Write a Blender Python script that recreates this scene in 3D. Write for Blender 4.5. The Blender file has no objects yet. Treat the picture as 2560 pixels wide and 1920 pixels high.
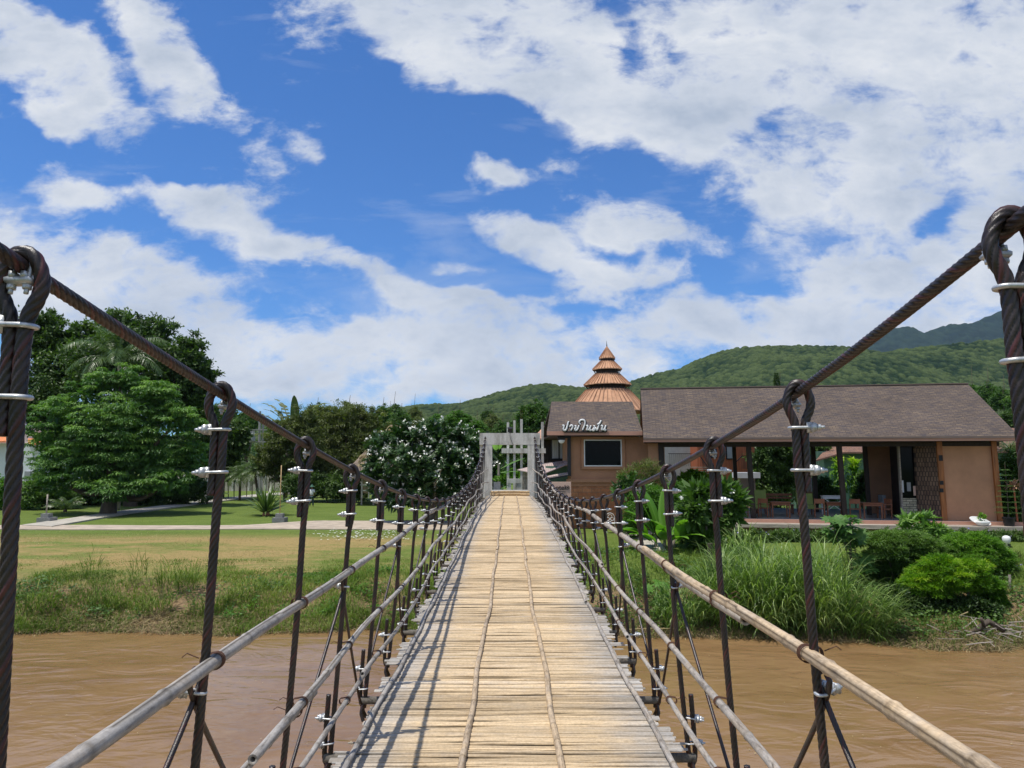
import bpy, math, random
import numpy as np
from mathutils import Matrix, Vector

rng = np.random.default_rng(7)
random.seed(7)
PI = math.pi
SC = bpy.context.scene
COL = SC.collection

# ------------------------------------------------------------------ camera
CAMZ = 5.4                       # water surface is z = 0
PITCH = math.radians(6.2)
YAW = math.radians(-0.16)
F = 1800.0                       # focal length in pixels of the 2560 px wide photograph
cam = bpy.data.cameras.new('camera')
cam.sensor_width = 36.0
cam.lens = 36.0 * F / 2560.0
cam.clip_start = 0.05
cam.clip_end = 20000
camo = bpy.data.objects.new('camera', cam)
COL.objects.link(camo)
camo.location = (0, 0, CAMZ)
camo.rotation_euler = (PI / 2 + PITCH, 0, YAW)
SC.camera = camo
RM = np.array(camo.rotation_euler.to_matrix())

# ------------------------------------------------------------------ sun
SUN_DIR = Vector((-0.27, -0.14, 1.0)).normalized()
sun = bpy.data.lights.new('sun', 'SUN')
sun.energy = 4.8
sun.angle = math.radians(0.53)
sun.color = (1.0, 0.955, 0.88)
suno = bpy.data.objects.new('sun', sun)
COL.objects.link(suno)
suno.rotation_euler = SUN_DIR.to_track_quat('Z', 'Y').to_euler()
suno.location = (0, 0, 60)
SUN_ELEV = math.asin(SUN_DIR.z)
SUN_ROT = math.atan2(SUN_DIR.x, SUN_DIR.y)

# ------------------------------------------------------------------ exposure
SC.view_settings.view_transform = 'Standard'
SC.view_settings.look = 'None'
SC.view_settings.exposure = 0.0
SC.view_settings.gamma = 1.0
SC.view_settings.use_curve_mapping = False


def ray(px, py):
    d = RM @ np.array([px - 1280.0, -(py - 960.0), -F])
    return d


def at(px, py, Y):
    """the point at distance Y in front of the camera seen at a photo pixel"""
    d = ray(px, py)
    s = Y / d[1]
    return np.array([d[0] * s, Y, CAMZ + d[2] * s])


def onz(px, py, z):
    d = ray(px, py)
    s = (z - CAMZ) / d[2]
    return np.array([d[0] * s, d[1] * s, z])


# ------------------------------------------------------------------ world
def make_world():
    w = bpy.data.worlds.new('World')
    SC.world = w
    w.use_nodes = True
    nt = w.node_tree
    N, L = nt.nodes, nt.links
    N.clear()
    out = N.new('ShaderNodeOutputWorld')
    bg = N.new('ShaderNodeBackground')
    bg.inputs['Strength'].default_value = 0.1
    L.new(bg.outputs[0], out.inputs[0])
    sky = N.new('ShaderNodeTexSky')
    sky.sky_type = 'NISHITA'
    sky.sun_disc = False
    sky.sun_elevation = SUN_ELEV
    sky.sun_rotation = SUN_ROT
    sky.altitude = 500
    sky.air_density = 1.0
    sky.dust_density = 0.4
    sky.ozone_density = 2.5
    hs = N.new('ShaderNodeMix'); hs.data_type = 'RGBA'; hs.blend_type = 'MULTIPLY'
    hs.inputs[0].default_value = 1.0
    L.new(sky.outputs[0], hs.inputs[6])
    hs.inputs[7].default_value = (0.43, 0.92, 1.50, 1)
    tc = N.new('ShaderNodeTexCoord')
    sep = N.new('ShaderNodeSeparateXYZ')
    L.new(tc.outputs['Generated'], sep.inputs[0])

    def m(op, a, b=None, c=None, clamp=False):
        n = N.new('ShaderNodeMath'); n.operation = op; n.use_clamp = clamp
        for i, q in enumerate((a, b, c)):
            if q is None: continue
            if hasattr(q, 'links'): L.new(q, n.inputs[i])
            else: n.inputs[i].default_value = q
        return n.outputs[0]
    ay = m('ABSOLUTE', sep.outputs[1])
    yy = m('MAXIMUM', ay, 0.12)
    u = m('DIVIDE', sep.outputs[0], yy)
    v = m('DIVIDE', sep.outputs[2], yy)
    cmb = N.new('ShaderNodeCombineXYZ')
    L.new(u, cmb.inputs[0]); L.new(v, cmb.inputs[1])

    def noise(vec, scale, detail, rough, dist=0.0, w3=0.0):
        n = N.new('ShaderNodeTexNoise'); n.noise_dimensions = '3D'
        n.inputs['Scale'].default_value = scale
        n.inputs['Detail'].default_value = detail
        n.inputs['Roughness'].default_value = rough
        n.inputs['Distortion'].default_value = dist
        L.new(vec, n.inputs['Vector'])
        return n.outputs[0]

    def mapping(vec, loc=(0, 0, 0), rot=0.0, sc=(1, 1, 1), typ='POINT'):
        n = N.new('ShaderNodeMapping'); n.vector_type = typ
        n.inputs['Location'].default_value = loc
        n.inputs['Rotation'].default_value = (0, 0, rot)
        n.inputs['Scale'].default_value = sc
        L.new(vec, n.inputs['Vector'])
        return n.outputs[0]
    # warp the layout a little so the cloud outlines are uneven
    wn = N.new('ShaderNodeTexNoise'); wn.inputs['Scale'].default_value = 5.0; wn.inputs['Detail'].default_value = 4.0
    L.new(cmb.outputs[0], wn.inputs['Vector'])
    vs = N.new('ShaderNodeVectorMath'); vs.operation = 'SUBTRACT'
    L.new(wn.outputs['Color'], vs.inputs[0]); vs.inputs[1].default_value = (0.5, 0.5, 0.5)
    vm = N.new('ShaderNodeVectorMath'); vm.operation = 'SCALE'
    L.new(vs.outputs[0], vm.inputs[0]); vm.inputs['Scale'].default_value = 0.16
    va = N.new('ShaderNodeVectorMath'); va.operation = 'ADD'
    L.new(cmb.outputs[0], va.inputs[0]); L.new(vm.outputs[0], va.inputs[1])
    warped = va.outputs[0]
    # px, py, rx, ry, clockwise tilt, weight (negative = gap of blue)
    blobs = [
        (1180, 80, 560, 130, 22, 1.1), (1500, 240, 300, 120, 15, .9), (1380, 60, 330, 130, 10, .8),
        (1900, 110, 520, 240, 0, 1.0), (2350, 150, 500, 330, 0, 1.1), (2150, 430, 500, 250, 10, 1.1),
        (2420, 560, 300, 130, 0, .8), (2250, 720, 420, 130, -8, 1.0), (2480, 700, 300, 160, 0, .8),
        (385, 95, 250, 85, 42, 1.1), (120, 170, 300, 100, 32, 1.1), (0, 100, 150, 80, 40, .7),
        (130, 285, 110, 50, 40, .6), (10, 20, 90, 50, 0, .7),
        (200, 460, 220, 70, 15, .85), (480, 470, 200, 45, 8, .7), (600, 570, 260, 90, 28, .95),
        (650, 420, 200, 90, 30, .42), (500, 260, 170, 50, 10, .35), (765, 355, 80, 36, 10, .6),
        (100, 650, 480, 150, 14, 1.15), (380, 800, 600, 170, 16, .95), (900, 900, 650, 110, 4, .72), (300, 930, 500, 100, 0, .55), (1050, 990, 400, 40, 0, .5),
        (1030, 745, 420, 62, 20, .85), (1180, 800, 320, 80, 8, .85),
        (1230, 452, 120, 46, 0, .95), (1370, 402, 70, 38, 0, .6), (1320, 590, 260, 62, 22, 1.0),
        (1560, 540, 160, 85, 5, 1.0), (1640, 590, 260, 60, 8, .5), (1580, 690, 240, 62, -3, .9),
        (1140, 670, 120, 22, 4, .4), (1430, 900, 260, 100, -20, 1.0), (1270, 940, 300, 60, 0, .9),
        (1850, 800, 330, 80, -4, 1.05), (2150, 840, 400, 60, 0, .9), (1640, 900, 120, 50, 0, .5),
        (1560, 75, 80, 110, 0, -.55), (1900, 320, 110, 75, 15, -.6), (2325, 565, 120, 44, -14, -.75), (2050, 340, 90, 40, 20, -.3), (1480, 20, 90, 50, 0, -.4), (2200, 250, 120, 40, 10, -.22),
        (1690, 60, 60, 60, 0, -.4), (1200, 340, 200, 100, 0, -.5), (1790, 690, 120, 50, 0, -.5),
        (850, 560, 200, 100, 0, -.3), (1000, 500, 260, 170, 0, -.4), (1250, 920, 120, 14, 0, -.4),
        (1720, 330, 120, 80, 0, .35), (1500, 930, 260, 60, 0, .7), (1290, 900, 200, 60, -10, .7), (2000, 890, 420, 60, 0, .7), (1000, 860, 300, 60, 0, .5), (1500, 760, 300, 30, 0, .4),
    ]
    tot = None
    for (px, py, rx, ry, tilt, wt) in blobs:
        d = ray(px, py)
        uu, vv = d[0] / d[1], d[2] / d[1]
        k = (1.0 / F) * math.sqrt(1 + vv * vv)
        mp = mapping(warped, (uu, vv, 0), math.radians(-tilt), (rx * k, ry * k * math.sqrt(1 + vv * vv), 1), 'TEXTURE')
        ln = N.new('ShaderNodeVectorMath'); ln.operation = 'LENGTH'
        L.new(mp, ln.inputs[0])
        mr = N.new('ShaderNodeMapRange'); mr.interpolation_type = 'SMOOTHSTEP'
        L.new(ln.outputs['Value'], mr.inputs[0])
        mr.inputs[1].default_value = 0.15; mr.inputs[2].default_value = 1.15
        mr.inputs[3].default_value = wt; mr.inputs[4].default_value = 0.0
        if wt > 0 and tot is not None:
            # soft union keeps overlapping clouds from summing to a slab
            t2 = m('ADD', tot, mr.outputs[0])
            tot = m('MINIMUM', t2, .90)
        else:
            tot = mr.outputs[0] if tot is None else m('ADD', tot, mr.outputs[0])
    front = m('GREATER_THAN', sep.outputs[1], 0.0)
    gen = noise(mapping(cmb.outputs[0], (3, 1, 0), 0, (1, 1.6, 1)), 1.6, 3, .5)
    back = m('MULTIPLY', m('SUBTRACT', 1.0, front), m('MULTIPLY_ADD', gen, 3.0, -.9))
    tot = m('ADD', m('MULTIPLY', tot, front), back)
    st = mapping(cmb.outputs[0], (0, 0, 0), math.radians(-14), (1.0, 1.5, 1))
    n1 = noise(st, 7.0, 12, .66, .25)
    n2 = noise(mapping(cmb.outputs[0], (5, 2, 0), math.radians(-20), (1.0, 1.9, 1)), 19.0, 7, .62, .4)
    nz = m('ADD', m('MULTIPLY', m('SUBTRACT', n1, .5), 2.3), m('MULTIPLY', m('SUBTRACT', n2, .5), 1.0))
    dens = m('ADD', m('MULTIPLY', tot, .95), nz)
    mr = N.new('ShaderNodeMapRange'); mr.interpolation_type = 'SMOOTHSTEP'
    L.new(dens, mr.inputs[0])
    mr.inputs[1].default_value = 0.14; mr.inputs[2].default_value = 0.88
    alpha = mr.outputs[0]
    # thin streaky veil, thicker towards the horizon
    vn = noise(mapping(cmb.outputs[0], (2, 4, 0), math.radians(-17), (1.0, 3.4, 1)), 3.4, 8, .62, .5)
    lowv = N.new('ShaderNodeMapRange'); L.new(v, lowv.inputs[0])
    lowv.inputs[1].default_value = 0.62; lowv.inputs[2].default_value = 0.04
    lowv.inputs[3].default_value = -0.30; lowv.inputs[4].default_value = 0.22
    veil = m('MULTIPLY', m('ADD', m('MULTIPLY', m('SUBTRACT', vn, .50), 2.6), lowv.outputs[0]), .80, clamp=True)
    veil = m('MULTIPLY', veil, .66)
    alpha = m('SUBTRACT', 1.0, m('MULTIPLY', m('SUBTRACT', 1.0, alpha), m('SUBTRACT', 1.0, veil)))
    # below the horizon no clouds
    up = N.new('ShaderNodeMapRange'); L.new(sep.outputs[2], up.inputs[0])
    up.inputs[1].default_value = -0.02; up.inputs[2].default_value = 0.02
    alpha = m('MULTIPLY', alpha, up.outputs[0])
    # brightness: grey thick bellies, bright ragged tops
    puffy = noise(mapping(cmb.outputs[0], (1, 7, 0), 0, (1, 1.9, 1)), 4.6, 7, .55, .3)
    thick = N.new('ShaderNodeMapRange'); L.new(dens, thick.inputs[0])
    thick.inputs[1].default_value = 0.55; thick.inputs[2].default_value = 1.25
    thick.inputs[3].default_value = 0.22; thick.inputs[4].default_value = 0.62
    gsum = m('ADD', thick.outputs[0], m('MULTIPLY', m('SUBTRACT', puffy, .5), 2.0), clamp=True)
    cr = N.new('ShaderNodeValToRGB')
    cr.color_ramp.elements[0].position = 0.0
    cr.color_ramp.elements[0].color = (.84, .86, .89, 1)
    cr.color_ramp.elements[1].position = 1.0
    cr.color_ramp.elements[1].color = (.40, .475, .60, 1)
    e = cr.color_ramp.elements.new(0.45); e.color = (.64, .69, .775, 1)
    L.new(gsum, cr.inputs[0])
    sc = N.new('ShaderNodeVectorMath'); sc.operation = 'SCALE'
    L.new(cr.outputs[0], sc.inputs[0]); sc.inputs['Scale'].default_value = 10.0
    # large bright tops near the horizon
    mx = N.new('ShaderNodeMix'); mx.data_type = 'RGBA'
    L.new(alpha, mx.inputs[0])
    L.new(hs.outputs[2], mx.inputs[6])
    L.new(sc.outputs[0], mx.inputs[7])
    L.new(mx.outputs[2], bg.inputs['Color'])
    w.cycles.sampling_method = 'MANUAL'
    w.cycles.sample_map_resolution = 512


make_world()


# ------------------------------------------------------------------ object helpers
ROOTS = {}


def tag(o, label=None, cat=None, group=None, kind=None):
    if label: o['label'] = label
    if cat: o['category'] = cat
    if group: o['group'] = group
    if kind: o['kind'] = kind
    return o


def thing(name, label, cat, loc=(0, 0, 0), rz=0.0, group=None):
    o = bpy.data.objects.new(name, None)
    o.empty_display_size = 0.2
    COL.objects.link(o)
    o.location = [float(c) for c in loc]
    o.rotation_euler = (0, 0, rz)
    tag(o, label, cat, group)
    ROOTS[o.name] = (np.array(loc, float), rz)
    return o


def to_local(V, root):
    if root is None or root.name not in ROOTS: return V
    loc, rz = ROOTS[root.name]
    V = V - loc
    if rz:
        c, s = math.cos(-rz), math.sin(-rz)
        V = np.stack([V[:, 0] * c - V[:, 1] * s, V[:, 0] * s + V[:, 1] * c, V[:, 2]], 1)
    return V


def raw_mesh(name, V, faces, mat, tone=None, mixv=None, smooth=False):
    """V (n,3); faces: list of arrays each (k,m) giving k faces of m corners"""
    me = bpy.data.meshes.new(name)
    V = np.asarray(V, np.float32)
    if not isinstance(faces, list): faces = [faces]
    faces = [np.asarray(f, np.int32) for f in faces if len(f)]
    loops = np.concatenate([f.ravel() for f in faces])
    tot = np.concatenate([np.full(len(f), f.shape[1], np.int32) for f in faces])
    start = np.concatenate([[0], np.cumsum(tot)[:-1]]).astype(np.int32)
    me.vertices.add(len(V)); me.vertices.foreach_set('co', V.ravel())
    me.loops.add(len(loops)); me.loops.foreach_set('vertex_index', loops)
    me.polygons.add(len(tot)); me.polygons.foreach_set('loop_start', start)
    me.polygons.foreach_set('loop_total', tot)
    me.polygons.foreach_set('use_smooth', np.full(len(tot), bool(smooth)))
    me.update(calc_edges=True)
    if tone is not None:
        a = me.attributes.new('tone', 'FLOAT', 'POINT'); a.data.foreach_set('value', np.asarray(tone, np.float32))
    if mixv is not None:
        a = me.attributes.new('mixv', 'FLOAT', 'POINT'); a.data.foreach_set('value', np.asarray(mixv, np.float32))
    if mat: me.materials.append(mat)
    return me


def link(name, me, parent=None, root=None):
    o = bpy.data.objects.new(name, me)
    COL.objects.link(o)
    if parent is not None: o.parent = parent
    if root is not None: ROOTS[o.name] = ROOTS[root.name]
    elif parent is not None and parent.name in ROOTS: ROOTS[o.name] = ROOTS[parent.name]
    return o


def mk(name, V, faces, mat, parent=None, tone=None, mixv=None, smooth=False, local=False):
    V = np.asarray(V, float)
    if not local: V = to_local(V, parent)
    return link(name, raw_mesh(name, V, faces, mat, tone, mixv, smooth), parent)


class MB:
    """collects shapes, then links them as ONE mesh object"""
    def __init__(s):
        s.V, s.Q, s.T, s.n, s.t, s.mx = [], [], [], 0, [], []

    def add(s, V, quads=None, tris=None, tone=0.5, mixv=0.0):
        V = np.asarray(V, float)
        s.V.append(V)
        if quads is not None and len(quads): s.Q.append(np.asarray(quads, int) + s.n)
        if tris is not None and len(tris): s.T.append(np.asarray(tris, int) + s.n)
        s.t.append(np.full(len(V), tone) if np.isscalar(tone) else np.asarray(tone))
        s.mx.append(np.full(len(V), mixv) if np.isscalar(mixv) else np.asarray(mixv))
        s.n += len(V)
        return s

    def box(s, c, size, rz=0.0, rx=0.0, ry=0.0, tone=0.5, taper=1.0):
        hx, hy, hz = [q / 2 for q in size]
        P = np.array([[x * (taper if z > 0 else 1), y * (taper if z > 0 else 1), z] for x in (-hx, hx) for y in (-hy, hy) for z in (-hz, hz)])
        if rz or rx or ry:
            R = np.array(Matrix.Rotation(rz, 3, 'Z') @ Matrix.Rotation(ry, 3, 'Y') @ Matrix.Rotation(rx, 3, 'X'))
            P = P @ R.T
        P = P + np.array(c)
        return s.add(P, [(0, 1, 3, 2), (4, 6, 7, 5), (0, 4, 5, 1), (2, 3, 7, 6), (0, 2, 6, 4), (1, 5, 7, 3)], tone=tone)

    def bx(s, x0, x1, y0, y1, z0, z1, tone=0.5):
        return s.box(((x0 + x1) / 2, (y0 + y1) / 2, (z0 + z1) / 2), (x1 - x0, y1 - y0, z1 - z0), tone=tone)

    def bar(s, a, b, w, h=None, tone=0.5):
        """square bar from a to b"""
        a = np.array(a, float); b = np.array(b, float); h = h or w
        d = b - a; d /= np.linalg.norm(d)
        up = np.array([0, 0, 1.0]) if abs(d[2]) < .9 else np.array([0, 1.0, 0])
        x = np.cross(d, up); x /= np.linalg.norm(x); z = np.cross(x, d)
        P = []
        for p in (a, b):
            for sx, sz in ((-1, -1), (1, -1), (1, 1), (-1, 1)):
                P.append(p + x * sx * w / 2 + z * sz * h / 2)
        return s.add(P, [(0, 1, 2, 3), (7, 6, 5, 4), (0, 4, 5, 1), (1, 5, 6, 2), (2, 6, 7, 3), (3, 7, 4, 0)], tone=tone)

    def tube(s, pts, r, n=8, tone=0.5, caps=True):
        V, Q, T = tube_data(pts, r, n, caps)
        return s.add(V, Q, T, tone=tone)

    def lathe(s, c, prof, n=16, tone=0.5):
        c = np.array(c, float)
        a = np.linspace(0, 2 * PI, n, endpoint=False)
        V = []
        for r, z in prof:
            V += [c + np.array([r * math.cos(t), r * math.sin(t), z]) for t in a]
        Q = [(i * n + j, i * n + (j + 1) % n, (i + 1) * n + (j + 1) % n, (i + 1) * n + j) for i in range(len(prof) - 1) for j in range(n)]
        return s.add(V, Q, tone=tone)

    def build(s, name, mat, parent=None, smooth=False, local=False):
        V = np.concatenate(s.V)
        f = []
        if s.Q: f.append(np.concatenate(s.Q))
        if s.T: f.append(np.concatenate(s.T))
        return mk(name, V, f, mat, parent, np.concatenate(s.t), np.concatenate(s.mx), smooth, local)


def frames(P):
    P = np.asarray(P, float)
    T = np.gradient(P, axis=0)
    T /= np.linalg.norm(T, axis=1)[:, None] + 1e-12
    up = np.array([0, 0, 1.0]) if abs(T[0][2]) < .9 else np.array([0, 1.0, 0])
    x = np.cross(T[0], up); x /= np.linalg.norm(x)
    X = [x]
    for i in range(1, len(P)):
        x = X[-1] - T[i] * np.dot(X[-1], T[i])
        x /= np.linalg.norm(x) + 1e-12
        X.append(x)
    X = np.array(X)
    return T, X, np.cross(T, X)


def tube_data(P, r, n=8, caps=True):
    P = np.asarray(P, float)
    T, X, Y = frames(P)
    r = np.broadcast_to(np.asarray(r, float), (len(P),))
    a = np.linspace(0, 2 * PI, n, endpoint=False)
    V = P[:, None, :] + r[:, None, None] * (np.cos(a)[None, :, None] * X[:, None, :] + np.sin(a)[None, :, None] * Y[:, None, :])
    V = V.reshape(-1, 3)
    i = np.arange(len(P) - 1)[:, None] * n
    j = np.arange(n)[None, :]
    k = (j + 1) % n
    Q = np.stack([i + j, i + k, i + n + k, i + n + j], -1).reshape(-1, 4)
    Tt = []
    if caps:
        V = np.concatenate([V, P[:1], P[-1:]])
        c0, c1 = len(V) - 2, len(V) - 1
        b = (len(P) - 1) * n
        Tt = [(c0, (q + 1) % n, q) for q in range(n)] + [(c1, b + q, b + (q + 1) % n) for q in range(n)]
    return V, Q, Tt


def resample(P, ds):
    P = np.asarray(P, float)
    d = np.concatenate([[0], np.cumsum(np.linalg.norm(np.diff(P, axis=0), axis=1))])
    n = max(2, int(round(d[-1] / ds)) + 1)
    s = np.linspace(0, d[-1], n)
    return np.stack([np.interp(s, d, P[:, k]) for k in range(3)], 1), s


def smooth_path(P, ds, it=2):
    """Catmull-Rom through P, resampled"""
    P = np.asarray(P, float)
    Q = np.concatenate([[2 * P[0] - P[1]], P, [2 * P[-1] - P[-2]]])
    out = []
    for i in range(1, len(Q) - 2):
        p0, p1, p2, p3 = Q[i - 1], Q[i], Q[i + 1], Q[i + 2]
        for t in np.linspace(0, 1, 12, endpoint=False):
            out.append(.5 * ((2 * p1) + (-p0 + p2) * t + (2 * p0 - 5 * p1 + 4 * p2 - p3) * t * t + (-p0 + 3 * p1 - 3 * p2 + p3) * t ** 3))
    out.append(P[-1])
    return resample(out, ds)


def rope_data(path, R, lay=0.16, strands=6, sides=24, per=12, phase=0.0):
    """a laid wire rope: its strands stand out as twisted lobes"""
    P, s = resample(path, lay / per)
    T, X, Y = frames(P)
    th = np.linspace(0, 2 * PI, sides, endpoint=False)
    phi = 2 * PI * s / lay + phase
    loc = (th[None, :] - phi[:, None]) * strands / (2 * PI)
    fr = loc - np.floor(loc) - .5
    r = R * (0.62 + 0.44 * np.sqrt(np.clip(1 - (fr * 2) ** 2, 0, 1)))
    idx = np.mod(np.floor(loc), strands)
    tone = np.where(idx == 0, .95, .42 + .07 * idx) * (0.15 + .85 * np.sqrt(np.clip(1 - (fr * 2) ** 4, 0, 1)))  # grooves between strands shaded darker in the tone
    V = P[:, None, :] + r[:, :, None] * (np.cos(th)[None, :, None] * X[:, None, :] + np.sin(th)[None, :, None] * Y[:, None, :])
    n = sides
    i = np.arange(len(P) - 1)[:, None] * n
    j = np.arange(n)[None, :]
    k = (j + 1) % n
    Q = np.stack([i + j, i + k, i + n + k, i + n + j], -1).reshape(-1, 4)
    V = V.reshape(-1, 3)
    V = np.concatenate([V, P[:1], P[-1:]])
    c0, c1 = len(V) - 2, len(V) - 1
    b = (len(P) - 1) * n
    Tt = [(c0, (q + 1) % n, q) for q in range(n)] + [(c1, b + q, b + (q + 1) % n) for q in range(n)]
    return V, Q, Tt, np.concatenate([tone.ravel(), [.3, .3]])


# ------------------------------------------------------------------ materials
def newmat(name):
    m = bpy.data.materials.new(name); m.use_nodes = True
    nt = m.node_tree
    b = nt.nodes['Principled BSDF']
    return m, nt, b


def ramp(nt, src, stops):
    r = nt.nodes.new('ShaderNodeValToRGB')
    el = r.color_ramp.elements
    while len(el) < len(stops): el.new(.5)
    for e, (p, c) in zip(el, stops):
        e.position = p; e.color = (c[0], c[1], c[2], 1)
    nt.links.new(src, r.inputs[0])
    return r.outputs[0]


def nnoise(nt, scale, detail=4, rough=.55, vec=None, dist=0.0, sc=None, coord='Object', rot=None):
    n = nt.nodes.new('ShaderNodeTexNoise')
    n.inputs['Scale'].default_value = scale
    n.inputs['Detail'].default_value = detail
    n.inputs['Roughness'].default_value = rough
    n.inputs['Distortion'].default_value = dist
    if vec is None:
        tc = nt.nodes.new('ShaderNodeTexCoord'); vec = tc.outputs[coord]
    if sc is not None or rot is not None:
        mp = nt.nodes.new('ShaderNodeMapping')
        if sc is not None: mp.inputs['Scale'].default_value = sc
        if rot is not None: mp.inputs['Rotation'].default_value = rot
        nt.links.new(vec, mp.inputs[0]); vec = mp.outputs[0]
    nt.links.new(vec, n.inputs['Vector'])
    return n.outputs[0]


def attr(nt, name):
    a = nt.nodes.new('ShaderNodeAttribute'); a.attribute_name = name
    return a.outputs['Fac']


def mixc(nt, fac, a, b, mode='MIX'):
    m = nt.nodes.new('ShaderNodeMix'); m.data_type = 'RGBA'; m.blend_type = mode
    for s, q in ((m.inputs[0], fac), (m.inputs[6], a), (m.inputs[7], b)):
        if hasattr(q, 'links'): nt.links.new(q, s)
        elif isinstance(q, (tuple, list)): s.default_value = (q[0], q[1], q[2], 1)
        else: s.default_value = q
    return m.outputs[2]


def mth(nt, op, a, b=None, clamp=False):
    n = nt.nodes.new('ShaderNodeMath'); n.operation = op; n.use_clamp = clamp
    for i, q in enumerate((a, b)):
        if q is None: continue
        if hasattr(q, 'links'): nt.links.new(q, n.inputs[i])
        else: n.inputs[i].default_value = q
    return n.outputs[0]


def bump(nt, b, h, strength=.4, dist=.02):
    n = nt.nodes.new('ShaderNodeBump')
    n.inputs['Strength'].default_value = strength
    n.inputs['Distance'].default_value = dist
    nt.links.new(h, n.inputs['Height'])
    nt.links.new(n.outputs[0], b.inputs['Normal'])


def mat_plain(name, c, rough=.7, var=.25, scale=6, bumps=.2, metal=0.0, spec=.4, sc=None, dist=.01):
    m, nt, b = newmat(name)
    n = nnoise(nt, scale, 6, .6, sc=sc)
    lo = [q * (1 - var) for q in c]; hi = [min(1, q * (1 + var)) for q in c]
    nt.links.new(ramp(nt, n, [(.3, lo), (.7, hi)]), b.inputs['Base Color'])
    b.inputs['Roughness'].default_value = rough
    b.inputs['Metallic'].default_value = metal
    b.inputs['Specular IOR Level'].default_value = spec
    if bumps: bump(nt, b, nnoise(nt, scale * 6, 6, .65, sc=sc), bumps, dist)
    return m


def mat_leaf(name, dark, mid, light, trans=.35, rough=.5, spec=.35):
    m, nt, b = newmat(name)
    c = ramp(nt, attr(nt, 'tone'), [(0.0, dark), (.5, mid), (1.0, light)])
    nt.links.new(c, b.inputs['Base Color'])
    b.inputs['Roughness'].default_value = rough
    b.inputs['Specular IOR Level'].default_value = spec
    t = nt.nodes.new('ShaderNodeBsdfTranslucent')
    tcol = mixc(nt, 1.0, c, (1.0, 1.25, .35), 'MULTIPLY')
    nt.links.new(tcol, t.inputs[0])
    mx = nt.nodes.new('ShaderNodeMixShader'); mx.inputs[0].default_value = trans
    nt.links.new(b.outputs[0], mx.inputs[1]); nt.links.new(t.outputs[0], mx.inputs[2])
    nt.links.new(mx.outputs[0], nt.nodes['Material Output'].inputs[0])
    return m


def mat_tone(name, stops, rough=.6, spec=.3, metal=0.0, bscale=0, bstr=.3, bdist=.004, sc=None, nvar=None):
    m, nt, b = newmat(name)
    c = ramp(nt, attr(nt, 'tone'), stops)
    if nvar:
        n = nnoise(nt, nvar[0], 6, .6, sc=sc)
        c = mixc(nt, 1.0, c, ramp(nt, n, [(.3, (1 - nvar[1],) * 3), (.7, (1 + nvar[1],) * 3)]), 'MULTIPLY')
    nt.links.new(c, b.inputs['Base Color'])
    b.inputs['Roughness'].default_value = rough
    b.inputs['Specular IOR Level'].default_value = spec
    b.inputs['Metallic'].default_value = metal
    if bscale: bump(nt, b, nnoise(nt, bscale, 6, .6, sc=sc), bstr, bdist)
    return m


M = {}
M['rope'] = mat_tone('wire_rope_paint', [(0, (.0015, .0012, .001)), (.2, (.004, .003, .003)), (.42, (.024, .018, .015)), (.72, (.033, .021, .018)), (.86, (.065, .018, .016))], rough=.36, spec=.5, bscale=300, bstr=.25, nvar=(9, .5))
M['zinc'] = mat_plain('galvanised_steel', (.50, .51, .51), rough=.40, var=.32, scale=45, bumps=.25, metal=.55, spec=.5, dist=.002)
M['wire'] = mat_plain('rusty_wire', (.10, .045, .025), rough=.7, var=.4, scale=80, bumps=0)


def mat_bamboo(name, grey, tan, mixdefault):
    m, nt, b = newmat(name)
    tone = attr(nt, 'tone'); mv = attr(nt, 'mixv')
    n1 = nnoise(nt, 9, 8, .65, sc=(1, 1, 1))
    n2 = nnoise(nt, 55, 5, .7)
    fac = mth(nt, 'ADD', mv, mth(nt, 'MULTIPLY', mth(nt, 'SUBTRACT', n1, .5), .9), clamp=True)
    c = mixc(nt, fac, tan, grey)
    c = mixc(nt, 1.0, c, ramp(nt, tone, [(0, (.12, .10, .08)), (.28, (.62, .60, .56)), (.6, (1, 1, 1)), (1, (1.28, 1.27, 1.24))]), 'MULTIPLY')
    c = mixc(nt, 1.0, c, ramp(nt, n2, [(.3, (.78, .77, .76)), (.62, (1.1, 1.1, 1.1))]), 'MULTIPLY')
    nt.links.new(c, b.inputs['Base Color'])
    b.inputs['Roughness'].default_value = .62
    b.inputs['Specular IOR Level'].default_value = .3
    bump(nt, b, n2, .3, .004)
    return m


M['slat'] = mat_bamboo('split_bamboo', (.41, .39, .36), (.61, .465, .285), 0)
M['pole'] = mat_bamboo('bamboo_pole', (.36, .34, .315), (.56, .39, .20), 0)


def mat_pole_fix():
    """weather stains and dark blotches, drawn out along the pole"""
    nt = M['pole'].node_tree
    b = nt.nodes['Principled BSDF']
    n = nnoise(nt, 5, 8, .75, sc=(6, .8, 6))
    n2 = nnoise(nt, 30, 6, .7, sc=(2.5, .25, 2.5))
    old = b.inputs['Base Color'].links[0].from_socket
    c = mixc(nt, 1.0, old, ramp(nt, n, [(.34, (.42, .40, .38)), (.46, (.86, .85, .84)), (.66, (1.14, 1.13, 1.10))]), 'MULTIPLY')
    c = mixc(nt, 1.0, c, ramp(nt, n2, [(.36, (.62, .60, .58)), (.5, (1, 1, 1))]), 'MULTIPLY')
    nt.links.new(c, b.inputs['Base Color'])


mat_pole_fix()


def mat_slat_fix():
    """fibres run across the bridge"""
    nt = M['slat'].node_tree
    b = nt.nodes['Principled BSDF']
    n = nnoise(nt, 6, 8, .7, sc=(1.2, 26, 1))
    old = b.inputs['Base Color'].links[0].from_socket
    c = mixc(nt, 1.0, old, ramp(nt, n, [(.36, (.70, .68, .66)), (.6, (1.08, 1.08, 1.08))]), 'MULTIPLY')
    nt.links.new(c, b.inputs['Base Color'])


mat_slat_fix()


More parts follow.
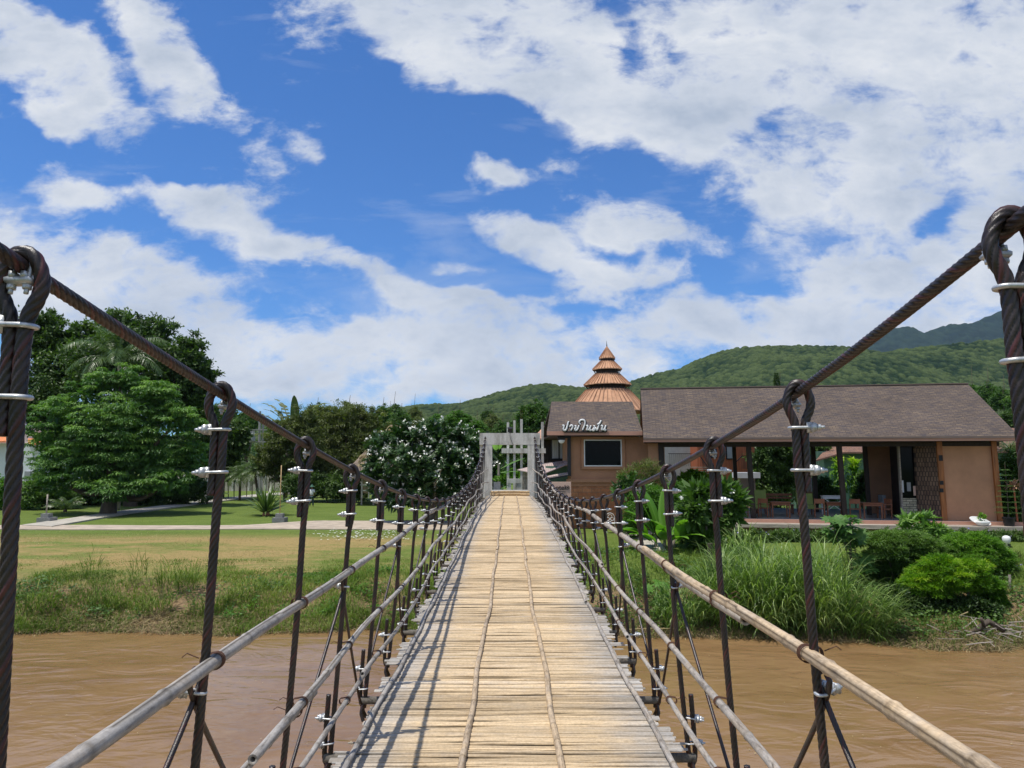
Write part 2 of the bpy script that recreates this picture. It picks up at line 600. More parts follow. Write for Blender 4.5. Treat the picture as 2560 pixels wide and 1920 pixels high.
def mat_concrete(name, c=(.50, .49, .45), stain=(.20, .17, .12)):
    m, nt, b = newmat(name)
    n1 = nnoise(nt, 1.2, 8, .65, sc=(3, 3, .7))
    n2 = nnoise(nt, 14, 8, .7)
    col = mixc(nt, ramp(nt, n1, [(.47, (0, 0, 0)), (.72, (.8, .8, .8))]), c, stain)
    col = mixc(nt, 1.0, col, ramp(nt, n2, [(.3, (.82, .82, .82)), (.7, (1.08, 1.08, 1.08))]), 'MULTIPLY')
    nt.links.new(col, b.inputs['Base Color'])
    b.inputs['Roughness'].default_value = .85
    bump(nt, b, n2, .4, .01)
    return m


M['concrete'] = mat_concrete('weathered_white_concrete', (.63, .62, .57), (.15, .13, .09))
M['concrete2'] = mat_concrete('grey_concrete', (.36, .355, .33), (.16, .15, .12))
M['blockgrey'] = mat_plain('grey_block', (.22, .22, .215), .85, .25, 8, .4)
M['bark'] = mat_plain('bark', (.085, .065, .048), .9, .4, 5, .7, sc=(1, 1, .25), dist=.03)
M['palebark'] = mat_plain('pale_bark', (.22, .19, .15), .85, .3, 6, .5, sc=(1, 1, .3), dist=.02)
M['white'] = mat_plain('white_paint', (.78, .78, .76), .45, .05, 5, .05)
M['black'] = mat_plain('black_paint', (.012, .012, .013), .5, .3, 8, .1)


def mat_glass_dark():
    m, nt, b = newmat('dark_window_glass')
    b.inputs['Base Color'].default_value = (.004, .005, .006, 1)
    b.inputs['Roughness'].default_value = .07
    b.inputs['Specular IOR Level'].default_value = .10
    return m


M['glass'] = mat_glass_dark()

# ------------------------------------------------------------------ ground shape
def sstep(a, b, x):
    t = np.clip((x - a) / (b - a), 0, 1)
    return t * t * (3 - 2 * t)


def vnoise(x, y, scale, seed=0, octs=4):
    """value noise, numpy"""
    tot = np.zeros(np.broadcast(x, y).shape); amp = 1.0; s = 0
    for o in range(octs):
        X = x / scale * 2 ** o + seed * 17.3; Y = y / scale * 2 ** o + seed * 5.7
        xi, yi = np.floor(X), np.floor(Y); fx, fy = X - xi, Y - yi
        fx = fx * fx * (3 - 2 * fx); fy = fy * fy * (3 - 2 * fy)

        def h(a, b):
            q = np.sin(a * 127.1 + b * 311.7 + seed * 13.1) * 43758.5453
            return q - np.floor(q)
        v = (h(xi, yi) * (1 - fx) + h(xi + 1, yi) * fx) * (1 - fy) + (h(xi, yi + 1) * (1 - fx) + h(xi + 1, yi + 1) * fx) * fy
        tot += amp * (v - .5); s += amp; amp *= .5
    return tot / s


def bank_edge(x):
    return 23.75 - .35 * sstep(0, 5, x) - .8 * sstep(5, 9, x) - .9 * sstep(9, 14, x) + .9 * vnoise(x, x * 0, 4.0, 3) + .25 * np.sin(x * .9) + .5 * vnoise(x, x * 0 + 3, .9, 4)


def ground_z(x, y):
    x = np.asarray(x, float); y = np.asarray(y, float)
    e = y - bank_edge(x)
    left = np.interp(e, [-7, -2, 0, 1.2, 3.2, 5.2, 17, 21, 60], [-1.6, -.7, 0, .28, 1.0, 1.22, 1.53, 1.55, 1.55])
    righta = np.interp(e, [-7, -2, 0, 1.0, 3.0, 6.0, 8.5, 60], [-1.6, -.7, 0, .4, 1.3, 1.9, 2.1, 2.1])
    rightb = np.interp(e, [-7, -2, 0, 1.5, 3.0, 5.0, 7.4, 60], [-1.6, -.7, 0, .35, .75, 1.45, 2.1, 2.1])
    wr = sstep(6, 9.5, x)
    right = righta * (1 - wr) + rightb * wr
    w = sstep(-1.5, 3.5, x)
    z = left * (1 - w) + right * w
    rough = .16 * np.exp(-((e - 2.2) / 2.0) ** 2)
    z = z + rough * 2 * vnoise(x, y, 1.1, 5) + .05 * vnoise(x, y, 5, 9) * sstep(4, 9, e)
    near = np.interp(-y, [0.5, 2.0, 4.5, 9], [-1.6, 0.1, 2.4, 3.4])
    z = np.where(y < 3, np.maximum(z, near), z)
    return z


def gz(x, y):
    return float(ground_z(np.array([x]), np.array([y]))[0])


def grid_mesh(name, xs, ys, zf, mat, kind, tone=None, smooth=True):
    X, Y = np.meshgrid(xs, ys)
    Z = zf(X, Y)
    V = np.stack([X, Y, Z], -1).reshape(-1, 3)
    nx = len(xs)
    i = np.arange(len(ys) - 1)[:, None] * nx; j = np.arange(nx - 1)[None, :]
    Q = np.stack([i + j, i + j + 1, i + nx + j + 1, i + nx + j], -1).reshape(-1, 4)
    o = mk(name, V, Q, mat, smooth=smooth)
    tag(o, kind=kind)
    return o


def mat_ground():
    m, nt, b = newmat('lawn_and_bank_soil')
    tc = nt.nodes.new('ShaderNodeTexCoord'); sep = nt.nodes.new('ShaderNodeSeparateXYZ')
    nt.links.new(tc.outputs['Object'], sep.inputs[0])
    big = nnoise(nt, .16, 5, .6, sc=(.6, 1.6, 1))
    mid = nnoise(nt, .9, 8, .7, sc=(.5, 1.3, 1))
    fine = nnoise(nt, 7, 9, .8)
    green = ramp(nt, fine, [(.3, (.075, .115, .02)), (.7, (.20, .25, .06))])
    dry = ramp(nt, fine, [(.3, (.19, .145, .05)), (.7, (.40, .29, .125))])
    soil = ramp(nt, fine, [(.3, (.14, .09, .05)), (.7, (.33, .23, .13))])
    # the mown strip between bank and path is dry in the photograph
    band = nt.nodes.new('ShaderNodeMapRange'); band.interpolation_type = 'SMOOTHSTEP'
    nt.links.new(mth(nt, 'ABSOLUTE', mth(nt, 'SUBTRACT', sep.outputs[1], 32.5)), band.inputs[0])
    band.inputs[1].default_value = 3.5; band.inputs[2].default_value = 8.5
    band.inputs[3].default_value = 1; band.inputs[4].default_value = 0
    lx = nt.nodes.new('ShaderNodeMapRange'); nt.links.new(sep.outputs[0], lx.inputs[0])
    lx.inputs[1].default_value = -8; lx.inputs[2].default_value = 1; lx.inputs[3].default_value = 1; lx.inputs[4].default_value = 0
    f = mth(nt, 'MULTIPLY', band.outputs[0], lx.outputs[0])
    f = mth(nt, 'MULTIPLY', f, mth(nt, 'ADD', mth(nt, 'MULTIPLY', mth(nt, 'SUBTRACT', mth(nt, 'ADD', mth(nt, 'MULTIPLY', big, .55), mth(nt, 'MULTIPLY', mid, .45)), .46), 9.0), .45), clamp=True)
    green = mixc(nt, ramp(nt, mid, [(.35, (0, 0, 0)), (.65, (.55, .55, .55))]), green, (.055, .095, .014))
    col = mixc(nt, f, green, dry)
    # low bank: bare soil
    lz = nt.nodes.new('ShaderNodeMapRange'); nt.links.new(mth(nt, 'ADD', sep.outputs[2], mth(nt, 'MULTIPLY', mid, .8)), lz.inputs[0])
    lz.inputs[1].default_value = 1.6; lz.inputs[2].default_value = 1.25; lz.inputs[3].default_value = 0; lz.inputs[4].default_value = 1
    col = mixc(nt, lz.outputs[0], col, soil)
    nt.links.new(col, b.inputs['Base Color'])
    b.inputs['Roughness'].default_value = .95
    b.inputs['Specular IOR Level'].default_value = .1
    bump(nt, b, fine, .8, .05)
    return m


M['ground'] = mat_ground()


def spaced(segs):
    out = []
    for a, b, n in segs: out += list(np.linspace(a, b, n, endpoint=False))
    return np.array(out + [segs[-1][1]])


xs = spaced([(-6000, -600, 8), (-600, -60, 12), (-60, -22, 30), (-22, 26, 240), (26, 60, 30), (60, 600, 12), (600, 6000, 8)])
ys = spaced([(-200, -6, 12), (-6, 20, 20), (20, 34, 110), (34, 64, 80), (64, 200, 30), (200, 1000, 12), (1000, 7000, 10)])
grid_mesh('ground', xs, ys, ground_z, M['ground'], 'structure')


def mat_water():
    m, nt, b = newmat('muddy_river_water')
    n0 = nnoise(nt, .35, 4, .55, sc=(.7, 1.3, 1), dist=1.2)
    n0b = nnoise(nt, 1.3, 4, .5, sc=(.6, 1.3, 1), dist=2.0)
    c = ramp(nt, mth(nt, 'ADD', mth(nt, 'MULTIPLY', n0, .7), mth(nt, 'MULTIPLY', n0b, .3)), [(.30, (.185, .106, .044)), (.70, (.275, .168, .080))])
    nt.links.new(c, b.inputs['Base Color'])
    b.inputs['Roughness'].default_value = .12
    b.inputs['Specular IOR Level'].default_value = .3
    h1 = nnoise(nt, .75, 2, .5, sc=(.65, 1.15, 1), dist=1.8, rot=(0, 0, .25))
    h2 = nnoise(nt, 3.2, 3, .5, sc=(.6, 1.3, 1), dist=1.6, rot=(0, 0, -.15))
    h = mth(nt, 'ADD', mth(nt, 'MULTIPLY', h1, .8), mth(nt, 'MULTIPLY', h2, .14))
    bump(nt, b, h, .7, .085)
    return m


M['water'] = mat_water()
wx = np.linspace(-70, 70, 141); wy = np.linspace(-12, 27.5, 120)
grid_mesh('river_water', wx, wy, lambda X, Y: .05 * vnoise(X, Y * 2.2, 3.0, 21, 3), M['water'], 'structure')


def strip_mesh(name, left, right, mat, dz=.02, kind='structure', thick=.06):
    """a path slab between two polylines of (x, y) laid on the ground"""
    mb = MB()
    n = len(left)
    L3 = [(x, y, gz(x, y) + dz) for x, y in left]; R3 = [(x, y, gz(x, y) + dz) for x, y in right]
    V = L3 + R3 + [(x, y, z - thick - .3) for x, y, z in L3] + [(x, y, z - thick - .3) for x, y, z in R3]
    Q = []
    for i in range(n - 1):
        Q += [(i, n + i, n + i + 1, i + 1), (i, i + 1, 2 * n + i + 1, 2 * n + i), (n + i, 3 * n + i, 3 * n + i + 1, n + i + 1)]
    Q += [(0, 2 * n, 3 * n, n), (n - 1, 2 * n - 1, 4 * n - 1, 3 * n - 1)]
    mb.add(V, Q)
    return tag(mb.build(name, mat), kind=kind)


M['pathc'] = mat_plain('sandy_concrete_path', (.40, .33, .25), .9, .25, 1.5, .4)
M['slabc'] = mat_plain('pale_concrete_slab', (.41, .375, .31), .9, .2, 2, .4)
xsL = np.linspace(-60, -2.6, 60)
strip_mesh('garden_path', [(x, 44.5 + .12 * math.sin(x * .4) + 3.4 * float(sstep(-16.5, -12.5, x))) for x in xsL], [(x, 42.0 + .15 * math.sin(x * .33)) for x in xsL], M['pathc'], .05)
P1 = [onz(px, py, 1.62)[:2] for px, py in ((55, 1313), (170, 1297), (280, 1280), (390, 1266), (500, 1253), (620, 1238), (760, 1227), (900, 1222))]
P2 = [onz(px, py, 1.62)[:2] for px, py in ((130, 1316), (230, 1299), (330, 1282), (420, 1270), (520, 1257), (640, 1242), (770, 1231), (905, 1226))]
strip_mesh('branch_path', P1, P2, M['slabc'], .10)


# ------------------------------------------------------------------ leaves, blades, fronds
def unit(v):
    return v / (np.linalg.norm(v, axis=-1, keepdims=True) + 1e-9)


def leafquads(P, D, N, L, W, tone):
    n = len(P)
    S = unit(np.cross(D, N))
    L = np.broadcast_to(L, (n,))[:, None]; W = np.broadcast_to(W, (n,))[:, None]
    mid = P + D * L * .45
    V = np.stack([P, mid + S * W / 2, P + D * L - N * L * .08, mid - S * W / 2], 1).reshape(-1, 3)
    Q = np.arange(4 * n).reshape(n, 4)
    return V, Q, np.repeat(np.clip(tone, 0, 1), 4)


def rdir(n, up=0.0):
    v = rng.normal(size=(n, 3)); v[:, 2] += up
    return unit(v)


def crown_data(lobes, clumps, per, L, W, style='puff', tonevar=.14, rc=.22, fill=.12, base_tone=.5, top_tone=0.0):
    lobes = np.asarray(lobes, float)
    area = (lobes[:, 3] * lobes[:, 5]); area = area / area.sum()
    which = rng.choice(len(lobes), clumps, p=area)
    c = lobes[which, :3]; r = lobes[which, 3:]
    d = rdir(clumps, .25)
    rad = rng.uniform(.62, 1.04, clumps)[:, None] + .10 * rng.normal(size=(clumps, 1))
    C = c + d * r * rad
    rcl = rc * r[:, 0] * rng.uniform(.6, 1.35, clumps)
    ct = base_tone + tonevar * rng.normal(size=clumps) + top_tone * d[:, 2]  # top_tone paints upward-facing clumps lighter, like sunlit tops
    k = np.repeat(np.arange(clumps), per); n = len(k)
    out = d[k]
    if style == 'puff':
        off = rng.normal(size=(n, 3)) * np.array([1, 1, .62]) * rcl[k][:, None] * .62
        P = C[k] + off
        D = unit(rng.normal(size=(n, 3)) + out * .5 + np.array([0, 0, -.25]))
        N = unit(rng.normal(size=(n, 3)) * .55 + np.array([0, 0, 1.0]) + out * .35)
    elif style == 'rosette':
        ax = unit(out * .7 + np.array([0, 0, 1.0]) + (rng.normal(size=(clumps, 3)) * .25)[k])
        off = rng.normal(size=(n, 3)) * rcl[k][:, None] * .12
        P = C[k] + off
        rnd = rdir(n)
        side = unit(rnd - ax * np.sum(rnd * ax, 1, keepdims=True))
        t = rng.uniform(-.15, .9, n)[:, None]
        D = unit(side + ax * t)
        N = unit(ax * 1.0 + side * -.3 * t + rng.normal(size=(n, 3)) * .15)
    elif style in ('layer', 'spray'):
        # flat sprays of drooping leaflets, stacked like little umbrellas
        ang = rng.uniform(0, 2 * PI, n); rr = np.sqrt(rng.uniform(0, 1, n)) * rcl[k] * 1.25
        off = np.stack([np.cos(ang) * rr, np.sin(ang) * rr, -.30 * rr * rr / rcl[k] + rng.normal(size=n) * .07 * rcl[k]], 1)
        if style == 'spray': off[:, 2] *= 1.3; off += rng.normal(size=(n, 3)) * .05 * rcl[k][:, None]
        P = C[k] + off
        D = unit(np.stack([np.cos(ang), np.sin(ang), (.15 if style == 'spray' else -.55) + .3 * rng.normal(size=n)], 1) + rng.normal(size=(n, 3)) * .35)
        N = unit(rng.normal(size=(n, 3)) * .3 + np.array([0, 0, 1.0]))
    elif style == 'needle':
        off = rng.normal(size=(n, 3)) * np.array([1, 1, .7]) * rcl[k][:, None] * .6
        P = C[k] + off
        D = unit(out * .9 + rng.normal(size=(n, 3)) * .55 + np.array([0, 0, .1]))
        N = unit(rng.normal(size=(n, 3)) + np.array([0, 0, .8]))
    N = unit(N - D * np.sum(N * D, 1, keepdims=True))
    tone = ct[k] + .10 * rng.normal(size=n)
    V, Q, T = leafquads(P, D, N, L * rng.uniform(.65, 1.3, n), W * rng.uniform(.7, 1.25, n), tone)
    if fill:
        m = int(n * fill)
        w2 = rng.choice(len(lobes), m, p=area)
        P2 = lobes[w2, :3] + rdir(m) * lobes[w2, 3:] * (rng.uniform(0, .62, m)[:, None])
        D2 = rdir(m); N2 = rdir(m); N2 = unit(N2 - D2 * np.sum(N2 * D2, 1, keepdims=True))
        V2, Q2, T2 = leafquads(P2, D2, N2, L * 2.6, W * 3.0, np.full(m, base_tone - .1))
        Q2 = Q2 + len(V); V = np.concatenate([V, V2]); Q = np.concatenate([Q, Q2]); T = np.concatenate([T, T2])
    return V, Q, T, C


def pxlobes(Y, lst, squash=1.0, depth=.8):
    """lobes given as photo pixels (x, y, rx[, ry[, dY]]) standing at distance Y"""
    out = []
    for l in lst:
        px, py, rx = l[:3]
        ry = l[3] if len(l) > 3 else rx
        dy = l[4] if len(l) > 4 else random.uniform(-.5, .5) * rx * Y / F
        p = at(px, py, Y + dy)
        out.append((p[0], p[1], p[2], rx * (Y + dy) / F, rx * (Y + dy) / F * depth, ry * (Y + dy) / F * squash))
    return out


def limbs_mesh(base, targets, r0, forkh=.35, nl=7):
    """tapered trunk with limbs that reach into the crown"""
    mb = MB()
    base = np.array(base, float)
    top = np.mean(targets, axis=0)
    fork = base + (top - base) * np.array([.35, .35, forkh])
    pts, _ = smooth_path([base - (0, 0, .3), base + (0, 0, .02), (base + fork) / 2 + rng.normal(size=3) * r0 * .5, fork], .3)
    rr = np.linspace(r0 * 1.15, r0 * .72, len(pts)); rr[0] *= 1.3
    mb.tube(pts, rr, 10, tone=.5)
    idx = rng.choice(len(targets), min(nl, len(targets)), replace=False)
    for i in idx:
        t = np.array(targets[i]); mid = fork + (t - fork) * .5 + rng.normal(size=3) * .08 * np.linalg.norm(t - fork)
        mid[2] -= .06 * np.linalg.norm(t - fork)
        p, _ = smooth_path([fork - (0, 0, .1), mid, t], .35)
        mb.tube(p, np.linspace(r0 * .55, r0 * .10, len(p)), 7, tone=.5)
    return mb


def tree(name, label, cat, base, lobes, leafmat, clumps=240, per=60, L=.35, W=.16, style='puff', trunk=.25, bark='bark', group=None, **kw):
    base = np.array(base, float)
    t = thing(name, label, cat, base, group=group)
    V, Q, T, C = crown_data(lobes, clumps, per, L, W, style, **kw)
    mk('crown', V, Q, leafmat, t, tone=T)
    if trunk:
        lim = limbs_mesh(base, [l[:3] for l in lobes] + [tuple(c) for c in C[:6]], trunk)
        lim.build('trunk', M[bark], t, smooth=True)
    return t, C


def blades_data(P, D, H, L, W, droop=1.0, segs=5, tone=.5):
    """arching blades: base P, horizontal heading D (n,2), initial upward share H"""
    n = len(P)
    L = np.broadcast_to(L, (n,)); W = np.broadcast_to(W, (n,)); H = np.broadcast_to(H, (n,))
    droop = np.broadcast_to(droop, (n,))
    D3 = np.concatenate([D, np.zeros((n, 1))], 1)
    S = np.stack([-D[:, 1], D[:, 0], np.zeros(n)], 1)
    th0 = H
    pts = [P]; p = P.copy()
    ths = []
    for i in range(segs):
        th = th0 - droop * (i + .5) / segs * 1.5 * (.4 + .6 * (i + .5) / segs)
        step = (L / segs)[:, None] * (np.cos(th)[:, None] * D3 + np.sin(th)[:, None] * np.array([0, 0, 1.0]))
        p = p + step; pts.append(p)
    V = []
    for i, q in enumerate(pts):
        t = i / segs
        w = W * (math.sin(min(1, .18 + t * 1.3) * PI / 2) if t < .55 else 1) * (1 - max(0, (t - .45) / .55) ** 1.6) * .5
        V += [q - S * w[:, None], q + S * w[:, None]]
    V = np.stack(V, 1)
    m = 2 * (segs + 1)
    idx = np.arange(n)[:, None] * m
    Q = np.concatenate([idx + np.array([[2 * i, 2 * i + 1, 2 * i + 3, 2 * i + 2]]) for i in range(segs)])
    T = np.repeat(np.clip(np.broadcast_to(tone, (n,)), 0, 1), m)
    return V.reshape(-1, 3), Q, T


def hd(n, a=None, spread=PI):
    t = rng.uniform(0, 2 * PI, n) if a is None else a + rng.uniform(-spread, spread, n)
    return np.stack([np.cos(t), np.sin(t)], 1)


def frond_data(base, heading, elev, length, leaflet, nl=34, droop=1.5, lw=.035, tone=.5, tvar=.12, down=.35):
    """a feather palm frond: rib tube and rows of drooping leaflets"""
    segs = 12
    p = np.array(base, float); pts = [p]
    hdv = np.array([math.cos(heading), math.sin(heading), 0])
    for i in range(segs):
        th = elev - droop * ((i + .5) / segs) ** 1.3
        p = p + length / segs * (math.cos(th) * hdv + math.sin(th) * np.array([0, 0, 1.0])); pts.append(p)
    pts = np.array(pts)
    s = np.linspace(.12, 1, nl)
    P = np.stack([np.interp(s * segs, np.arange(segs + 1), pts[:, k]) for k in range(3)], 1)
    T = unit(np.gradient(P, axis=0))
    side = np.array([-hdv[1], hdv[0], 0])
    Vs, Qs, Ts, n = [], [], [], 0
    for sg in (-1, 1):
        D = unit(T * .55 + side * sg + np.array([0, 0, -down]) + rng.normal(size=(nl, 3)) * .10)
        up = np.cross(D, T) * sg
        LL = leaflet * np.sin(np.clip(s * .85 + .12, 0, 1) * PI) ** .6 * rng.uniform(.85, 1.1, nl)
        tip = P + D * LL[:, None] + np.array([0, 0, -1.0]) * (LL * .28)[:, None]
        mid = P + D * (LL * .5)[:, None]
        w = unit(np.cross(D, up + 1e-6)) * lw / 2
        V = np.stack([P, mid + w, tip, mid - w], 1).reshape(-1, 3)
        Vs.append(V); Qs.append(np.arange(4 * nl).reshape(nl, 4) + n); n += 4 * nl
        Ts.append(np.repeat(np.clip(tone + tvar * rng.normal(size=nl), 0, 1), 4))
    V, Q, _ = tube_data(pts, np.linspace(lw * .7, lw * .2, segs + 1), 4, False)
    Vs.append(V); Qs.append(Q + n); Ts.append(np.full(len(V), tone * .8))
    return np.concatenate(Vs), np.concatenate(Qs), np.concatenate(Ts)


def banana_leaf(base, heading, elev, length, width, droop=1.1, tone=.6, torn=0.0, segs=16, fold=.22):
    p = np.array(base, float); pts = [p]
    hdv = np.array([math.cos(heading), math.sin(heading), 0]); side = np.array([-hdv[1], hdv[0], 0])
    ths = []
    for i in range(segs):
        th = elev - droop * ((i + .5) / segs) ** 1.5
        ths.append(th)
        p = p + length / segs * (math.cos(th) * hdv + math.sin(th) * np.array([0, 0, 1.0])); pts.append(p)
    V, Q, T = [], [], []
    for i in range(segs):
        s0, s1 = i / segs, (i + 1) / segs
        if s1 < .14: continue
        for sg in (-1, 1):
            if torn and random.random() < torn * .25: continue
            dz = random.uniform(-.5, .1) * torn
            g = (1 - .10 * (torn > 0) * random.random())

            def w(s): return width / 2 * math.sin(max(0.0, min(1, (s - .10) / .90)) ** .75 * PI) ** .55 if s < .995 else .01
            a, b = pts[i], pts[i] + (pts[i + 1] - pts[i]) * g
            nrm = np.array([0, 0, 1.0])
            ea = a + side * sg * w(s0) + nrm * (fold * w(s0) + dz * w(s0)); eb = b + side * sg * w(s1) + nrm * (fold * w(s1) + dz * w(s1))
            n = len(V)
            V += [a, b, eb, ea]; Q.append((n, n + 1, n + 2, n + 3))
            T += [tone + .08, tone + .08, tone, tone]
    V2, Q2, _ = tube_data(np.array(pts), np.linspace(.03, .006, segs + 1) * (length / 2), 5, False)
    Q = np.array(Q); Q2 = Q2 + len(V)
    return np.concatenate([np.array(V), V2]), np.concatenate([Q, Q2]), np.concatenate([np.clip(T, 0, 1), np.full(len(V2), .85)])


class FB:
    """collects foliage arrays"""
    def __init__(s): s.V, s.Q, s.T, s.n = [], [], [], 0

    def add(s, d):
        V, Q, T = d[:3]
        s.V.append(V); s.Q.append(np.asarray(Q) + s.n); s.T.append(T); s.n += len(V)

    def build(s, name, mat, parent=None, local=False):
        return mk(name, np.concatenate(s.V), np.concatenate(s.Q), mat, parent, tone=np.concatenate(s.T), local=local)


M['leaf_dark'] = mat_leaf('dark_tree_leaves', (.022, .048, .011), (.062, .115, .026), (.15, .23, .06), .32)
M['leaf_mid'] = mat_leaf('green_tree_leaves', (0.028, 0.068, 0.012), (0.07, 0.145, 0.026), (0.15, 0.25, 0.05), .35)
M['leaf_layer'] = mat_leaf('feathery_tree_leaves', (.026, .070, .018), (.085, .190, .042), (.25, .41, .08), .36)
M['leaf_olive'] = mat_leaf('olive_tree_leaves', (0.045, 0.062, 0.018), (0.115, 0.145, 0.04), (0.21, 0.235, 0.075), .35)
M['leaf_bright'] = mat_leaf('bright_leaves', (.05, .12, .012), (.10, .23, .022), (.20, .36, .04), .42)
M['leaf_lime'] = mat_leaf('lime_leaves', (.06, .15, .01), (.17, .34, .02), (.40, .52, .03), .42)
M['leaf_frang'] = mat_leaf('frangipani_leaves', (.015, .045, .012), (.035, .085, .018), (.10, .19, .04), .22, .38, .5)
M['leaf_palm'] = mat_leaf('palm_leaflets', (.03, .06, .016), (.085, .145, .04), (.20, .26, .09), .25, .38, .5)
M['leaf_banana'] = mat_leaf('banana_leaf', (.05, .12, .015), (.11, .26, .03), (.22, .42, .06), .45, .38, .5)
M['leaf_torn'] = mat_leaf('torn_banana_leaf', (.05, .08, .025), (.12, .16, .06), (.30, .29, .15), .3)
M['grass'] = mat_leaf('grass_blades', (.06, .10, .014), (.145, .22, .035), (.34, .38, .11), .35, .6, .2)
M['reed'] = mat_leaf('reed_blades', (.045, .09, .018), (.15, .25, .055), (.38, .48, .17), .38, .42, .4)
M['straw'] = mat_leaf('dry_straw', (.12, .09, .045), (.29, .225, .115), (.46, .38, .21), .15, .8, .1)
M['flower'] = mat_plain('white_petals', (.82, .82, .74), .6, .06, 5, 0)
M['violet'] = mat_plain('violet_petals', (.38, .33, .68), .6, .1, 5, 0)

# ------------------------------------------------------------------ wooded hills
def worley(x, y, cell, seed):
    """dome height of the nearest jittered cell centre, and that cell's random value"""
    X, Y = x / cell, y / cell
    xi, yi = np.floor(X), np.floor(Y)
    best = np.full(X.shape, 9.0); val = np.zeros(X.shape)
    for dx in (-1, 0, 1):
        for dy in (-1, 0, 1):
            a, b = xi + dx, yi + dy

            def h(k):
                q = np.sin(a * 127.1 + b * 311.7 + k * 74.7 + seed * 3.3) * 43758.5453
                return q - np.floor(q)
            d = (X - a - .15 - .7 * h(1)) ** 2 + (Y - b - .15 - .7 * h(2)) ** 2
            d = d / (.6 + .8 * h(3))
            up = d < best
            best = np.where(up, d, best); val = np.where(up, h(4), val)
    return np.sqrt(np.clip(1 - best * 1.1, 0, 1)), val


def hill(name, ridge, Y, depth, foot, cell, tree_h, nx, ny, mat, seed, rough=.06):
    """ridge: photo pixels of the skyline, standing at distance Y; slope runs down to the plain"""
    R = np.array([at(px, py, Y) for px, py in ridge])
    xs = np.linspace(R[0, 0], R[-1, 0], nx)
    hr = np.interp(xs, R[:, 0], R[:, 2]) - foot - tree_h * .7
    t = np.concatenate([np.linspace(0, 1, ny), 1 + np.linspace(.02, .9, ny // 4)])
    X = np.broadcast_to(xs[None, :], (len(t), nx)).copy()
    Yg = (Y - depth) + depth * t[:, None] + 0 * X
    prof = np.where(t < 1, np.clip(t, 0, 1) ** 1.12, np.cos((t - 1) * PI / 2 / .95))[:, None]
    gul = vnoise(X * 1.0, Yg * .45, depth * .45, seed, 4)
    H = hr[None, :] * np.clip(prof + (gul * .85 - .12) * np.sin(np.clip(t, 0, 1) * PI)[:, None], 0, 1.5)
    w, v = worley(X, Yg, cell, seed)
    Z = foot + H + tree_h * (w * (.6 + .7 * v)) - 3
    V = np.stack([X, Yg, Z], -1).reshape(-1, 3)
    i = np.arange(len(t) - 1)[:, None] * nx; j = np.arange(nx - 1)[None, :]
    Q = np.stack([i + j, i + j + 1, i + nx + j + 1, i + nx + j], -1).reshape(-1, 4)
    tone = np.clip(.05 + .75 * v * w + .30 * w + .8 * vnoise(X, Yg, cell * 9, seed + 2, 3), 0, 1).ravel()  # shade between crowns put into the tone: gaps dark, tops lighter
    o = mk(name, V, Q, mat, tone=tone, smooth=True)
    tag(o, kind='structure')
    return o


M['forest'] = mat_tone('forest_canopy', [(0, (.003, .010, .005)), (.42, (.014, .030, .012)), (1, (.066, .092, .032))], rough=.95, spec=.05, bscale=.8, bstr=1.0, bdist=1.2, nvar=(.5, .35))
M['forest2'] = mat_tone('mountain_forest', [(0, (.004, .012, .009)), (.5, (.009, .020, .013)), (1, (.018, .034, .020))], rough=.95, spec=.05, nvar=(.02, .2))


def q(l): return [(a * 1.1573, b * 1.1573) for a, b in l]


hill('green_hills', q([(600, 905), (700, 898), (800, 892), (850, 880), (900, 872), (1000, 866), (1050, 852), (1100, 836), (1140, 828), (1180, 824), (1215, 829), (1250, 833), (1300, 835), (1360, 822), (1400, 808), (1440, 797), (1470, 793), (1500, 776), (1550, 757), (1600, 747), (1640, 744), (1700, 741), (1760, 744), (1800, 743), (1850, 747), (1900, 757), (1950, 750), (2000, 745), (2060, 738), (2100, 735), (2160, 728), (2212, 722), (2400, 712), (2700, 760)]),
     900, 620, 4, 6.0, 5.0, 1700, 430, M['forest'], 3)
hill('distant_mountain', q([(1700, 792), (1800, 772), (1850, 750), (1885, 732), (1920, 715), (1945, 706), (1965, 704), (1985, 716), (2000, 719), (2030, 708), (2060, 700), (2090, 699), (2120, 693), (2150, 680), (2180, 666), (2212, 652), (2300, 630), (2450, 640), (2700, 700)]),
     3200, 1500, 4, 22, 14, 800, 120, M['forest2'], 11)

# ------------------------------------------------------------------ the footbridge
bridge = thing('footbridge', 'bamboo-floored suspension footbridge with steel rope hangers crossing the muddy river', 'footbridge', (0, 0, 3.8))
YEND = 27.75


def zdeck(Y):
    return CAMZ + np.interp(Y, [-2, 0, 2, 4, 7, 10.3, 13, 16, 21, 27.8], [-1.57, -1.585, -1.605, -1.62, -1.61, -1.54, -1.45, -1.37, -1.305, -1.27])


def zcable(Y, sg=-1):
    Y = np.asarray(Y, float)
    return (.19 * np.clip(1 - Y / 2.9, 0, 1) ** 2 if sg > 0 else 0) + CAMZ + .619 - .1844 * Y + .00700 * Y * Y


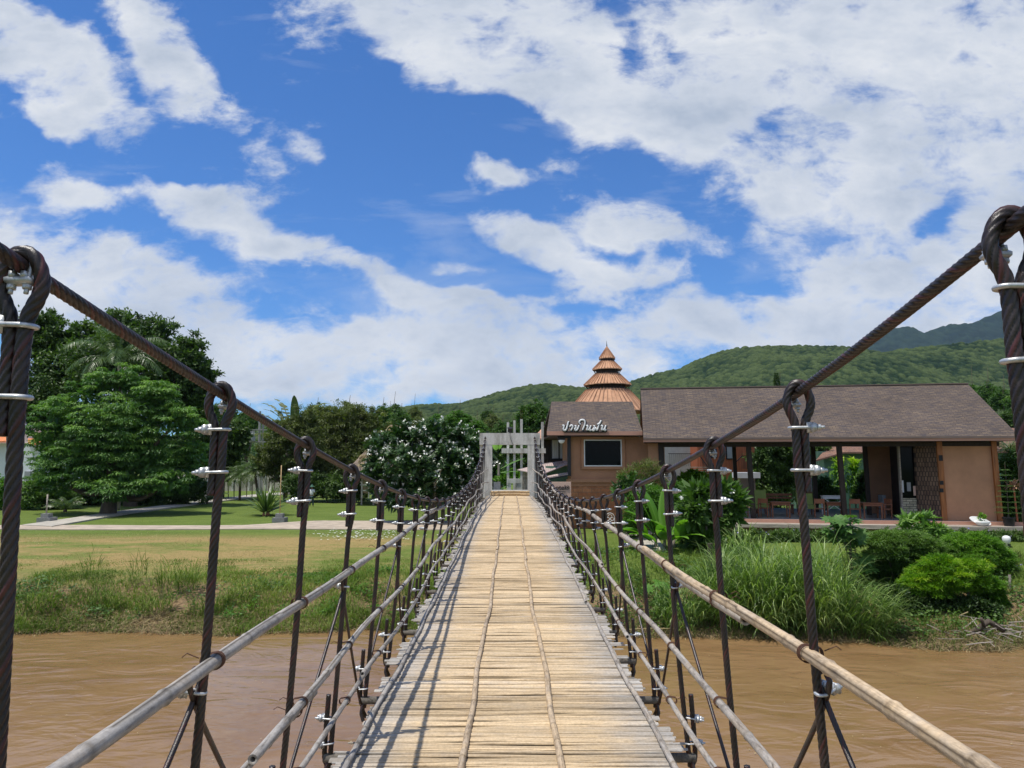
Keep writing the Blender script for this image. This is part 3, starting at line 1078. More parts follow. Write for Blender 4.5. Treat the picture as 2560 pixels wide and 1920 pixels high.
# -- deck: split bamboo slats laid across, ragged at both ends
def build_deck():
    V, Q, T, G = [], [], [], []
    y = -1.5; n = 0; k = 0
    patch_t = .5; patch_x = (0, 0)
    half_l = half_r = 1.0; run = 0
    while y < YEND:
        w = random.choice([.012, .016, .022, .03, .042, .055])
        if run <= 0:
            run = random.randint(2, 8)
            half_l = .87 + random.uniform(0, .13); half_r = .87 + random.uniform(0, .14)
            patch_t = random.gauss(.52, .10)
        run -= 1
        fade = 1 - .18 * float(sstep(22, 27, y))
        if random.random() < .07: ex = random.uniform(.02, .10)
        else: ex = 0
        xl = -(half_l + random.uniform(-.02, .02) + ex * (random.random() < .5)) * fade; xr = (half_r + random.uniform(-.02, .02) + ex * (random.random() < .5)) * fade
        nseg = 12 if y < 12 else 8
        X = np.linspace(xl, xr, nseg + 1)
        ph = random.uniform(0, 6.28)
        wob = .0035 * np.sin(X * 3.1 + ph) + .002 * np.sin(X * 9 + ph * 2)
        z0 = zdeck(y) + random.uniform(-.0025, .0035) + .003 * np.sin(X * 6 + ph) + random.choice([0, 0, 0, .004])
        tone = np.clip(patch_t + random.gauss(0, .09) + .05 * np.sin(X * 2.2 + ph), .1, 1)
        if random.random() < .035: tone = tone * .6
        node = np.exp(-((np.mod(X + ph, .42) - .2) / .012) ** 2)
        g = np.clip((np.abs(X) - .50) / .42, 0, 1) * 1.0 + .0 + .25 * (random.random() < .12) + random.gauss(0, .06) - .25 * float(sstep(5, 14, y)) * (np.abs(X) < .6)
        for (dy, dz) in ((.0, -.007), (.12, .0), (.5, .0022), (.88, .0), (1.0, -.007)):
            V.append(np.stack([X, y + dy * w * 1.02 + wob, z0 + dz], 1))
            T.append(tone * (.74 if dy in (0., 1.) else 1)); G.append(g)
        m = nseg + 1
        for r in range(4):
            for c in range(nseg):
                a = n + r * m + c
                Q.append((a, a + 1, a + m + 1, a + m))
        n += 5 * m
        # squared end faces
        y += w + (random.uniform(.001, .004) if random.random() < .35 else 0)
        k += 1
    mk('deck', np.concatenate(V), np.array(Q), M['slat'], bridge, tone=np.concatenate(T), mixv=np.concatenate(G))
    # the mat below the slats
    ys_ = np.linspace(-1.5, YEND, 60)
    mb = MB()
    Vb = [(sx, yy, zdeck(yy) - dz) for dz in (.012, .030) for yy in ys_ for sx in (-.90, .90)]
    mm = len(ys_) * 2
    Qb = []
    for i in range(len(ys_) - 1):
        a = 2 * i
        Qb += [(a, a + 1, a + 3, a + 2), (mm + a, mm + a + 2, mm + a + 3, mm + a + 1), (a, a + 2, mm + a + 2, mm + a), (a + 1, mm + a + 1, mm + a + 3, a + 3)]
    mb.add(Vb, Qb, tone=.22, mixv=.5)
    mb.build('deck_underlay', M['slat'], bridge)


build_deck()


def bamboo(path, r, name, parent=bridge, mixv=.9, tone=.6, node_gap=.33, hollow0=True, hollow1=True, taper=1.0, n=12, crack=True):
    P, s = smooth_path(path, .022)
    Ln = s[-1]
    ph = random.uniform(0, node_gap)
    q_ = np.mod(s + ph + .03 * np.sin(s * 5), node_gap)
    d = np.minimum(q_, node_gap - q_)
    rad = r * np.linspace(1, taper, len(P)) * (1 + .17 * np.exp(-(d / .011) ** 2) - .03 * np.exp(-((d - .03) / .015) ** 2))
    V, Q, _ = tube_data(P, rad, n, False)
    tn = np.repeat(tone + .07 * np.sin(s * 3 + ph * 9) + .06 * np.sin(s * 13) - .42 * np.exp(-((d - .006) / .007) ** 2), n)
    # a weather crack along the upper side
    if crack:
        c0 = random.uniform(0, Ln * .25); c1 = c0 + random.uniform(1.4, 3.6); col = int(n * (.84 if P[0][0] < 0 else .64))
        for i in range(len(P)):
            if c0 < s[i] < c1: tn[i * n + (col + (1 if math.sin(s[i] * 2.3) > .5 else 0)) % n] = .02
    mx = np.full(len(V), mixv)
    mb = MB()
    mb.add(V, Q, tone=np.clip(tn, .05, 1), mixv=mx)
    # open ends: rim and dark hollow
    for end, do in ((0, hollow0), (len(P) - 1, hollow1)):
        ring = V[end * n:(end + 1) * n]; c = ring.mean(0)
        inner = c + (ring - c) * .55
        dr = (P[1] - P[0]) if end == 0 else (P[-2] - P[-1])
        dr = dr / np.linalg.norm(dr)
        deep = inner + dr * .05
        VV = np.concatenate([ring, inner, deep, [c + dr * .05]])
        QQ = [(i, (i + 1) % n, n + (i + 1) % n, n + i) for i in range(n)] + [(n + i, n + (i + 1) % n, 2 * n + (i + 1) % n, 2 * n + i) for i in range(n)]
        TT = [(2 * n + i, 2 * n + (i + 1) % n, 3 * n) for i in range(n)]
        mb.add(VV, QQ, TT, tone=np.concatenate([np.full(n, .7), np.full(n, .5), np.zeros(n + 1)]), mixv=mixv)
    return mb.build(name, M['pole'], parent, smooth=True)


def strip(xf, z_off, r, mixv, tone, splits):
    for (a, b) in splits:
        ys_ = np.arange(a, b + .01, .45)
        ph = random.uniform(0, 6)
        pts = [(xf(y) + .008 * math.sin(y * 1.9 + ph) + .005 * math.sin(y * 4.3 + ph), y, zdeck(y) + z_off + .003 * math.sin(y * 5)) for y in ys_]
        o = bamboo(pts, r, 'floor_batten', mixv=mixv, tone=tone, node_gap=.27, n=8, crack=False)


def edge_x(sg):
    return lambda y: sg * (.865 - .12 * float(sstep(22, 27, y)))


strip(lambda y: -.255 + .035 * float(sstep(5, 9, y)), .016, .019, .45, .66, [(-1.2, 4.4), (4.1, 12.6), (12.3, 20.5), (20.2, 27.4)])
strip(lambda y: .275 - .03 * float(sstep(5, 9, y)), .016, .020, .38, .70, [(-1.2, 3.2), (3.0, 11.6), (11.3, 19.6), (19.3, 27.4)])
strip(edge_x(-1), .022, .017, 1.0, .60, [(-1.2, 3.3), (3.1, 7.6), (7.3, 16.4), (16.0, 27.3)])
strip(edge_x(1), .022, .017, .9, .66, [(-1.2, 4.0), (3.7, 8.6), (8.3, 15.2), (15.0, 27.3)])

HY = [.34, 1.32] + [.36 + i for i in range(2, 28)]          # hanger stations
for y in HY:
    mb = MB(); zz = float(zdeck(y)) - .075
    V_, Q_, T_ = tube_data([(-1.07, y, zz), (0, y, zz - .01), (1.07, y, zz)], .028, 8); mb.add(V_, Q_, T_, tone=.2, mixv=1.0)
    mb.build('cross_beam', M['pole'], bridge, smooth=True)


# -- handrails: three lines of bamboo poles on each side
def rail_pts(sg, base_x, dz, a, b, wob, lift=0.0, xo=0.0):
    ph = random.uniform(0, 6)
    pts = []
    for y in np.arange(a, b + .26, .5):
        y = min(y, b)
        far = float(sstep(6, 18, y))
        adj = float(np.interp(y, [0, 6, 8.7, 12, 16, 20, 27.6], [0, .035, .02, -.14, -.18, -.12, .04])) * (1 if dz > .9 else .45 if dz > .4 else .1)
        pts.append((sg * (base_x + xo + .012 * math.sin(y * 1.3 + ph) - .10 * float(sstep(25, 27.7, y))) + wob * (.4 + far) * math.sin(y * 1.7 + ph) * (.5 + far), y,
                    float(zdeck(y)) + dz + adj + lift + wob * (.5 + 1.6 * far) * math.sin(y * 1.15 + ph * 1.7) + .5 * wob * math.sin(y * 2.9)))
    return pts


rails = {}
spec = [
    # side, x, height, radius, list of (from, to, lift, xoffset, mixv, tone)
    (-1, .945, .955, .0215, [(.1, 9.2, 0, 0, 1.0, .66), (8.7, 17.6, .02, .01, .95, .62), (17.2, 27.9, 0, 0, .9, .6)]),
    (-1, .945, .520, .0185, [(-.3, 3.75, -.030, .008, 1.0, .58), (2.75, 10.1, .005, 0, 1.0, .68), (9.6, 18.2, .01, 0, .95, .6), (17.8, 27.9, 0, 0, .9, .58)]),
    (-1, .945, .225, .0160, [(-.3, 5.05, 0, 0, 1.0, .50), (4.85, 10.4, .012, 0, 1.0, .5), (10.1, 18.6, 0, 0, .95, .55), (18.2, 27.9, 0, 0, .9, .55)]),
    (1, .945, .965, .0235, [(.1, 5.1, .018, .0, .42, .80), (3.0, 12.2, -.008, .012, .8, .66), (11.6, 20.2, .015, 0, .8, .62), (19.7, 27.9, 0, 0, .8, .6)]),
    (1, .945, .520, .0185, [(-.3, 7.9, 0, 0, .85, .64), (7.6, 16.1, .01, 0, .85, .66), (15.7, 27.9, 0, 0, .9, .62)]),
    (1, .945, .225, .0160, [(-.3, 6.1, 0, 0, .9, .62), (5.9, 13.7, .012, 0, .9, .66), (13.2, 27.9, 0, 0, .9, .6)]),
]
RAILZ = {}
for (sg, bx_, dz, r, pieces) in spec:
    for (a, b, lift, xo, mv, tn) in pieces:
        pts = rail_pts(sg, bx_, dz, a, b, .008 if dz > .9 else .013, lift, xo)
        o = bamboo(pts, r, 'handrail_pole' if dz > .9 else 'guard_pole', mixv=mv, tone=tn, taper=.86, n=14 if a < 5 else 10)
        arr = np.array(pts)
        for y in HY:
            if a + .1 < y < b - .1 and y < 9:
                c = np.array([np.interp(y, arr[:, 1], arr[:, 0]), y + .03, np.interp(y, arr[:, 1], arr[:, 2])])
                mbt = MB()
                for tt in (0, .011, .019):
                    ph = random.uniform(-.3, .3)
                    ang = np.linspace(0, 2 * PI, 17)
                    ring = [(c[0] + (r + .004) * math.cos(t) + (sg * .022 if math.cos(t) * sg > .5 else 0), c[1] + tt + .012 * ph * math.sin(t) + (0.0), c[2] + (r + .004) * math.sin(t)) for t in ang]
                    mbt.tube(ring, .0022, 5, caps=False)
                if random.random() < .6:
                    e = c + np.array([sg * (r + .03), 0, .01])
                    mbt.tube([e, e + (sg * .03, -.02, .02), e + (sg * .05, -.01, .005)], .0018, 4)
                mbt.build('wire_tie', M['wire'], o)


# -- rope clip: U bolt, saddle, two nuts (outward side is -X)
def clip_mesh(half=.030):
    mb = MB(); r = .0062; g = .021
    arc = [(half - .012 + .021 * math.cos(t) * .9, g * math.sin(t), 0) for t in np.linspace(PI / 2, -PI / 2, 9)]
    path = [(-.078, g, 0), (-.04, g, 0)] + arc + [(-.04, -g, 0), (-.078, -g, 0)]
    mb.tube(resample(path, .007)[0], r, 8)
    # saddle with two ears and a waist
    prof = [(-.030, -.026, -.013, .013), (-.038, -.034, -.019, .019), (-.047, -.034, -.016, .016), (-.053, -.028, -.010, .010)]
    V = []
    for (x, yy, z0, z1) in prof:
        V += [(x, yy, z0), (x, -yy, z0), (x, -yy, z1), (x, yy, z1)]
    Q = [(0, 1, 2, 3), (15, 14, 13, 12)]
    for i in range(3):
        a = 4 * i
        Q += [(a + k, a + 4 + k, a + 4 + (k + 1) % 4, a + (k + 1) % 4) for k in range(4)]
    mb.add(V, Q)
    mb.box((-.027, .016, 0), (.016, .012, .040)); mb.box((-.027, -.016, 0), (.016, .012, .040))
    for s_ in (-1, 1):
        # hexagonal nuts on the two legs
        a = np.linspace(0, 2 * PI, 6, endpoint=False)
        ring = [(x, s_ * g + rr * math.cos(t), rr * math.sin(t)) for x, rr in ((-.052, .011), (-.054, .0125), (-.063, .0125), (-.065, .011)) for t in a]
        Qn = [(i * 6 + k, i * 6 + (k + 1) % 6, (i + 1) * 6 + (k + 1) % 6, (i + 1) * 6 + k) for i in range(3) for k in range(6)]
        Tn = [(18, 18 + k, 18 + k + 1) for k in range(1, 5)] + [(0, k + 1, k) for k in range(1, 5)]
        mb.add(ring, Qn, Tn)
    V = np.concatenate(mb.V)
    f = [np.concatenate(mb.Q), np.concatenate(mb.T)]
    return raw_mesh('rope_clip', V, f, M['zinc'], np.concatenate(mb.t), np.concatenate(mb.mx), True)


CLIP = clip_mesh()
CLIP_S = clip_mesh(.022)


def add_clip(parent, p, sg, tilt=0.0, yaw=0.0, mesh=None, extra=None):
    o = bpy.data.objects.new('rope_clip', mesh or CLIP)
    COL.objects.link(o); o.parent = parent
    loc, rz = ROOTS[parent.name]
    o.location = [float(a) for a in (np.array(p) - loc)]
    o.scale = (.92, .9, .86)
    e = (0, tilt, yaw + (PI if sg > 0 else 0))
    o.rotation_euler = extra if extra else e
    return o


R_H = .0138
for i, y in enumerate(HY):
    if y > 27.5: break
    for sg in (-1, 1):
        if i == 1: y = 1.375 if sg < 0 else 1.325
        det = 1.0 if i < 7 else (.5 if i < 14 else 0)
        sides = {1.0: 42, .5: 24, 0: 12}[det]; per = {1.0: 22, .5: 12, 0: 5}[det]
        jit = random.uniform(-.01, .01)
        zc = float(zcable(y, sg)); xc = sg * .95
        zb = float(zdeck(y)) - .125; xb = sg * ((.915 if sg < 0 else 1.0) if i <= 1 else 1.045)
        zt = zb + .40                              # top of the doubled foot
        Ldrop = zc - zb
        neck = min(.105, Ldrop * .20); d2 = min(.255, Ldrop * .38)
        tw = random.uniform(-.015, .015)

        def P(dx, dy, dz): return (xc + sg * dx, y + dy, zc + dz)
        # dx > 0 is outward
        loop = [P(.017, 0, -d2 - .075), P(.017, .002, -d2), P(.016, 0, -neck - .01), P(.034, -.004, -neck * .55), P(.036, -.006, -neck * .22), P(.020, -.004, .018), P(0, 0, .030),
                P(-.020, .004, .018), P(-.036, .006, -neck * .22), P(-.032, .004, -neck * .55), P(-.014, 0, -neck - .01), P(-.011, -.002, -d2)]
        zmid = zc - d2 - .14
        u = lambda z: (zc - z) / (zc - zb)
        tail = [(xc + (xb - xc) * u(z) ** 1.3 - sg * .006 + tw * math.sin(PI * u(z)), y + jit * math.sin(PI * u(z)), z) for z in np.linspace(zmid, zb, 5)]
        path, _ = smooth_path(loop + tail, .01)
        V, Q, T, tn = rope_data(path, R_H, .15, 6, sides, per, random.uniform(0, 6))
        mb = MB(); mb.add(V, Q, T, tone=tn)
        # doubled foot: the rope turns under the beam and comes back up
        foot, _ = smooth_path([(xb + sg * .0, y, zb - .0), (xb + sg * .024, y + .004, zb + .05), (xb + sg * .020 - .0, y, zb + .2), (xb - sg * .020 + sg * .028, y, zt), ], .02)
        V, Q, T, tn = rope_data(foot, R_H, .15, 6, sides, per, 1.0)
        mb.add(V, Q, T, tone=tn)
        if det:
            for s2 in (-1, 1):
                V, Q, T, tn = rope_data([(xb, y, zb + .06), (xb + sg * .01, y + s2 * .03, zb - .03), (xb - sg * .01, y + s2 * .045, zb - .08)], R_H * .9, .15, 6, sides, per)
                mb.add(V, Q, T, tone=tn)
        h = mb.build('hanger_rope', M['rope'], bridge, smooth=True)
        add_clip(h, P(.001, 0, -neck - .012), sg, random.uniform(-.06, .06), random.uniform(-.25, .25))
        add_clip(h, P(.004, 0, -d2), sg, random.uniform(-.06, .06), random.uniform(-.25, .25))
        if i < 16:
            for dz in (.13, .27):
                add_clip(h, (xb + sg * .008, y, zb + dz), sg, random.uniform(-.08, .08), random.uniform(-.35, .35))
        # braces from every second hanger at rail height
        if i % 2 == 0:
            zr = min(float(zdeck(y)) + .86, zc - d2 - .1)
            ux = xc + (xb - xc) * max(.05, (zc - zr) / Ldrop) ** 1.3 - sg * .006
            zr = min(zr, zc - d2 - .1)
            if i < 16:
                add_clip(h, (ux + sg * .01, y, zr + .03), sg, .2, random.uniform(.3, .8), CLIP)
            for s2 in (-1, 1):
                y2 = y + s2 * .93
                if y2 < -.8 or y2 > 27.4: continue
                zb2 = float(zdeck(y2)) - .02
                pth, _ = smooth_path([(ux + sg * .012, y, zr + .10), (ux + sg * .014, y + s2 * .02, zr - .02), (xb + sg * .012, y2 - s2 * .1, zb2 + .08), (xb, y2, zb2 - .06)], .03)
                V, Q, T, tn = rope_data(pth, .0085, .10, 6, 30 if det == 1 else 10, 12 if det == 1 else 4, random.uniform(0, 6))
                mbb = MB(); mbb.add(V, Q, T, tone=tn)
                mbb.build('brace_rope', M['rope'], bridge, smooth=True)

for sg in (-1, 1):
    yy = np.concatenate([np.linspace(-1.6, 27.75, 90)])
    pth = [(sg * .95, y, float(zcable(y, sg))) for y in yy]
    for a, b, sides, per in ((-1.6, 6.0, 42, 22), (6.0, 14, 24, 10), (14, 27.75, 10, 3)):
        pp = [p for p in pth if a - .2 <= p[1] <= b + .2]
        V, Q, T, tn = rope_data(pp, .0145, .13, 6, sides, per, 0)
        mb = MB() if a == -1.6 else mb
        mb.add(V, Q, T, tone=tn)
    c = mb.build('main_cable', M['rope'], bridge, smooth=True)
    for i, y in enumerate(HY[:7]):
        # stop clip that keeps the loop from sliding down the cable
        slope = -.1844 + .014 * y
        o = bpy.data.objects.new('cable_clip', CLIP_S); COL.objects.link(o); o.parent = c
        loc, rz = ROOTS[bridge.name]
        yy_ = y + .055
        o.location = [float(a) for a in (np.array([sg * .95, yy_, float(zcable(yy_, sg))]) - loc)]
        o.scale = (.72, .72, .72)
        o.rotation_euler = (Matrix.Rotation(math.atan(slope), 3, 'X') @ Matrix.Rotation(-PI / 2, 3, 'Y') @ Matrix.Rotation(PI / 2, 3, 'X')).to_euler()
# two thick bamboo poles as a threshold
for k, (yy, zz) in enumerate(((27.60, .05), (27.80, .13))):
    bamboo([(-.74, yy, float(zdeck(yy)) + zz), (0, yy, float(zdeck(yy)) + zz + .01), (.74, yy, float(zdeck(yy)) + zz)], .05, 'threshold_pole', mixv=.1, tone=.85)

# ------------------------------------------------------------------ concrete gateway and landing
gate = thing('bridge_gateway', 'square weathered white concrete gateway frame at the far end of the bridge', 'gateway', (0, 28.0, 2.0))
zt = at(1275, 1083, 28)[2]; zl = at(1275, 1112, 28)[2]


def gx(px): return at(px, 1150, 28)[0]


mb = MB(); mb.bx(gx(1199), gx(1350), 27.86, 28.2, zl, zt); mb.build('lintel', M['concrete'], gate)
for (a, b, y0) in ((1213, 1230.5, 27.865), (1319, 1335.5, 27.865)):
    mb = MB(); mb.bx(gx(a), gx(b), y0, 28.16, 1.6, zl - .002); mb.build('column', M['concrete'], gate)
for (a, b, y0) in ((1199.5, 1212.8, 28.02), (1335.8, 1349.5, 28.02)):
    mb = MB(); mb.bx(gx(a), gx(b), y0, 28.19, 1.6, zl - .002); mb.build('side_pier', M['concrete'], gate)
for sg in (-1, 1):
    mb = MB(); X = sg * .95
    mb.tube([(X, 27.78, float(zcable(27.7))), (X, 27.82, zt - .14)], .016, 6); mb.lathe((X, 27.80, zt - .20), [(.03, -.03), (.045, 0), (.03, .03)], 8)
    mb.build('cable_anchor', M['rope'], gate)
land = tag(MB().bx(-1.35, 1.55, 28.22, 35.0, 1.5, 4.08).build('bridge_landing', M['concrete2']), kind='structure')

fl = thing('floodlight', 'small black floodlight standing on top of the concrete gateway lintel', 'floodlight', at(1275, 1083, 28.0))
b0 = at(1275, 1083, 28.0)
mb = MB(); mb.box(b0 + (0, -.04, .12), (.16, .09, .14), rx=.5); mb.box(b0 + (0, -.04, .20), (.20, .12, .02), rx=.5); mb.build('housing', M['black'], fl)
mb = MB(); mb.bx(b0[0] - .09, b0[0] - .075, b0[1] - .03, b0[1], b0[2], b0[2] + .13); mb.bx(b0[0] + .075, b0[0] + .09, b0[1] - .03, b0[1], b0[2], b0[2] + .13); mb.bx(b0[0] - .09, b0[0] + .09, b0[1] - .03, b0[1], b0[2], b0[2] + .015); mb.build('bracket', M['black'], fl)
mb = MB(); mb.tube([b0 + (0, -.16, .03), b0 + (.01, -.165, -.2), b0 + (.12, -.165, -.44), b0 + (.14, -.10, -.47)], .008, 5); mb.build('power_cord', M['black'], fl)

# ------------------------------------------------------------------ building materials
def mat_shingle(name, a, b_, c_, row=.11, wid=.32):
    m, nt, b = newmat(name)
    tc = nt.nodes.new('ShaderNodeTexCoord'); sep = nt.nodes.new('ShaderNodeSeparateXYZ'); nt.links.new(tc.outputs['Object'], sep.inputs[0])
    cmb = nt.nodes.new('ShaderNodeCombineXYZ')
    nt.links.new(sep.outputs[0], cmb.inputs[0]); nt.links.new(mth(nt, 'MULTIPLY', sep.outputs[2], 1.85), cmb.inputs[1])
    br = nt.nodes.new('ShaderNodeTexBrick')
    br.inputs['Scale'].default_value = 1.0
    br.inputs['Brick Width'].default_value = wid; br.inputs['Row Height'].default_value = row
    br.inputs['Mortar Size'].default_value = .012; br.inputs['Mortar Smooth'].default_value = .3
    br.inputs['Color1'].default_value = (*a, 1); br.inputs['Color2'].default_value = (*b_, 1)
    br.inputs['Mortar'].default_value = tuple(q_ * .35 for q_ in a) + (1,)
    nt.links.new(cmb.outputs[0], br.inputs['Vector'])
    n = nnoise(nt, 1.0, 3, .6, vec=cmb.outputs[0], sc=(2.2, 12, 1))
    col = mixc(nt, ramp(nt, n, [(.44, (0, 0, 0)), (.60, (.95, .95, .95))]), br.outputs[0], c_)
    n2 = nnoise(nt, .5, 5, .6)
    col = mixc(nt, 1.0, col, ramp(nt, n2, [(.3, (.85, .85, .85)), (.7, (1.12, 1.12, 1.12))]), 'MULTIPLY')
    nt.links.new(col, b.inputs['Base Color'])
    b.inputs['Roughness'].default_value = .9
    b.inputs['Specular IOR Level'].default_value = .15
    bump(nt, b, br.outputs['Fac'], .5, -.02)
    return m


def mat_brick(name, a, b_, mortar, row=.2, wid=.42, axis='x', ms=.014, rough=.85):
    m, nt, b = newmat(name)
    tc = nt.nodes.new('ShaderNodeTexCoord'); sep = nt.nodes.new('ShaderNodeSeparateXYZ'); nt.links.new(tc.outputs['Object'], sep.inputs[0])
    cmb = nt.nodes.new('ShaderNodeCombineXYZ')
    nt.links.new(sep.outputs[0], cmb.inputs[0]); nt.links.new(sep.outputs[2], cmb.inputs[1])
    br = nt.nodes.new('ShaderNodeTexBrick'); br.inputs['Scale'].default_value = 1.0
    br.inputs['Brick Width'].default_value = wid; br.inputs['Row Height'].default_value = row
    br.inputs['Mortar Size'].default_value = ms
    br.inputs['Color1'].default_value = (*a, 1); br.inputs['Color2'].default_value = (*b_, 1); br.inputs['Mortar'].default_value = (*mortar, 1)
    nt.links.new(cmb.outputs[0], br.inputs['Vector'])
    n2 = nnoise(nt, 3.5, 7, .7)
    col = mixc(nt, 1.0, br.outputs[0], ramp(nt, n2, [(.3, (.6, .6, .6)), (.7, (1.3, 1.3, 1.3))]), 'MULTIPLY')
    nt.links.new(col, b.inputs['Base Color'])
    b.inputs['Roughness'].default_value = rough
    bump(nt, b, br.outputs['Fac'], .5, -.015)
    return m


def mat_ribs(name, c, pitch=.25, rough=.5, axis=0, var=.2):
    """ribbed sheet metal"""
    m, nt, b = newmat(name)
    tc = nt.nodes.new('ShaderNodeTexCoord'); sep = nt.nodes.new('ShaderNodeSeparateXYZ'); nt.links.new(tc.outputs['Object'], sep.inputs[0])
    w = mth(nt, 'ABSOLUTE', mth(nt, 'SINE', mth(nt, 'MULTIPLY', sep.outputs[axis], PI / pitch)))
    n = nnoise(nt, 1.5, 6, .65)
    col = ramp(nt, n, [(.3, [q_ * (1 - var) for q_ in c]), (.7, [q_ * (1 + var) for q_ in c])])
    col = mixc(nt, ramp(nt, w, [(0, (1, 1, 1)), (.22, (0, 0, 0))]), col, [q_ * .45 for q_ in c])
    nt.links.new(col, b.inputs['Base Color'])
    b.inputs['Roughness'].default_value = rough
    bump(nt, b, w, .5, .03)
    return m


M['shingle'] = mat_shingle('brown_roof_shingles', (.130, .100, .080), (.178, .135, .100), (.070, .060, .062))
M['shingle2'] = mat_shingle('reddish_roof_shingles', (.23, .13, .09), (.30, .17, .12), (.14, .09, .08))
M['render'] = mat_plain('pink_brown_render', (.53, .275, .155), .9, .12, 1.5, .25, dist=.006)
M['render_dk'] = mat_plain('brown_render', (.46, .235, .132), .9, .12, 1.5, .25, dist=.006)
M['fascia'] = mat_plain('peach_fascia_paint', (.50, .27, .19), .6, .08, 2, .1)
M['gutter'] = mat_plain('grey_brown_gutter', (.16, .12, .10), .6, .1, 3, .1)
M['darkwood'] = mat_plain('dark_stained_timber', (.030, .018, .012), .6, .4, 3, .3, sc=(4, 4, .5))
M['orangewood'] = mat_plain('varnished_orange_timber', (.33, .12, .035), .5, .35, 3, .3, sc=(5, 5, .4))
M['chairwood'] = mat_plain('reddish_chair_timber', (.26, .095, .045), .55, .3, 6, .2)
M['greywood'] = mat_plain('weathered_grey_planks', (.36, .31, .26), .85, .35, 3, .5, sc=(.5, 6, 6))
M['brick'] = mat_brick('red_brick_wall', (.42, .15, .065), (.52, .22, .10), (.30, .17, .10), .20, .46)
M['stone'] = mat_brick('brown_stone_cladding', (.17, .10, .065), (.25, .155, .10), (.06, .04, .03), .22, .085)
M['palebrick'] = mat_brick('pale_yellow_brick', (.42, .38, .26), (.55, .50, .36), (.09, .08, .06), .11, .30)
M['tilefloor'] = mat_plain('grey_floor_tiles', (.26, .27, .28), .35, .12, 2, .05)
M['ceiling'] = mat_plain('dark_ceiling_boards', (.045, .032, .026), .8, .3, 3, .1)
M['metalroof'] = mat_ribs('terracotta_metal_roof', (.52, .29, .18), .28)
M['corrug'] = mat_ribs('faded_corrugated_sheet', (.46, .36, .33), .11, .6)
M['greenwall'] = mat_plain('dull_green_wall', (.10, .19, .145), .8, .15, 2, .1)
M['redwood'] = mat_plain('red_timber_cladding', (.36, .105, .045), .7, .45, 2, .4, sc=(7, 7, .35))
M['steel'] = mat_plain('black_steel', (.02, .02, .022), .45, .2, 8, .05)
M['whitewall'] = mat_plain('white_painted_wall', (.72, .74, .76), .85, .04, 2, .1)
M['pinkwall'] = mat_plain('pink_painted_wall', (.62, .48, .47), .85, .05, 2, .1)
M['tile'] = mat_ribs('orange_clay_tiles', (.62, .20, .07), .22, .75, 0, .35)
M['thatch'] = mat_plain('grey_leaf_thatch', (.27, .21, .16), .95, .45, 2.5, .9, sc=(1, 1, 4), dist=.06)
M['woven'] = mat_plain('woven_bamboo_wall', (.30, .22, .13), .9, .3, 6, .5)
M['signpink'] = mat_plain('pink_sign_panel', (.62, .42, .33), .8, .05, 1, .05)
M['lime'] = mat_plain('lime_cushion_cloth', (.30, .36, .10), .9, .12, 3, .2)
M['curtain'] = mat_ribs('white_lace_curtain', (.62, .62, .60), .12, .9, 0, .12)
M['greycol'] = mat_plain('grey_board', (.30, .31, .32), .7, .1, 3, .1)
M['terracotta'] = mat_plain('terracotta_pot', (.40, .17, .09), .8, .2, 8, .2)


class Frame:
    """a building's own axes: x along the front, y into the depth, z up"""
    def __init__(s, o, rz):
        s.o = np.array(o, float); s.rz = rz
        c, sn = math.cos(rz), math.sin(rz)
        s.R = np.array([[c, -sn, 0], [sn, c, 0], [0, 0, 1]])

    def px(s, x, y, yl):
        """local point on the plane local-y = yl seen at a photo pixel"""
        d = s.R.T @ ray(x, y)
        o = s.R.T @ (np.array([0, 0, CAMZ]) - s.o)
        t = (yl - o[1]) / d[1]
        return o + d * t

    def w(s, p): return s.R @ np.array(p, float) + s.o

    def l(s, p): return s.R.T @ (np.array(p, float) - s.o)


# ------------------------------------------------------------------ riverside cafe
CF = Frame((6.4, 34.6, 2.1), -math.atan2(2.6, 16.2))
cafe = thing('riverside_cafe', 'long low cafe with brown shingle roof and open dark-posted front above the river bank', 'cafe', CF.o, CF.rz)
FL = CF.px(1900, 1298, .4)[2]                     # floor level, local
ZE = CF.px(2000, 1093, 0)[2]; ZR = CF.px(2000, 966, 4.5)[2]
LX = CF.px(2548, 1092, 0)[0]


def lb(mb, name, mat, par=cafe, smooth=False): return mb.build(name, mat, par, smooth, local=True)


def gable_roof(x0, x1, y0, yr, y1, ze, zr, t=.10, zb=None, oh=.0):
    """two slopes with thickness, ridge along x"""
    zb = ze if zb is None else zb
    mb = MB()
    for (ya, za, yb, zb_) in ((y0, ze, yr, zr), (y1, zb, yr, zr)):
        V = [(x0, ya, za), (x1, ya, za), (x1, yb, zb_), (x0, yb, zb_), (x0, ya, za - t), (x1, ya, za - t), (x1, yb, zb_ - t), (x0, yb, zb_ - t)]
        mb.add(V, [(0, 1, 2, 3), (7, 6, 5, 4), (0, 4, 5, 1), (1, 5, 6, 2), (2, 6, 7, 3), (3, 7, 4, 0)])
    return mb


lb(gable_roof(0, LX, 0, 4.5, 9.0, ZE, ZR, .08), 'roof', M['shingle'])
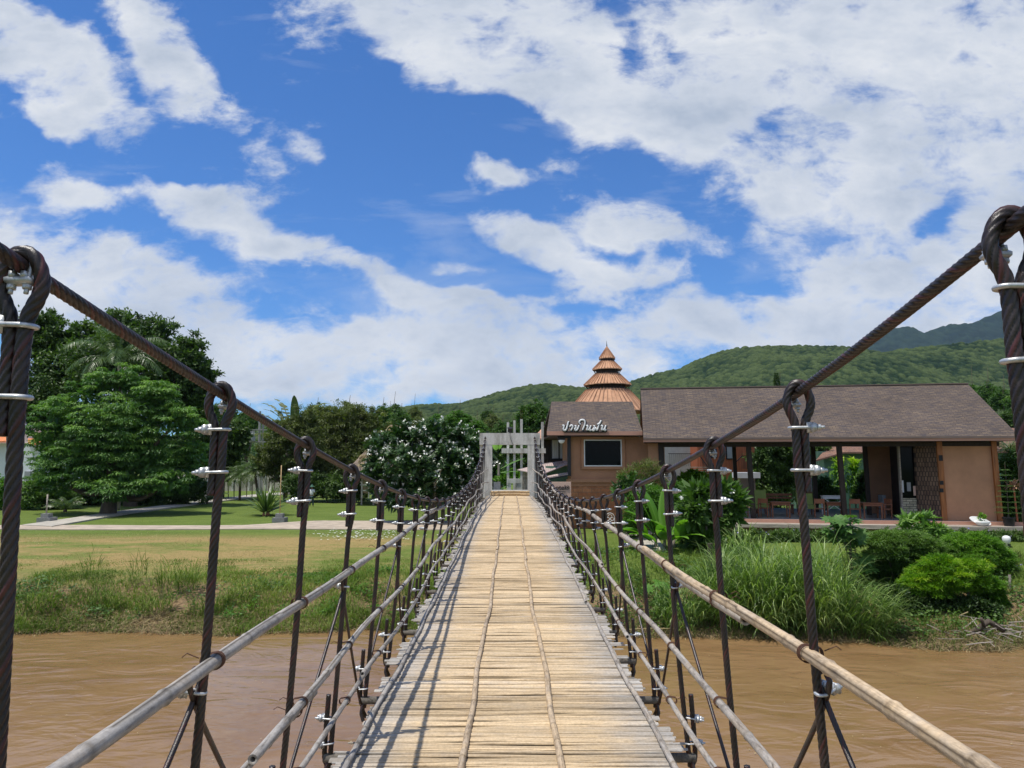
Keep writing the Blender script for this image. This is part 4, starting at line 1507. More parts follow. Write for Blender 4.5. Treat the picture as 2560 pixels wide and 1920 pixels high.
# fascia, gutter, soffit
lb(MB().bx(.0, LX, -.030, -.003, ZE - .20, ZE - .085), 'fascia', M['fascia'])
lb(MB().bx(.0, LX, -.075, -.004, ZE - .082, ZE + .01), 'gutter', M['gutter'])
mb = MB()
for s_, yy in ((0, .02), (1, 8.9)):
    pass
V = [(.05, .0, ZE - .20), (LX - .05, .0, ZE - .20), (LX - .05, 9, ZE - .20), (.05, 9, ZE - .20)]
mb.add(V + [(a, b, c + .03) for a, b, c in V], [(3, 2, 1, 0), (4, 5, 6, 7), (0, 1, 5, 4), (1, 2, 6, 5), (2, 3, 7, 6), (3, 0, 4, 7)])
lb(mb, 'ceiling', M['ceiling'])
# ridge cap
lb(MB().box((LX / 2, 4.5, ZR + .012), (LX, .22, .05)), 'ridge_cap', M['gutter'])
# floor slab, its peach edge, and supports
lb(MB().bx(.1, LX - .1, .50, 9, -.5, FL - .004), 'floor', M['tilefloor'])
lb(MB().bx(.1, LX + .25, .40, .498, -.5, FL), 'floor_edge', M['fascia'])
wk_z = CF.px(2200, 1310, .40)[2]
wkf = CF.px(2200, 1341, -.45)
mb = MB()
xx = .3
while xx < LX + .6:
    w_ = 2.2 + random.random(); mb.bx(xx, min(xx + w_ - .02, LX + .9), -.35, .03, wk_z - .17, wk_z + random.uniform(-.01, .01)); mb.bx(xx, min(xx + w_ - .02, LX + .9), .05, .395, wk_z - .14, wk_z + random.uniform(-.01, .01)); xx += w_
lb(mb, 'timber_walkway', M['greywood'])
for k in range(7):
    x_ = 1.2 + k * 2.8
    lb(MB().bx(x_, x_ + .2, -.3, -.1, -1.2, wk_z - .142), 'walkway_pier', M['concrete2'])


def px_post(px0, px1, yl, mat, name, z0=None, z1=None, lean=0.0, py=1200):
    a = CF.px(px0, py, yl)[0]; b = CF.px(px1, py, yl)[0]
    z0 = FL if z0 is None else z0; z1 = ZE - .19 if z1 is None else z1
    mb = MB()
    V = []
    for yy in (yl, yl + (b - a)):
        for z, sh in ((z0, lean), (z1, -lean)):
            V += [(a + sh, yy, z), (b + sh, yy, z)]
    mb.add(V, [(0, 1, 3, 2), (5, 4, 6, 7), (4, 0, 2, 6), (1, 5, 7, 3), (2, 3, 7, 6), (0, 4, 5, 1)])
    return lb(mb, name, mat)


for a, b, yl in ((1650, 1664, .95), (1872, 1884, .95), (2100, 2112, .95)):
    px_post(a, b, yl, M['darkwood'], 'post', lean=.06)
for a, b, yl in ((1835, 1844, 6.2), (2033, 2043, 6.2), (1652, 1660, 6.2), (2164, 2174, 4.0)):
    px_post(a, b, yl, M['darkwood'], 'post', lean=.03)
# dark side wall on the left end, beam below the eave
lb(MB().bx(.25, CF.px(1650, 1200, .95)[0] - .01, 1.0, 1.12, FL, ZE - .25), 'end_wall', M['render_dk'])
lb(MB().bx(CF.px(1650, 1200, .95)[0], LX - .4, .93, 1.05, ZE - .42, ZE - .232), 'front_beam', M['darkwood'])
# right hand closed part
xa = CF.px(2362, 1200, .95)[0]; xb_ = CF.px(2487, 1200, .95)[0]
lb(MB().bx(xa, xb_, 1.0, 8.8, FL, ZE - .235), 'wall', M['render'])
px_post(2349, 2362, .88, M['orangewood'], 'corner_post', lean=.02)
px_post(2487, 2500, .88, M['orangewood'], 'corner_post', lean=.03)
xs0 = CF.px(2300, 1200, 1.5)[0]
mb = MB(); x349 = CF.px(2349, 1200, .95)[0]
V = [(xs0, 1.9, FL), (x349, .96, FL), (x349, .96, ZE - .24), (xs0, 1.9, ZE - .24)]
V = V + [(x, y + .2, z) for x, y, z in V]
mb.add(V, [(0, 1, 2, 3), (7, 6, 5, 4), (4, 0, 3, 7), (1, 5, 6, 2), (3, 2, 6, 7), (0, 4, 5, 1)])
lb(mb, 'stone_cladding', M['stone'])
xg0 = CF.px(2252, 1200, 2.1)[0]
lb(MB().bx(xg0, xs0 - .01, 2.1, 2.16, FL + .95, ZE - .3), 'window_pane', M['glass'])
lb(MB().bx(xg0, xs0 - .01, 2.0, 2.2, FL, FL + .945), 'brick_dado', M['palebrick'])
lb(MB().bx(xg0 - .07, xg0 - .003, 1.98, 2.2, FL, ZE - .3), 'window_frame', M['greywood'])
xw0 = CF.px(2170, 1200, 5.2)[0]
lb(MB().bx(xw0, xs0, 5.2, 5.4, FL, ZE - .25), 'back_wall', M['render_dk'])
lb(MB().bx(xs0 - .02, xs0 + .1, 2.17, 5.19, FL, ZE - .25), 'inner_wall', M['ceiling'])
c0 = CF.px(2200, 1240, 4.3)
lb(MB().bx(c0[0], xg0 - .1, 4.0, 4.6, FL, FL + 1.0), 'counter', M['greycol'])
# papers on the glass, sockets on the post
for (a, b, c, d, m_) in ((2250, 2258, 1201, 1231, 'whitewall'), (2268, 2276, 1206, 1228, 'greycol'), (2284, 2299, 1215, 1239, 'signpink')):
    p0 = CF.px(a, d, 2.09); p1 = CF.px(b, c, 2.09)
    lb(MB().bx(p0[0], p1[0], 2.07, 2.096, p0[2], p1[2]), 'notice_card', M[m_])
for (x_, y_) in ((2352, 1145), (2354, 1207), (2354, 1226)):
    p0 = CF.px(x_, y_, .86); lb(MB().box((p0[0], .865, p0[2]), (.16, .03, .26 if y_ < 1150 else .18)), 'switch_box', M['black'])


def chair(name, label, Fr, p, rz, mat, arms=True, group=None, s=1.0):
    w = Fr.w(p)
    t = thing(name, label, 'chair', w, Fr.rz + rz, group)
    L_ = lambda mb, n, m_: mb.build(n, m_, t, local=True)
    L_(MB().box((0, 0, .44 * s), (.46 * s, .44 * s, .04)), 'seat', mat)
    mb = MB(); mb.box((0, .215 * s, .80 * s), (.42 * s, .025, .22 * s)); L_(mb, 'backrest', mat)
    for sx in (-1, 1):
        L_(MB().bx(sx * .21 * s - .022, sx * .21 * s + .022, -.22 * s, -.18 * s, 0, (.64 if arms else .42) * s), 'leg', mat)
        L_(MB().bx(sx * .21 * s - .022, sx * .21 * s + .022, .185 * s, .225 * s, 0, .92 * s), 'leg', mat)
        if arms: L_(MB().box((sx * .22 * s, 0, .655 * s), (.06, .46 * s, .03)), 'armrest', mat)
    return t


def table(name, label, Fr, p, rz, mat, w=.9, d=.7, h=.72, group=None, brace=False):
    t = thing(name, label, 'table', Fr.w(p), Fr.rz + rz, group)
    MB().box((0, 0, h), (w, d, .045)).build('tabletop', mat, t, local=True)
    for sx in (-1, 1):
        for sy in (-1, 1):
            MB().box((sx * (w / 2 - .06), sy * (d / 2 - .06), h / 2 - .012), (.06, .06, h - .025)).build('leg', mat, t, local=True)
    for sy in (-1, 1): MB().box((0, sy * (d / 2 - .06), h - .09), (w - .12, .03, .10)).build('apron', mat, t, local=True)
    if brace:
        mb = MB(); mb.bar((-w / 2 + .06, -d / 2 + .03, .12), (w / 2 - .06, -d / 2 + .03, h - .1), .04, .03); mb.bar((w / 2 - .06, -d / 2 + .06, .12), (-w / 2 + .06, -d / 2 + .06, h - .1), .04, .03)
        mb.build('cross_brace', mat, t, local=True)
    return t


def fpx(px, yl): q_ = CF.px(px, 1290, yl); return (q_[0], yl, FL)


chair('wooden_armchair', 'reddish wooden chair just right of the first thick dark cafe post', CF, fpx(1911, 1.7), 2.7, M['chairwood'])
chair('wooden_armchair', 'reddish wooden chair in the open cafe, left of the first thick dark post', CF, fpx(1856, 2.0), .2, M['chairwood'])
chair('wooden_armchair', 'reddish wooden chair standing in front of the white cross-braced side table', CF, fpx(2050, 1.7), 2.9, M['chairwood'])
chair('wooden_armchair', 'reddish wooden chair just right of the second thick dark cafe post', CF, fpx(2138, 1.7), 2.9, M['chairwood'])
chair('wooden_armchair', 'dark reddish wooden armchair nearest the cafe counter', CF, fpx(2212, 1.9), -1.2, M['chairwood'])
table('wooden_table', 'reddish wooden table between the first thick cafe post and the second', CF, fpx(1950, 1.9), 0, M['chairwood'])
table('wooden_table', 'reddish wooden table next to the second thick dark cafe post', CF, fpx(2087, 2.0), 0, M['chairwood'])
table('wooden_table', 'reddish wooden table beside the armchair nearest the counter', CF, fpx(2178, 1.9), 0, M['chairwood'])
table('side_table', 'white cross-braced side table at the back of the open cafe', CF, fpx(2084, 3.9), 0, M['white'], 1.1, .5, .95, brace=True)
for (px, lab) in ((1899, 'lime green cushioned lounge chair behind the first thick cafe post'), (2016, 'lime green lounge chair in mid-cafe, left of the white side table')):
    p = fpx(px, 3.6)
    t = thing('lounge_chair', lab, 'chair', CF.w(p), CF.rz)
    MB().box((0, 0, .42), (.78, .66, .20)).build('seat', M['lime'], t, local=True)
    MB().box((0, .30, .85), (.78, .16, .72), rx=-.15).build('backrest', M['lime'], t, local=True)
    for sx in (-1, 1):
        for sy in (-1, 1): MB().box((sx * .33, sy * .27, .16), (.06, .06, .32)).build('leg', M['chairwood'], t, local=True)
p = fpx(1937, 4.6)
t = thing('wooden_bench', 'long dark wooden bench along the back of the cafe behind the lime chairs', 'bench', CF.w(p), CF.rz)
MB().box((0, 0, .45), (1.9, .45, .05)).build('seat', M['chairwood'], t, local=True)
mb = MB(); mb.box((0, .22, .80), (1.9, .03, .10)); mb.box((0, .22, .96), (1.9, .03, .12)); mb.build('backrest', M['chairwood'], t, local=True)
for sx in (-1, 1):
    MB().box((sx * .88, .0, .21), (.07, .42, .42)).build('leg', M['chairwood'], t, local=True)

# white seashell-like pot and black pot on the walkway
c = CF.px(2457, 1311, .0)
p = CF.w((c[0], .02, wk_z + .01))
t = thing('flower_pot', 'white bowl-shaped flower pot with a wide tilted rim, on the cafe walkway', 'flower pot', p)
mb = MB(); mb.lathe(p, [(.02, .0), (.20, .01), (.28, .12), (.30, .20), (.26, .21), (.02, .18)], 20)
mb.build('bowl', M['white'], t, smooth=True)
mb = MB()
a = np.linspace(0, 2 * PI, 24, endpoint=False)
ring = [(p[0] + .46 * math.cos(x), p[1] + .12 + .1 * math.sin(x), p[2] + .20 + .17 * math.sin(x) - .10 * math.cos(x)) for x in a]
mb.add(ring + [(x, y + .05, z) for x, y, z in ring], [(i, (i + 1) % 24, 24 + (i + 1) % 24, 24 + i) for i in range(24)], [(i, (i + 1) % 24, 0) for i in range(1, 23)] + [(24, 24 + (i + 1) % 24, 24 + i) for i in range(1, 23)])
mb.build('rim', M['white'], t)
fb = FB(); V, Q, T, _ = crown_data([(p[0], p[1], p[2] + .38, .16, .14, .16)], 26, 14, .09, .04, 'puff', fill=0, base_tone=.7); fb.add((V, Q, T)); fb.build('plant', M['leaf_bright'], t)
c = CF.px(2519, 1311, .2); p = CF.w((c[0], .06, wk_z + .01))
t = thing('plant_pot', 'black plant pot with a small dark conifer at the right end of the walkway', 'plant pot', p)
MB().lathe(p, [(.02, 0), (.19, .0), (.24, .34), (.26, .34), (.26, .38), (.22, .38), (.20, .30), (.02, .30)], 18).build('pot', M['black'], t, smooth=False)
fb = FB()
for k in range(9):
    z = .55 + k * .24; rr = .62 * (1 - k / 11)
    for j in range(6):
        fb.add(frond_data(p + (0, 0, z), j * 1.047 + k * .5, .25, rr, .12, 12, .5, .012, .45))
fb.build('foliage', M['leaf_mid'], t)
MB().tube([p + (0, 0, .3), p + (.01, 0, 1.5), p + (0, 0, 2.8)], [.025, .02, .008], 6).build('stem', M['bark'], t)

# ------------------------------------------------------------------ house with the big window
HF = Frame((at(1367, 1077, 35.6)[0], 35.6, 2.1), 0.0)
house = thing('shopfront_house', 'brown rendered house with a big white-framed window and brick base beside the cafe', 'house', HF.o, 0)


def hb(mb, name, mat, smooth=False): return mb.build(name, mat, house, smooth, local=True)


hze = HF.px(1480, 1078, 0)[2]; hzr = HF.px(1480, 1004, 3.4)[2]; hx1 = HF.px(1606, 1080, 0)[0]
# the roof's left verge slants in towards the ridge
mb = MB(); xr0 = HF.px(1379, 1004, 3.4)[0]
for (ya, yb) in ((0, 3.4), (6.8, 3.4)):
    V = [(0, ya, hze), (hx1, ya, hze), (hx1 + .1, yb, hzr), (xr0, yb, hzr)]
    V = V + [(x, y, z - .10) for x, y, z in V]
    mb.add(V, [(0, 1, 2, 3), (7, 6, 5, 4), (0, 4, 5, 1), (1, 5, 6, 2), (2, 6, 7, 3), (3, 7, 4, 0)])
hb(mb, 'roof', M['shingle'])
hb(MB().bx(.0, hx1, -.03, -.003, hze - .20, hze - .0), 'fascia', M['fascia'])
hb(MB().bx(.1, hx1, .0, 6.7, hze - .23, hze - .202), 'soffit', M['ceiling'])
WY = 1.0
xl = HF.px(1426, 1150, WY)[0]; xr_ = HF.px(1662, 1150, WY)[0]
zb1 = HF.px(1500, 1216, WY)[2]
hb(MB().bx(xl, xr_, WY, 6.5, zb1, hze - .235), 'wall', M['render_dk'])
hb(MB().bx(xl + .02, HF.px(1584, 1250, WY)[0], WY + .03, 6.45, -.8, zb1 - .003), 'brick_base', M['brick'])
hb(MB().bx(HF.px(1584, 1250, WY)[0] + .003, xr_, WY + .05, 6.45, -.8, zb1 - .003), 'lower_wall', M['render_dk'])
a = HF.px(1416, 1198, WY - .12); b = HF.px(1562, 1206, WY - .12)
hb(MB().bx(a[0], b[0], WY - .12, WY - .003, b[2], a[2]), 'ledge', M['render_dk'])
a = HF.px(1454, 1168 + 5, WY - .10); b = HF.px(1561, 1092, WY - .10)
w0 = HF.px(1460, 1166, WY - .12); w1 = HF.px(1554, 1099, WY - .12)
mb = MB()
mb.bx(a[0], w0[0], WY - .14, WY - .003, a[2], b[2]); mb.bx(w1[0], b[0], WY - .14, WY - .003, a[2], b[2])
mb.bx(w0[0] + .002, w1[0] - .002, WY - .14, WY - .003, a[2], w0[2]); mb.bx(w0[0] + .002, w1[0] - .002, WY - .14, WY - .003, w1[2], b[2])
hb(mb, 'window_surround', M['render_dk'])
mb = MB(); t_ = .055
mb.bx(w0[0] + .003, w0[0] + t_, WY - .15, WY - .06, w0[2], w1[2]); mb.bx(w1[0] - t_, w1[0] - .003, WY - .15, WY - .06, w0[2], w1[2])
mb.bx(w0[0] + t_, w1[0] - t_, WY - .148, WY - .06, w0[2] + .002, w0[2] + t_); mb.bx(w0[0] + t_, w1[0] - t_, WY - .148, WY - .06, w1[2] - t_, w1[2] - .002)
win = hb(mb, 'window', M['white'])
pane = mk('pane', MB().bx(w0[0] + t_, w1[0] - t_, WY - .09, WY - .07, w0[2] + t_, w1[2] - t_).V[0], np.array([(0, 1, 3, 2), (4, 6, 7, 5), (0, 4, 5, 1), (2, 3, 7, 6), (0, 2, 6, 4), (1, 5, 7, 3)]), M['glass'], win, local=True)
a = HF.px(1419, 1190, WY - .15); b = HF.px(1427, 1100, WY - .15)
hb(MB().bx(a[0], b[0], WY - .16, WY - .004, a[2], hze - .235), 'corner_post', M['steel'])
a = HF.px(1394, 1095, .5)
hb(MB().bx(a[0], xl - .01, .45, .8, a[2] - .0, hze - .24), 'eave_shadow_block', M['steel'])  # black block added to stand for the shadow under the left eave
t = thing('dome_lamp', 'small white dome lamp hanging under the left eave of the house', 'lamp', HF.w(HF.px(1404, 1101, .35)))
p = HF.w(HF.px(1404, 1101, .35))
MB().lathe(p, [(.0, -.16), (.10, -.13), (.15, -.05), (.16, 0), (.17, .02), (.0, .03)], 14).build('dome', M['white'], t, smooth=True)
MB().lathe(p, [(.0, .031), (.19, .032), (.19, .09), (.0, .10)], 14).build('housing', M['black'], t)

# Thai lettering above the eave, written with a brush
sg_ = thing('thai_roof_sign', 'white handwritten Thai lettering with dark outline along the house eave', 'sign', HF.w((1, -.12, hze)))
strokes = [
    [(306, 390), (313, 384), (324, 388), (320, 405), (316, 425), (322, 440), (338, 440), (350, 424), (360, 395), (368, 362), (376, 338)],
    [(388, 404), (396, 390), (408, 383), (420, 388), (421, 402), (412, 425), (400, 444)],
    [(446, 392), (456, 388), (462, 396), (452, 408), (462, 412), (448, 424), (450, 438), (464, 440), (480, 424), (490, 400), (496, 384)],
    [(516, 372), (502, 362), (500, 342), (514, 326), (538, 320), (558, 332), (564, 354), (558, 385), (546, 415), (534, 440)],
    [(578, 394), (588, 385), (596, 394), (590, 418), (582, 442)], [(582, 442), (596, 430), (612, 436), (622, 415), (632, 386)], [(612, 436), (628, 442), (632, 428)],
    [(662, 396), (672, 390), (676, 400), (662, 424), (650, 440), (664, 444), (676, 424), (688, 412), (692, 430), (700, 440), (712, 420), (720, 392), (730, 352)],
    [(706, 364), (714, 372), (732, 362), (746, 336), (752, 328)],
    [(746, 394), (756, 385), (766, 392), (760, 416), (754, 440)], [(754, 440), (768, 428), (784, 436), (796, 412), (804, 384)], [(784, 436), (800, 442), (802, 428)],
]
for k, st in enumerate(strokes):
    pts = [at(1340 + x / 4.607, 980 + y / 4.607, 35.42) for x, y in st]
    back_ = [p + (0.02, .07, -.02) for p in pts]
    pp, _ = smooth_path(pts, .03); bb, _ = smooth_path(back_, .03)
    n_ = len(pp)
    mb = MB(); mb.tube(pp, .030 + .016 * np.sin(np.linspace(0.3, PI - .3, n_)), 8); o = mb.build('brush_stroke', M['white'], sg_, smooth=True)
    mb = MB(); mb.tube(bb, .078, 8); mb.build('dark_outline', M['black'], sg_, smooth=True)
p0 = at(1412, 1080, 35.5); p1 = at(1515, 1080, 35.5)
mb = MB(); mb.bar(p0 + (0, 0, .0), p1, .05); mb.bar(p0 + (.3, 0, 0), p0 + (.3, 0, .3), .03); mb.bar(p1 - (.4, 0, 0), p1 + (-.4, 0, .3), .03)
mb.build('mounting_rail', M['steel'], sg_)

# ------------------------------------------------------------------ tiered terracotta roof tower
pc = at(1519, 1000, 56.0)
pag = thing('tiered_roof_tower', 'tall tower with four stacked terracotta metal roofs and a thin spire', 'tower', (pc[0], 56, 1.9))


def octa(mb, cx, cy, z, r, rt, zt_, sag=.0, t=.06, n=10):
    a = np.linspace(0, 2 * PI, n, endpoint=False) + PI / n
    rings = []
    for k in range(5):
        s = k / 4; rr = r + (rt - r) * s; zz = z + (zt_ - z) * (s - sag * math.sin(s * PI))
        rings.append([(cx + rr * math.cos(x), cy + rr * math.sin(x), zz) for x in a])
    V = sum(rings, []) + [(x, y, zz - t) for x, y, zz in rings[0]] + [(x, y, zz - t) for x, y, zz in rings[4]]
    Q = [(k * n + i, k * n + (i + 1) % n, (k + 1) * n + (i + 1) % n, (k + 1) * n + i) for k in range(4) for i in range(n)]
    Q += [(5 * n + i, 5 * n + (i + 1) % n, (i + 1) % n, i) for i in range(n)] + [(6 * n + i, 6 * n + (i + 1) % n, 5 * n + (i + 1) % n, 5 * n + i) for i in range(n)]
    mb.add(V, Q)
    return mb


def radial_ribs(mb, cx, cy, z, r, rt, zt_, n, w=.05):
    for k in range(n):
        a = 2 * PI * k / n
        mb.bar((cx + r * math.cos(a), cy + r * math.sin(a), z + .02), (cx + rt * math.cos(a), cy + rt * math.sin(a), zt_ + .02), w, .05)


def zp(y): return at(1519, y, 56)[2]


sc_ = 56 / F
M['terra_plain'] = mat_plain('terracotta_sheet', (.50, .29, .18), .85, .22, 2, .15, spec=.1)
M['terra_rib'] = mat_plain('terracotta_seam', (.42, .235, .145), .85, .18, 2, .15, spec=.1)
tiers = [(896, 867, 20.5, .5), (924, 904, 37.5, 18), (963, 936, 60, 32), (1030, 975, 104, 54)]
for (ye, yt, r, rt) in tiers:
    mb = octa(MB(), pc[0], 56, zp(ye), r * sc_, rt * sc_, zp(yt), .03)
    ro = mb.build('roof_tier', M['terra_plain'], pag)
    mb = MB(); radial_ribs(mb, pc[0], 56, zp(ye) + .0, r * sc_, rt * sc_, zp(yt), 44 if r > 50 else 30 if r > 30 else 20, .035)
    mb.build('seam', M['terra_rib'], ro)
for (y0, y1, r) in ((905, 893, 16.5), (937, 920, 29), (976, 958, 48)):
    MB().lathe((pc[0], 56, 0), [(r * sc_, zp(y0)), (r * sc_ * .9, zp(y1))], 10).build('drum', M['darkwood'], pag)
    for k in range(12):
        a = 2 * PI * k / 12; rr = (r * 1.22) * sc_
        mb = MB(); mb.bar((pc[0] + r * sc_ * math.cos(a), 56 + r * sc_ * math.sin(a), zp(y0) + .05), (pc[0] + rr * math.cos(a), 56 + rr * math.sin(a), zp(y1) - .15), .04); mb.build('strut', M['steel'], pag)
MB().tube([(pc[0], 56, zp(872)), (pc[0], 56, zp(862)), (pc[0] - .02, 56, zp(852))], [.07, .03, .008], 6).build('spire', M['steel'], pag)
MB().lathe((pc[0], 56, 0), [(62 * sc_, 1.7), (62 * sc_, zp(1012))], 12).build('wall', M['render_dk'], pag)

# ------------------------------------------------------------------ terracotta roofed annex and tin sheds left of the house
ax = thing('annex', 'dark timber annex with terracotta metal roof left of the big-window house', 'house', at(1400, 1200, 42) * (1, 1, 0) + (0, 0, 2))
Y0 = 42.0
e0 = at(1331, 1096, Y0); e1 = at(1445, 1096, Y0); r0 = at(1390, 1034, Y0 + 4.5); r1 = at(1475, 1036, Y0 + 4.5)
mb = MB()
V = [e0, e1, r1, r0, e0 + (0, 9, 0), e1 + (0, 9, 0)]
V = [tuple(v) for v in V]
mb.add(V + [(x, y, z - .08) for x, y, z in V], [(0, 1, 2, 3), (5, 4, 3, 2), (0, 6, 7, 1)] + [(9, 8, 7, 6), (8, 9, 10, 11)], [(4, 0, 3), (1, 5, 2)])
mb.build('roof', M['metalroof'], ax)
a = at(1358, 1165, Y0 + .8); b = at(1440, 1098, Y0 + .8)
MB().bx(a[0], b[0], Y0 + .8, Y0 + 7, 1.6, b[2] + .1).build('wall', M['darkwood'], ax)
w0_ = at(1380, 1146, Y0 + .75); w1_ = at(1415, 1100, Y0 + .75)
mb = MB(); mb.bx(w0_[0] - .08, w1_[0] + .08, Y0 + .72, Y0 + .797, w0_[2] - .08, w1_[2] + .06); wi = mb.build('window', M['steel'], ax)
mid_ = (w0_[0] + w1_[0]) / 2
mb = MB(); mb.bx(w0_[0], mid_ - .04, Y0 + .69, Y0 + .717, w0_[2], w1_[2]); mb.bx(mid_ + .04, w1_[0], Y0 + .69, Y0 + .717, w0_[2], w1_[2]); mb.build('curtain', M['curtain'], wi)
a = at(1413, 1160, Y0 + .6); MB().bx(w0_[0] - .3, w1_[0] + .3, Y0 + .3, Y0 + .79, w0_[2] - .5, w0_[2] - .09).build('window_box', M['darkwood'], ax)

sh = thing('tin_shed', 'low shed with a faded corrugated tin roof between gateway and house', 'shed', (at(1360, 1200, 38)[0], 38, 2.2))
A_ = [at(1293, 1174, 37.2), at(1352, 1186, 36.8), at(1420, 1160, 37.4), at(1420, 1150, 39.6), at(1352, 1160, 39.8)]
V = [tuple(v) for v in A_]
mb = MB(); mb.add(V + [(x, y, z - .04) for x, y, z in V], [(0, 1, 3, 4), (5, 9, 8, 6)] + [(0, 5, 6, 1), (1, 6, 7, 2)], [(1, 2, 3), (6, 8, 7)])
mb.build('roof', M['corrug'], sh)
a = at(1306, 1183, 37.6); b = at(1330, 1183, 37.6)
mb = MB()
for k in range(6):
    x_ = a[0] + (b[0] - a[0]) * k / 6; mb.bx(x_, x_ + (b[0] - a[0]) / 6.6, 37.6, 37.63, 3.2, a[2] + .05)
mb.build('plank_wall', M['greywood'], sh)
a = at(1364, 1176, 37.9); b = at(1419, 1165, 37.9); MB().bx(a[0], b[0], 37.9, 38.0, 2.2, b[2]).build('wall', M['greenwall'], sh)
sh2 = thing('lean_to_roof', 'narrow white corrugated lean-to roof just above the hotel sign', 'roof', (at(1390, 1190, 36.4)[0], 36.4, 4.4))
V = [tuple(v) for v in (at(1362, 1196, 36.2), at(1420, 1185, 36.2), at(1420, 1180, 37.0), at(1366, 1190, 37.0))]
mb = MB(); mb.add(V + [(x, y, z - .03) for x, y, z in V], [(0, 1, 2, 3), (7, 6, 5, 4), (0, 4, 5, 1)]); mb.build('sheet', M['corrug'], sh2)
V = [tuple(v) for v in (at(1362, 1198, 36.25), at(1420, 1187, 36.25))]
mb = MB(); mb.bar(V[0], V[1], .06, .12); mb.build('edge_beam', M['steel'], sh2)

# unfinished concrete frame behind the gateway
cfm = thing('concrete_frame', 'unfinished frame of slender pale concrete posts with one cross beam behind the gateway', 'concrete frame', (at(1300, 1200, 39)[0], 39, 2.1))
for px, py in ((1270, 1056), (1286, 1051), (1303.5, 1048), (1356, 1055)):
    a = at(px - 3, py, 39); b = at(px + 3, py, 39)
    o = MB().bx(a[0], b[0], 38.95, 39.12, 2.0, a[2]).build('post', M['concrete'], cfm)
    mb = MB()
    for dx in (-.03, .03): mb.tube([((a[0] + b[0]) / 2 + dx, 39.03, a[2]), ((a[0] + b[0]) / 2 + dx * 1.6, 39.03, a[2] + (.5 if px > 1290 and px < 1320 else .2))], .007, 4)
    mb.build('rebar', M['wire'], o)
a = at(1254, 1133, 38.9); b = at(1364, 1121, 38.9); MB().bx(a[0], b[0], 38.78, 38.947, a[2], b[2]).build('beam', M['concrete'], cfm)
a = at(1268, 1208, 37.5); b = at(1304, 1197, 37.5); par_ = thing('parapet', 'short white concrete parapet wall seen through the gateway', 'wall', (a[0], 37.5, 3.6))
mb = MB(); mb.bx(a[0], b[0], 37.5, 37.75, a[2], b[2]); mb.build('coping', M['concrete'], par_)
mb = MB(); a2 = at(1290, 1230, 37.5); mb.bx(a2[0], b[0] - .02, 37.53, 37.7, 2.0, a[2] - .002); mb.bx(a[0] + .02, a[0] + .2, 37.53, 37.7, 2.0, a[2] - .002); mb.build('panel', M['concrete'], par_)
a = at(1234, 1228, 35.5); b = at(1251, 1205, 35.5); plx = thing('planter_box', 'grey concrete planter box left of the gateway opening', 'planter', (a[0], 35.6, 3.9))
mb = MB(); mb.bx(a[0], b[0], 35.4, 35.8, 2.0, b[2]); mb.build('box', M['blockgrey'], plx)
V, Q, T, _ = crown_data([((a[0] + b[0]) / 2, 35.6, b[2] + .12, .18, .15, .14)], 20, 14, .10, .05, 'puff', fill=0, base_tone=.75); mk('plant', V, Q, M['leaf_bright'], plx, tone=T)

# hotel sign panel
hs_ = thing('hotel_sign', 'pink sign panel reading hotel with a circled arrow, right of the bridge rail', 'sign', (at(1400, 1230, 33.6)[0], 33.6, 2.1))
a = at(1366, 1300, 33.6); b = at(1427.5, 1205, 33.6)
MB().bx(a[0], b[0], 33.6, 33.85, 2.0, b[2]).build('panel', M['signpink'], hs_)


def text_mesh(body, size, name, mat, parent, p, extrude=.012):
    cu = bpy.data.curves.new(name, 'FONT'); cu.body = body; cu.size = size; cu.extrude = extrude; cu.resolution_u = 3
    cu.offset = .006
    ob = bpy.data.objects.new(name, cu); COL.objects.link(ob)
    dg = bpy.context.evaluated_depsgraph_get(); dg.update()
    me = bpy.data.meshes.new_from_object(ob.evaluated_get(dg))
    COL.objects.unlink(ob); bpy.data.objects.remove(ob)
    me.materials.clear(); me.materials.append(mat)
    co = np.zeros(len(me.vertices) * 3, np.float32); me.vertices.foreach_get('co', co); co = co.reshape(-1, 3)
    W = np.stack([co[:, 0], -co[:, 2], co[:, 1]], 1) + np.array(p)
    me.vertices.foreach_set('co', to_local(W, parent).astype(np.float32).ravel()); me.update()
    return link(name, me, parent)


p = at(1380.5, 1224, 33.58)
text_mesh('hotel', .30, 'lettering', M['steel'], hs_, p)
p = at(1419, 1219, 33.58)
mb = MB(); ang = np.linspace(0, 2 * PI, 25); mb.tube([(p[0] + .082 * math.cos(t), 33.585, p[2] + .082 * math.sin(t)) for t in ang], .012, 6, caps=False)
mb.bar(p + (-.045, 0, 0), p + (.03, 0, 0), .02); mb.bar(p + (.0, 0, .035), p + (.04, 0, 0), .02); mb.bar(p + (.0, 0, -.035), p + (.04, 0, 0), .02)
mb.build('arrow_symbol', M['steel'], hs_)
a = at(1394, 1229, 33.58); b = at(1414, 1229, 33.58); mb = MB(); mb.bar(a, b, .014); mb.build('underline', M['steel'], hs_)

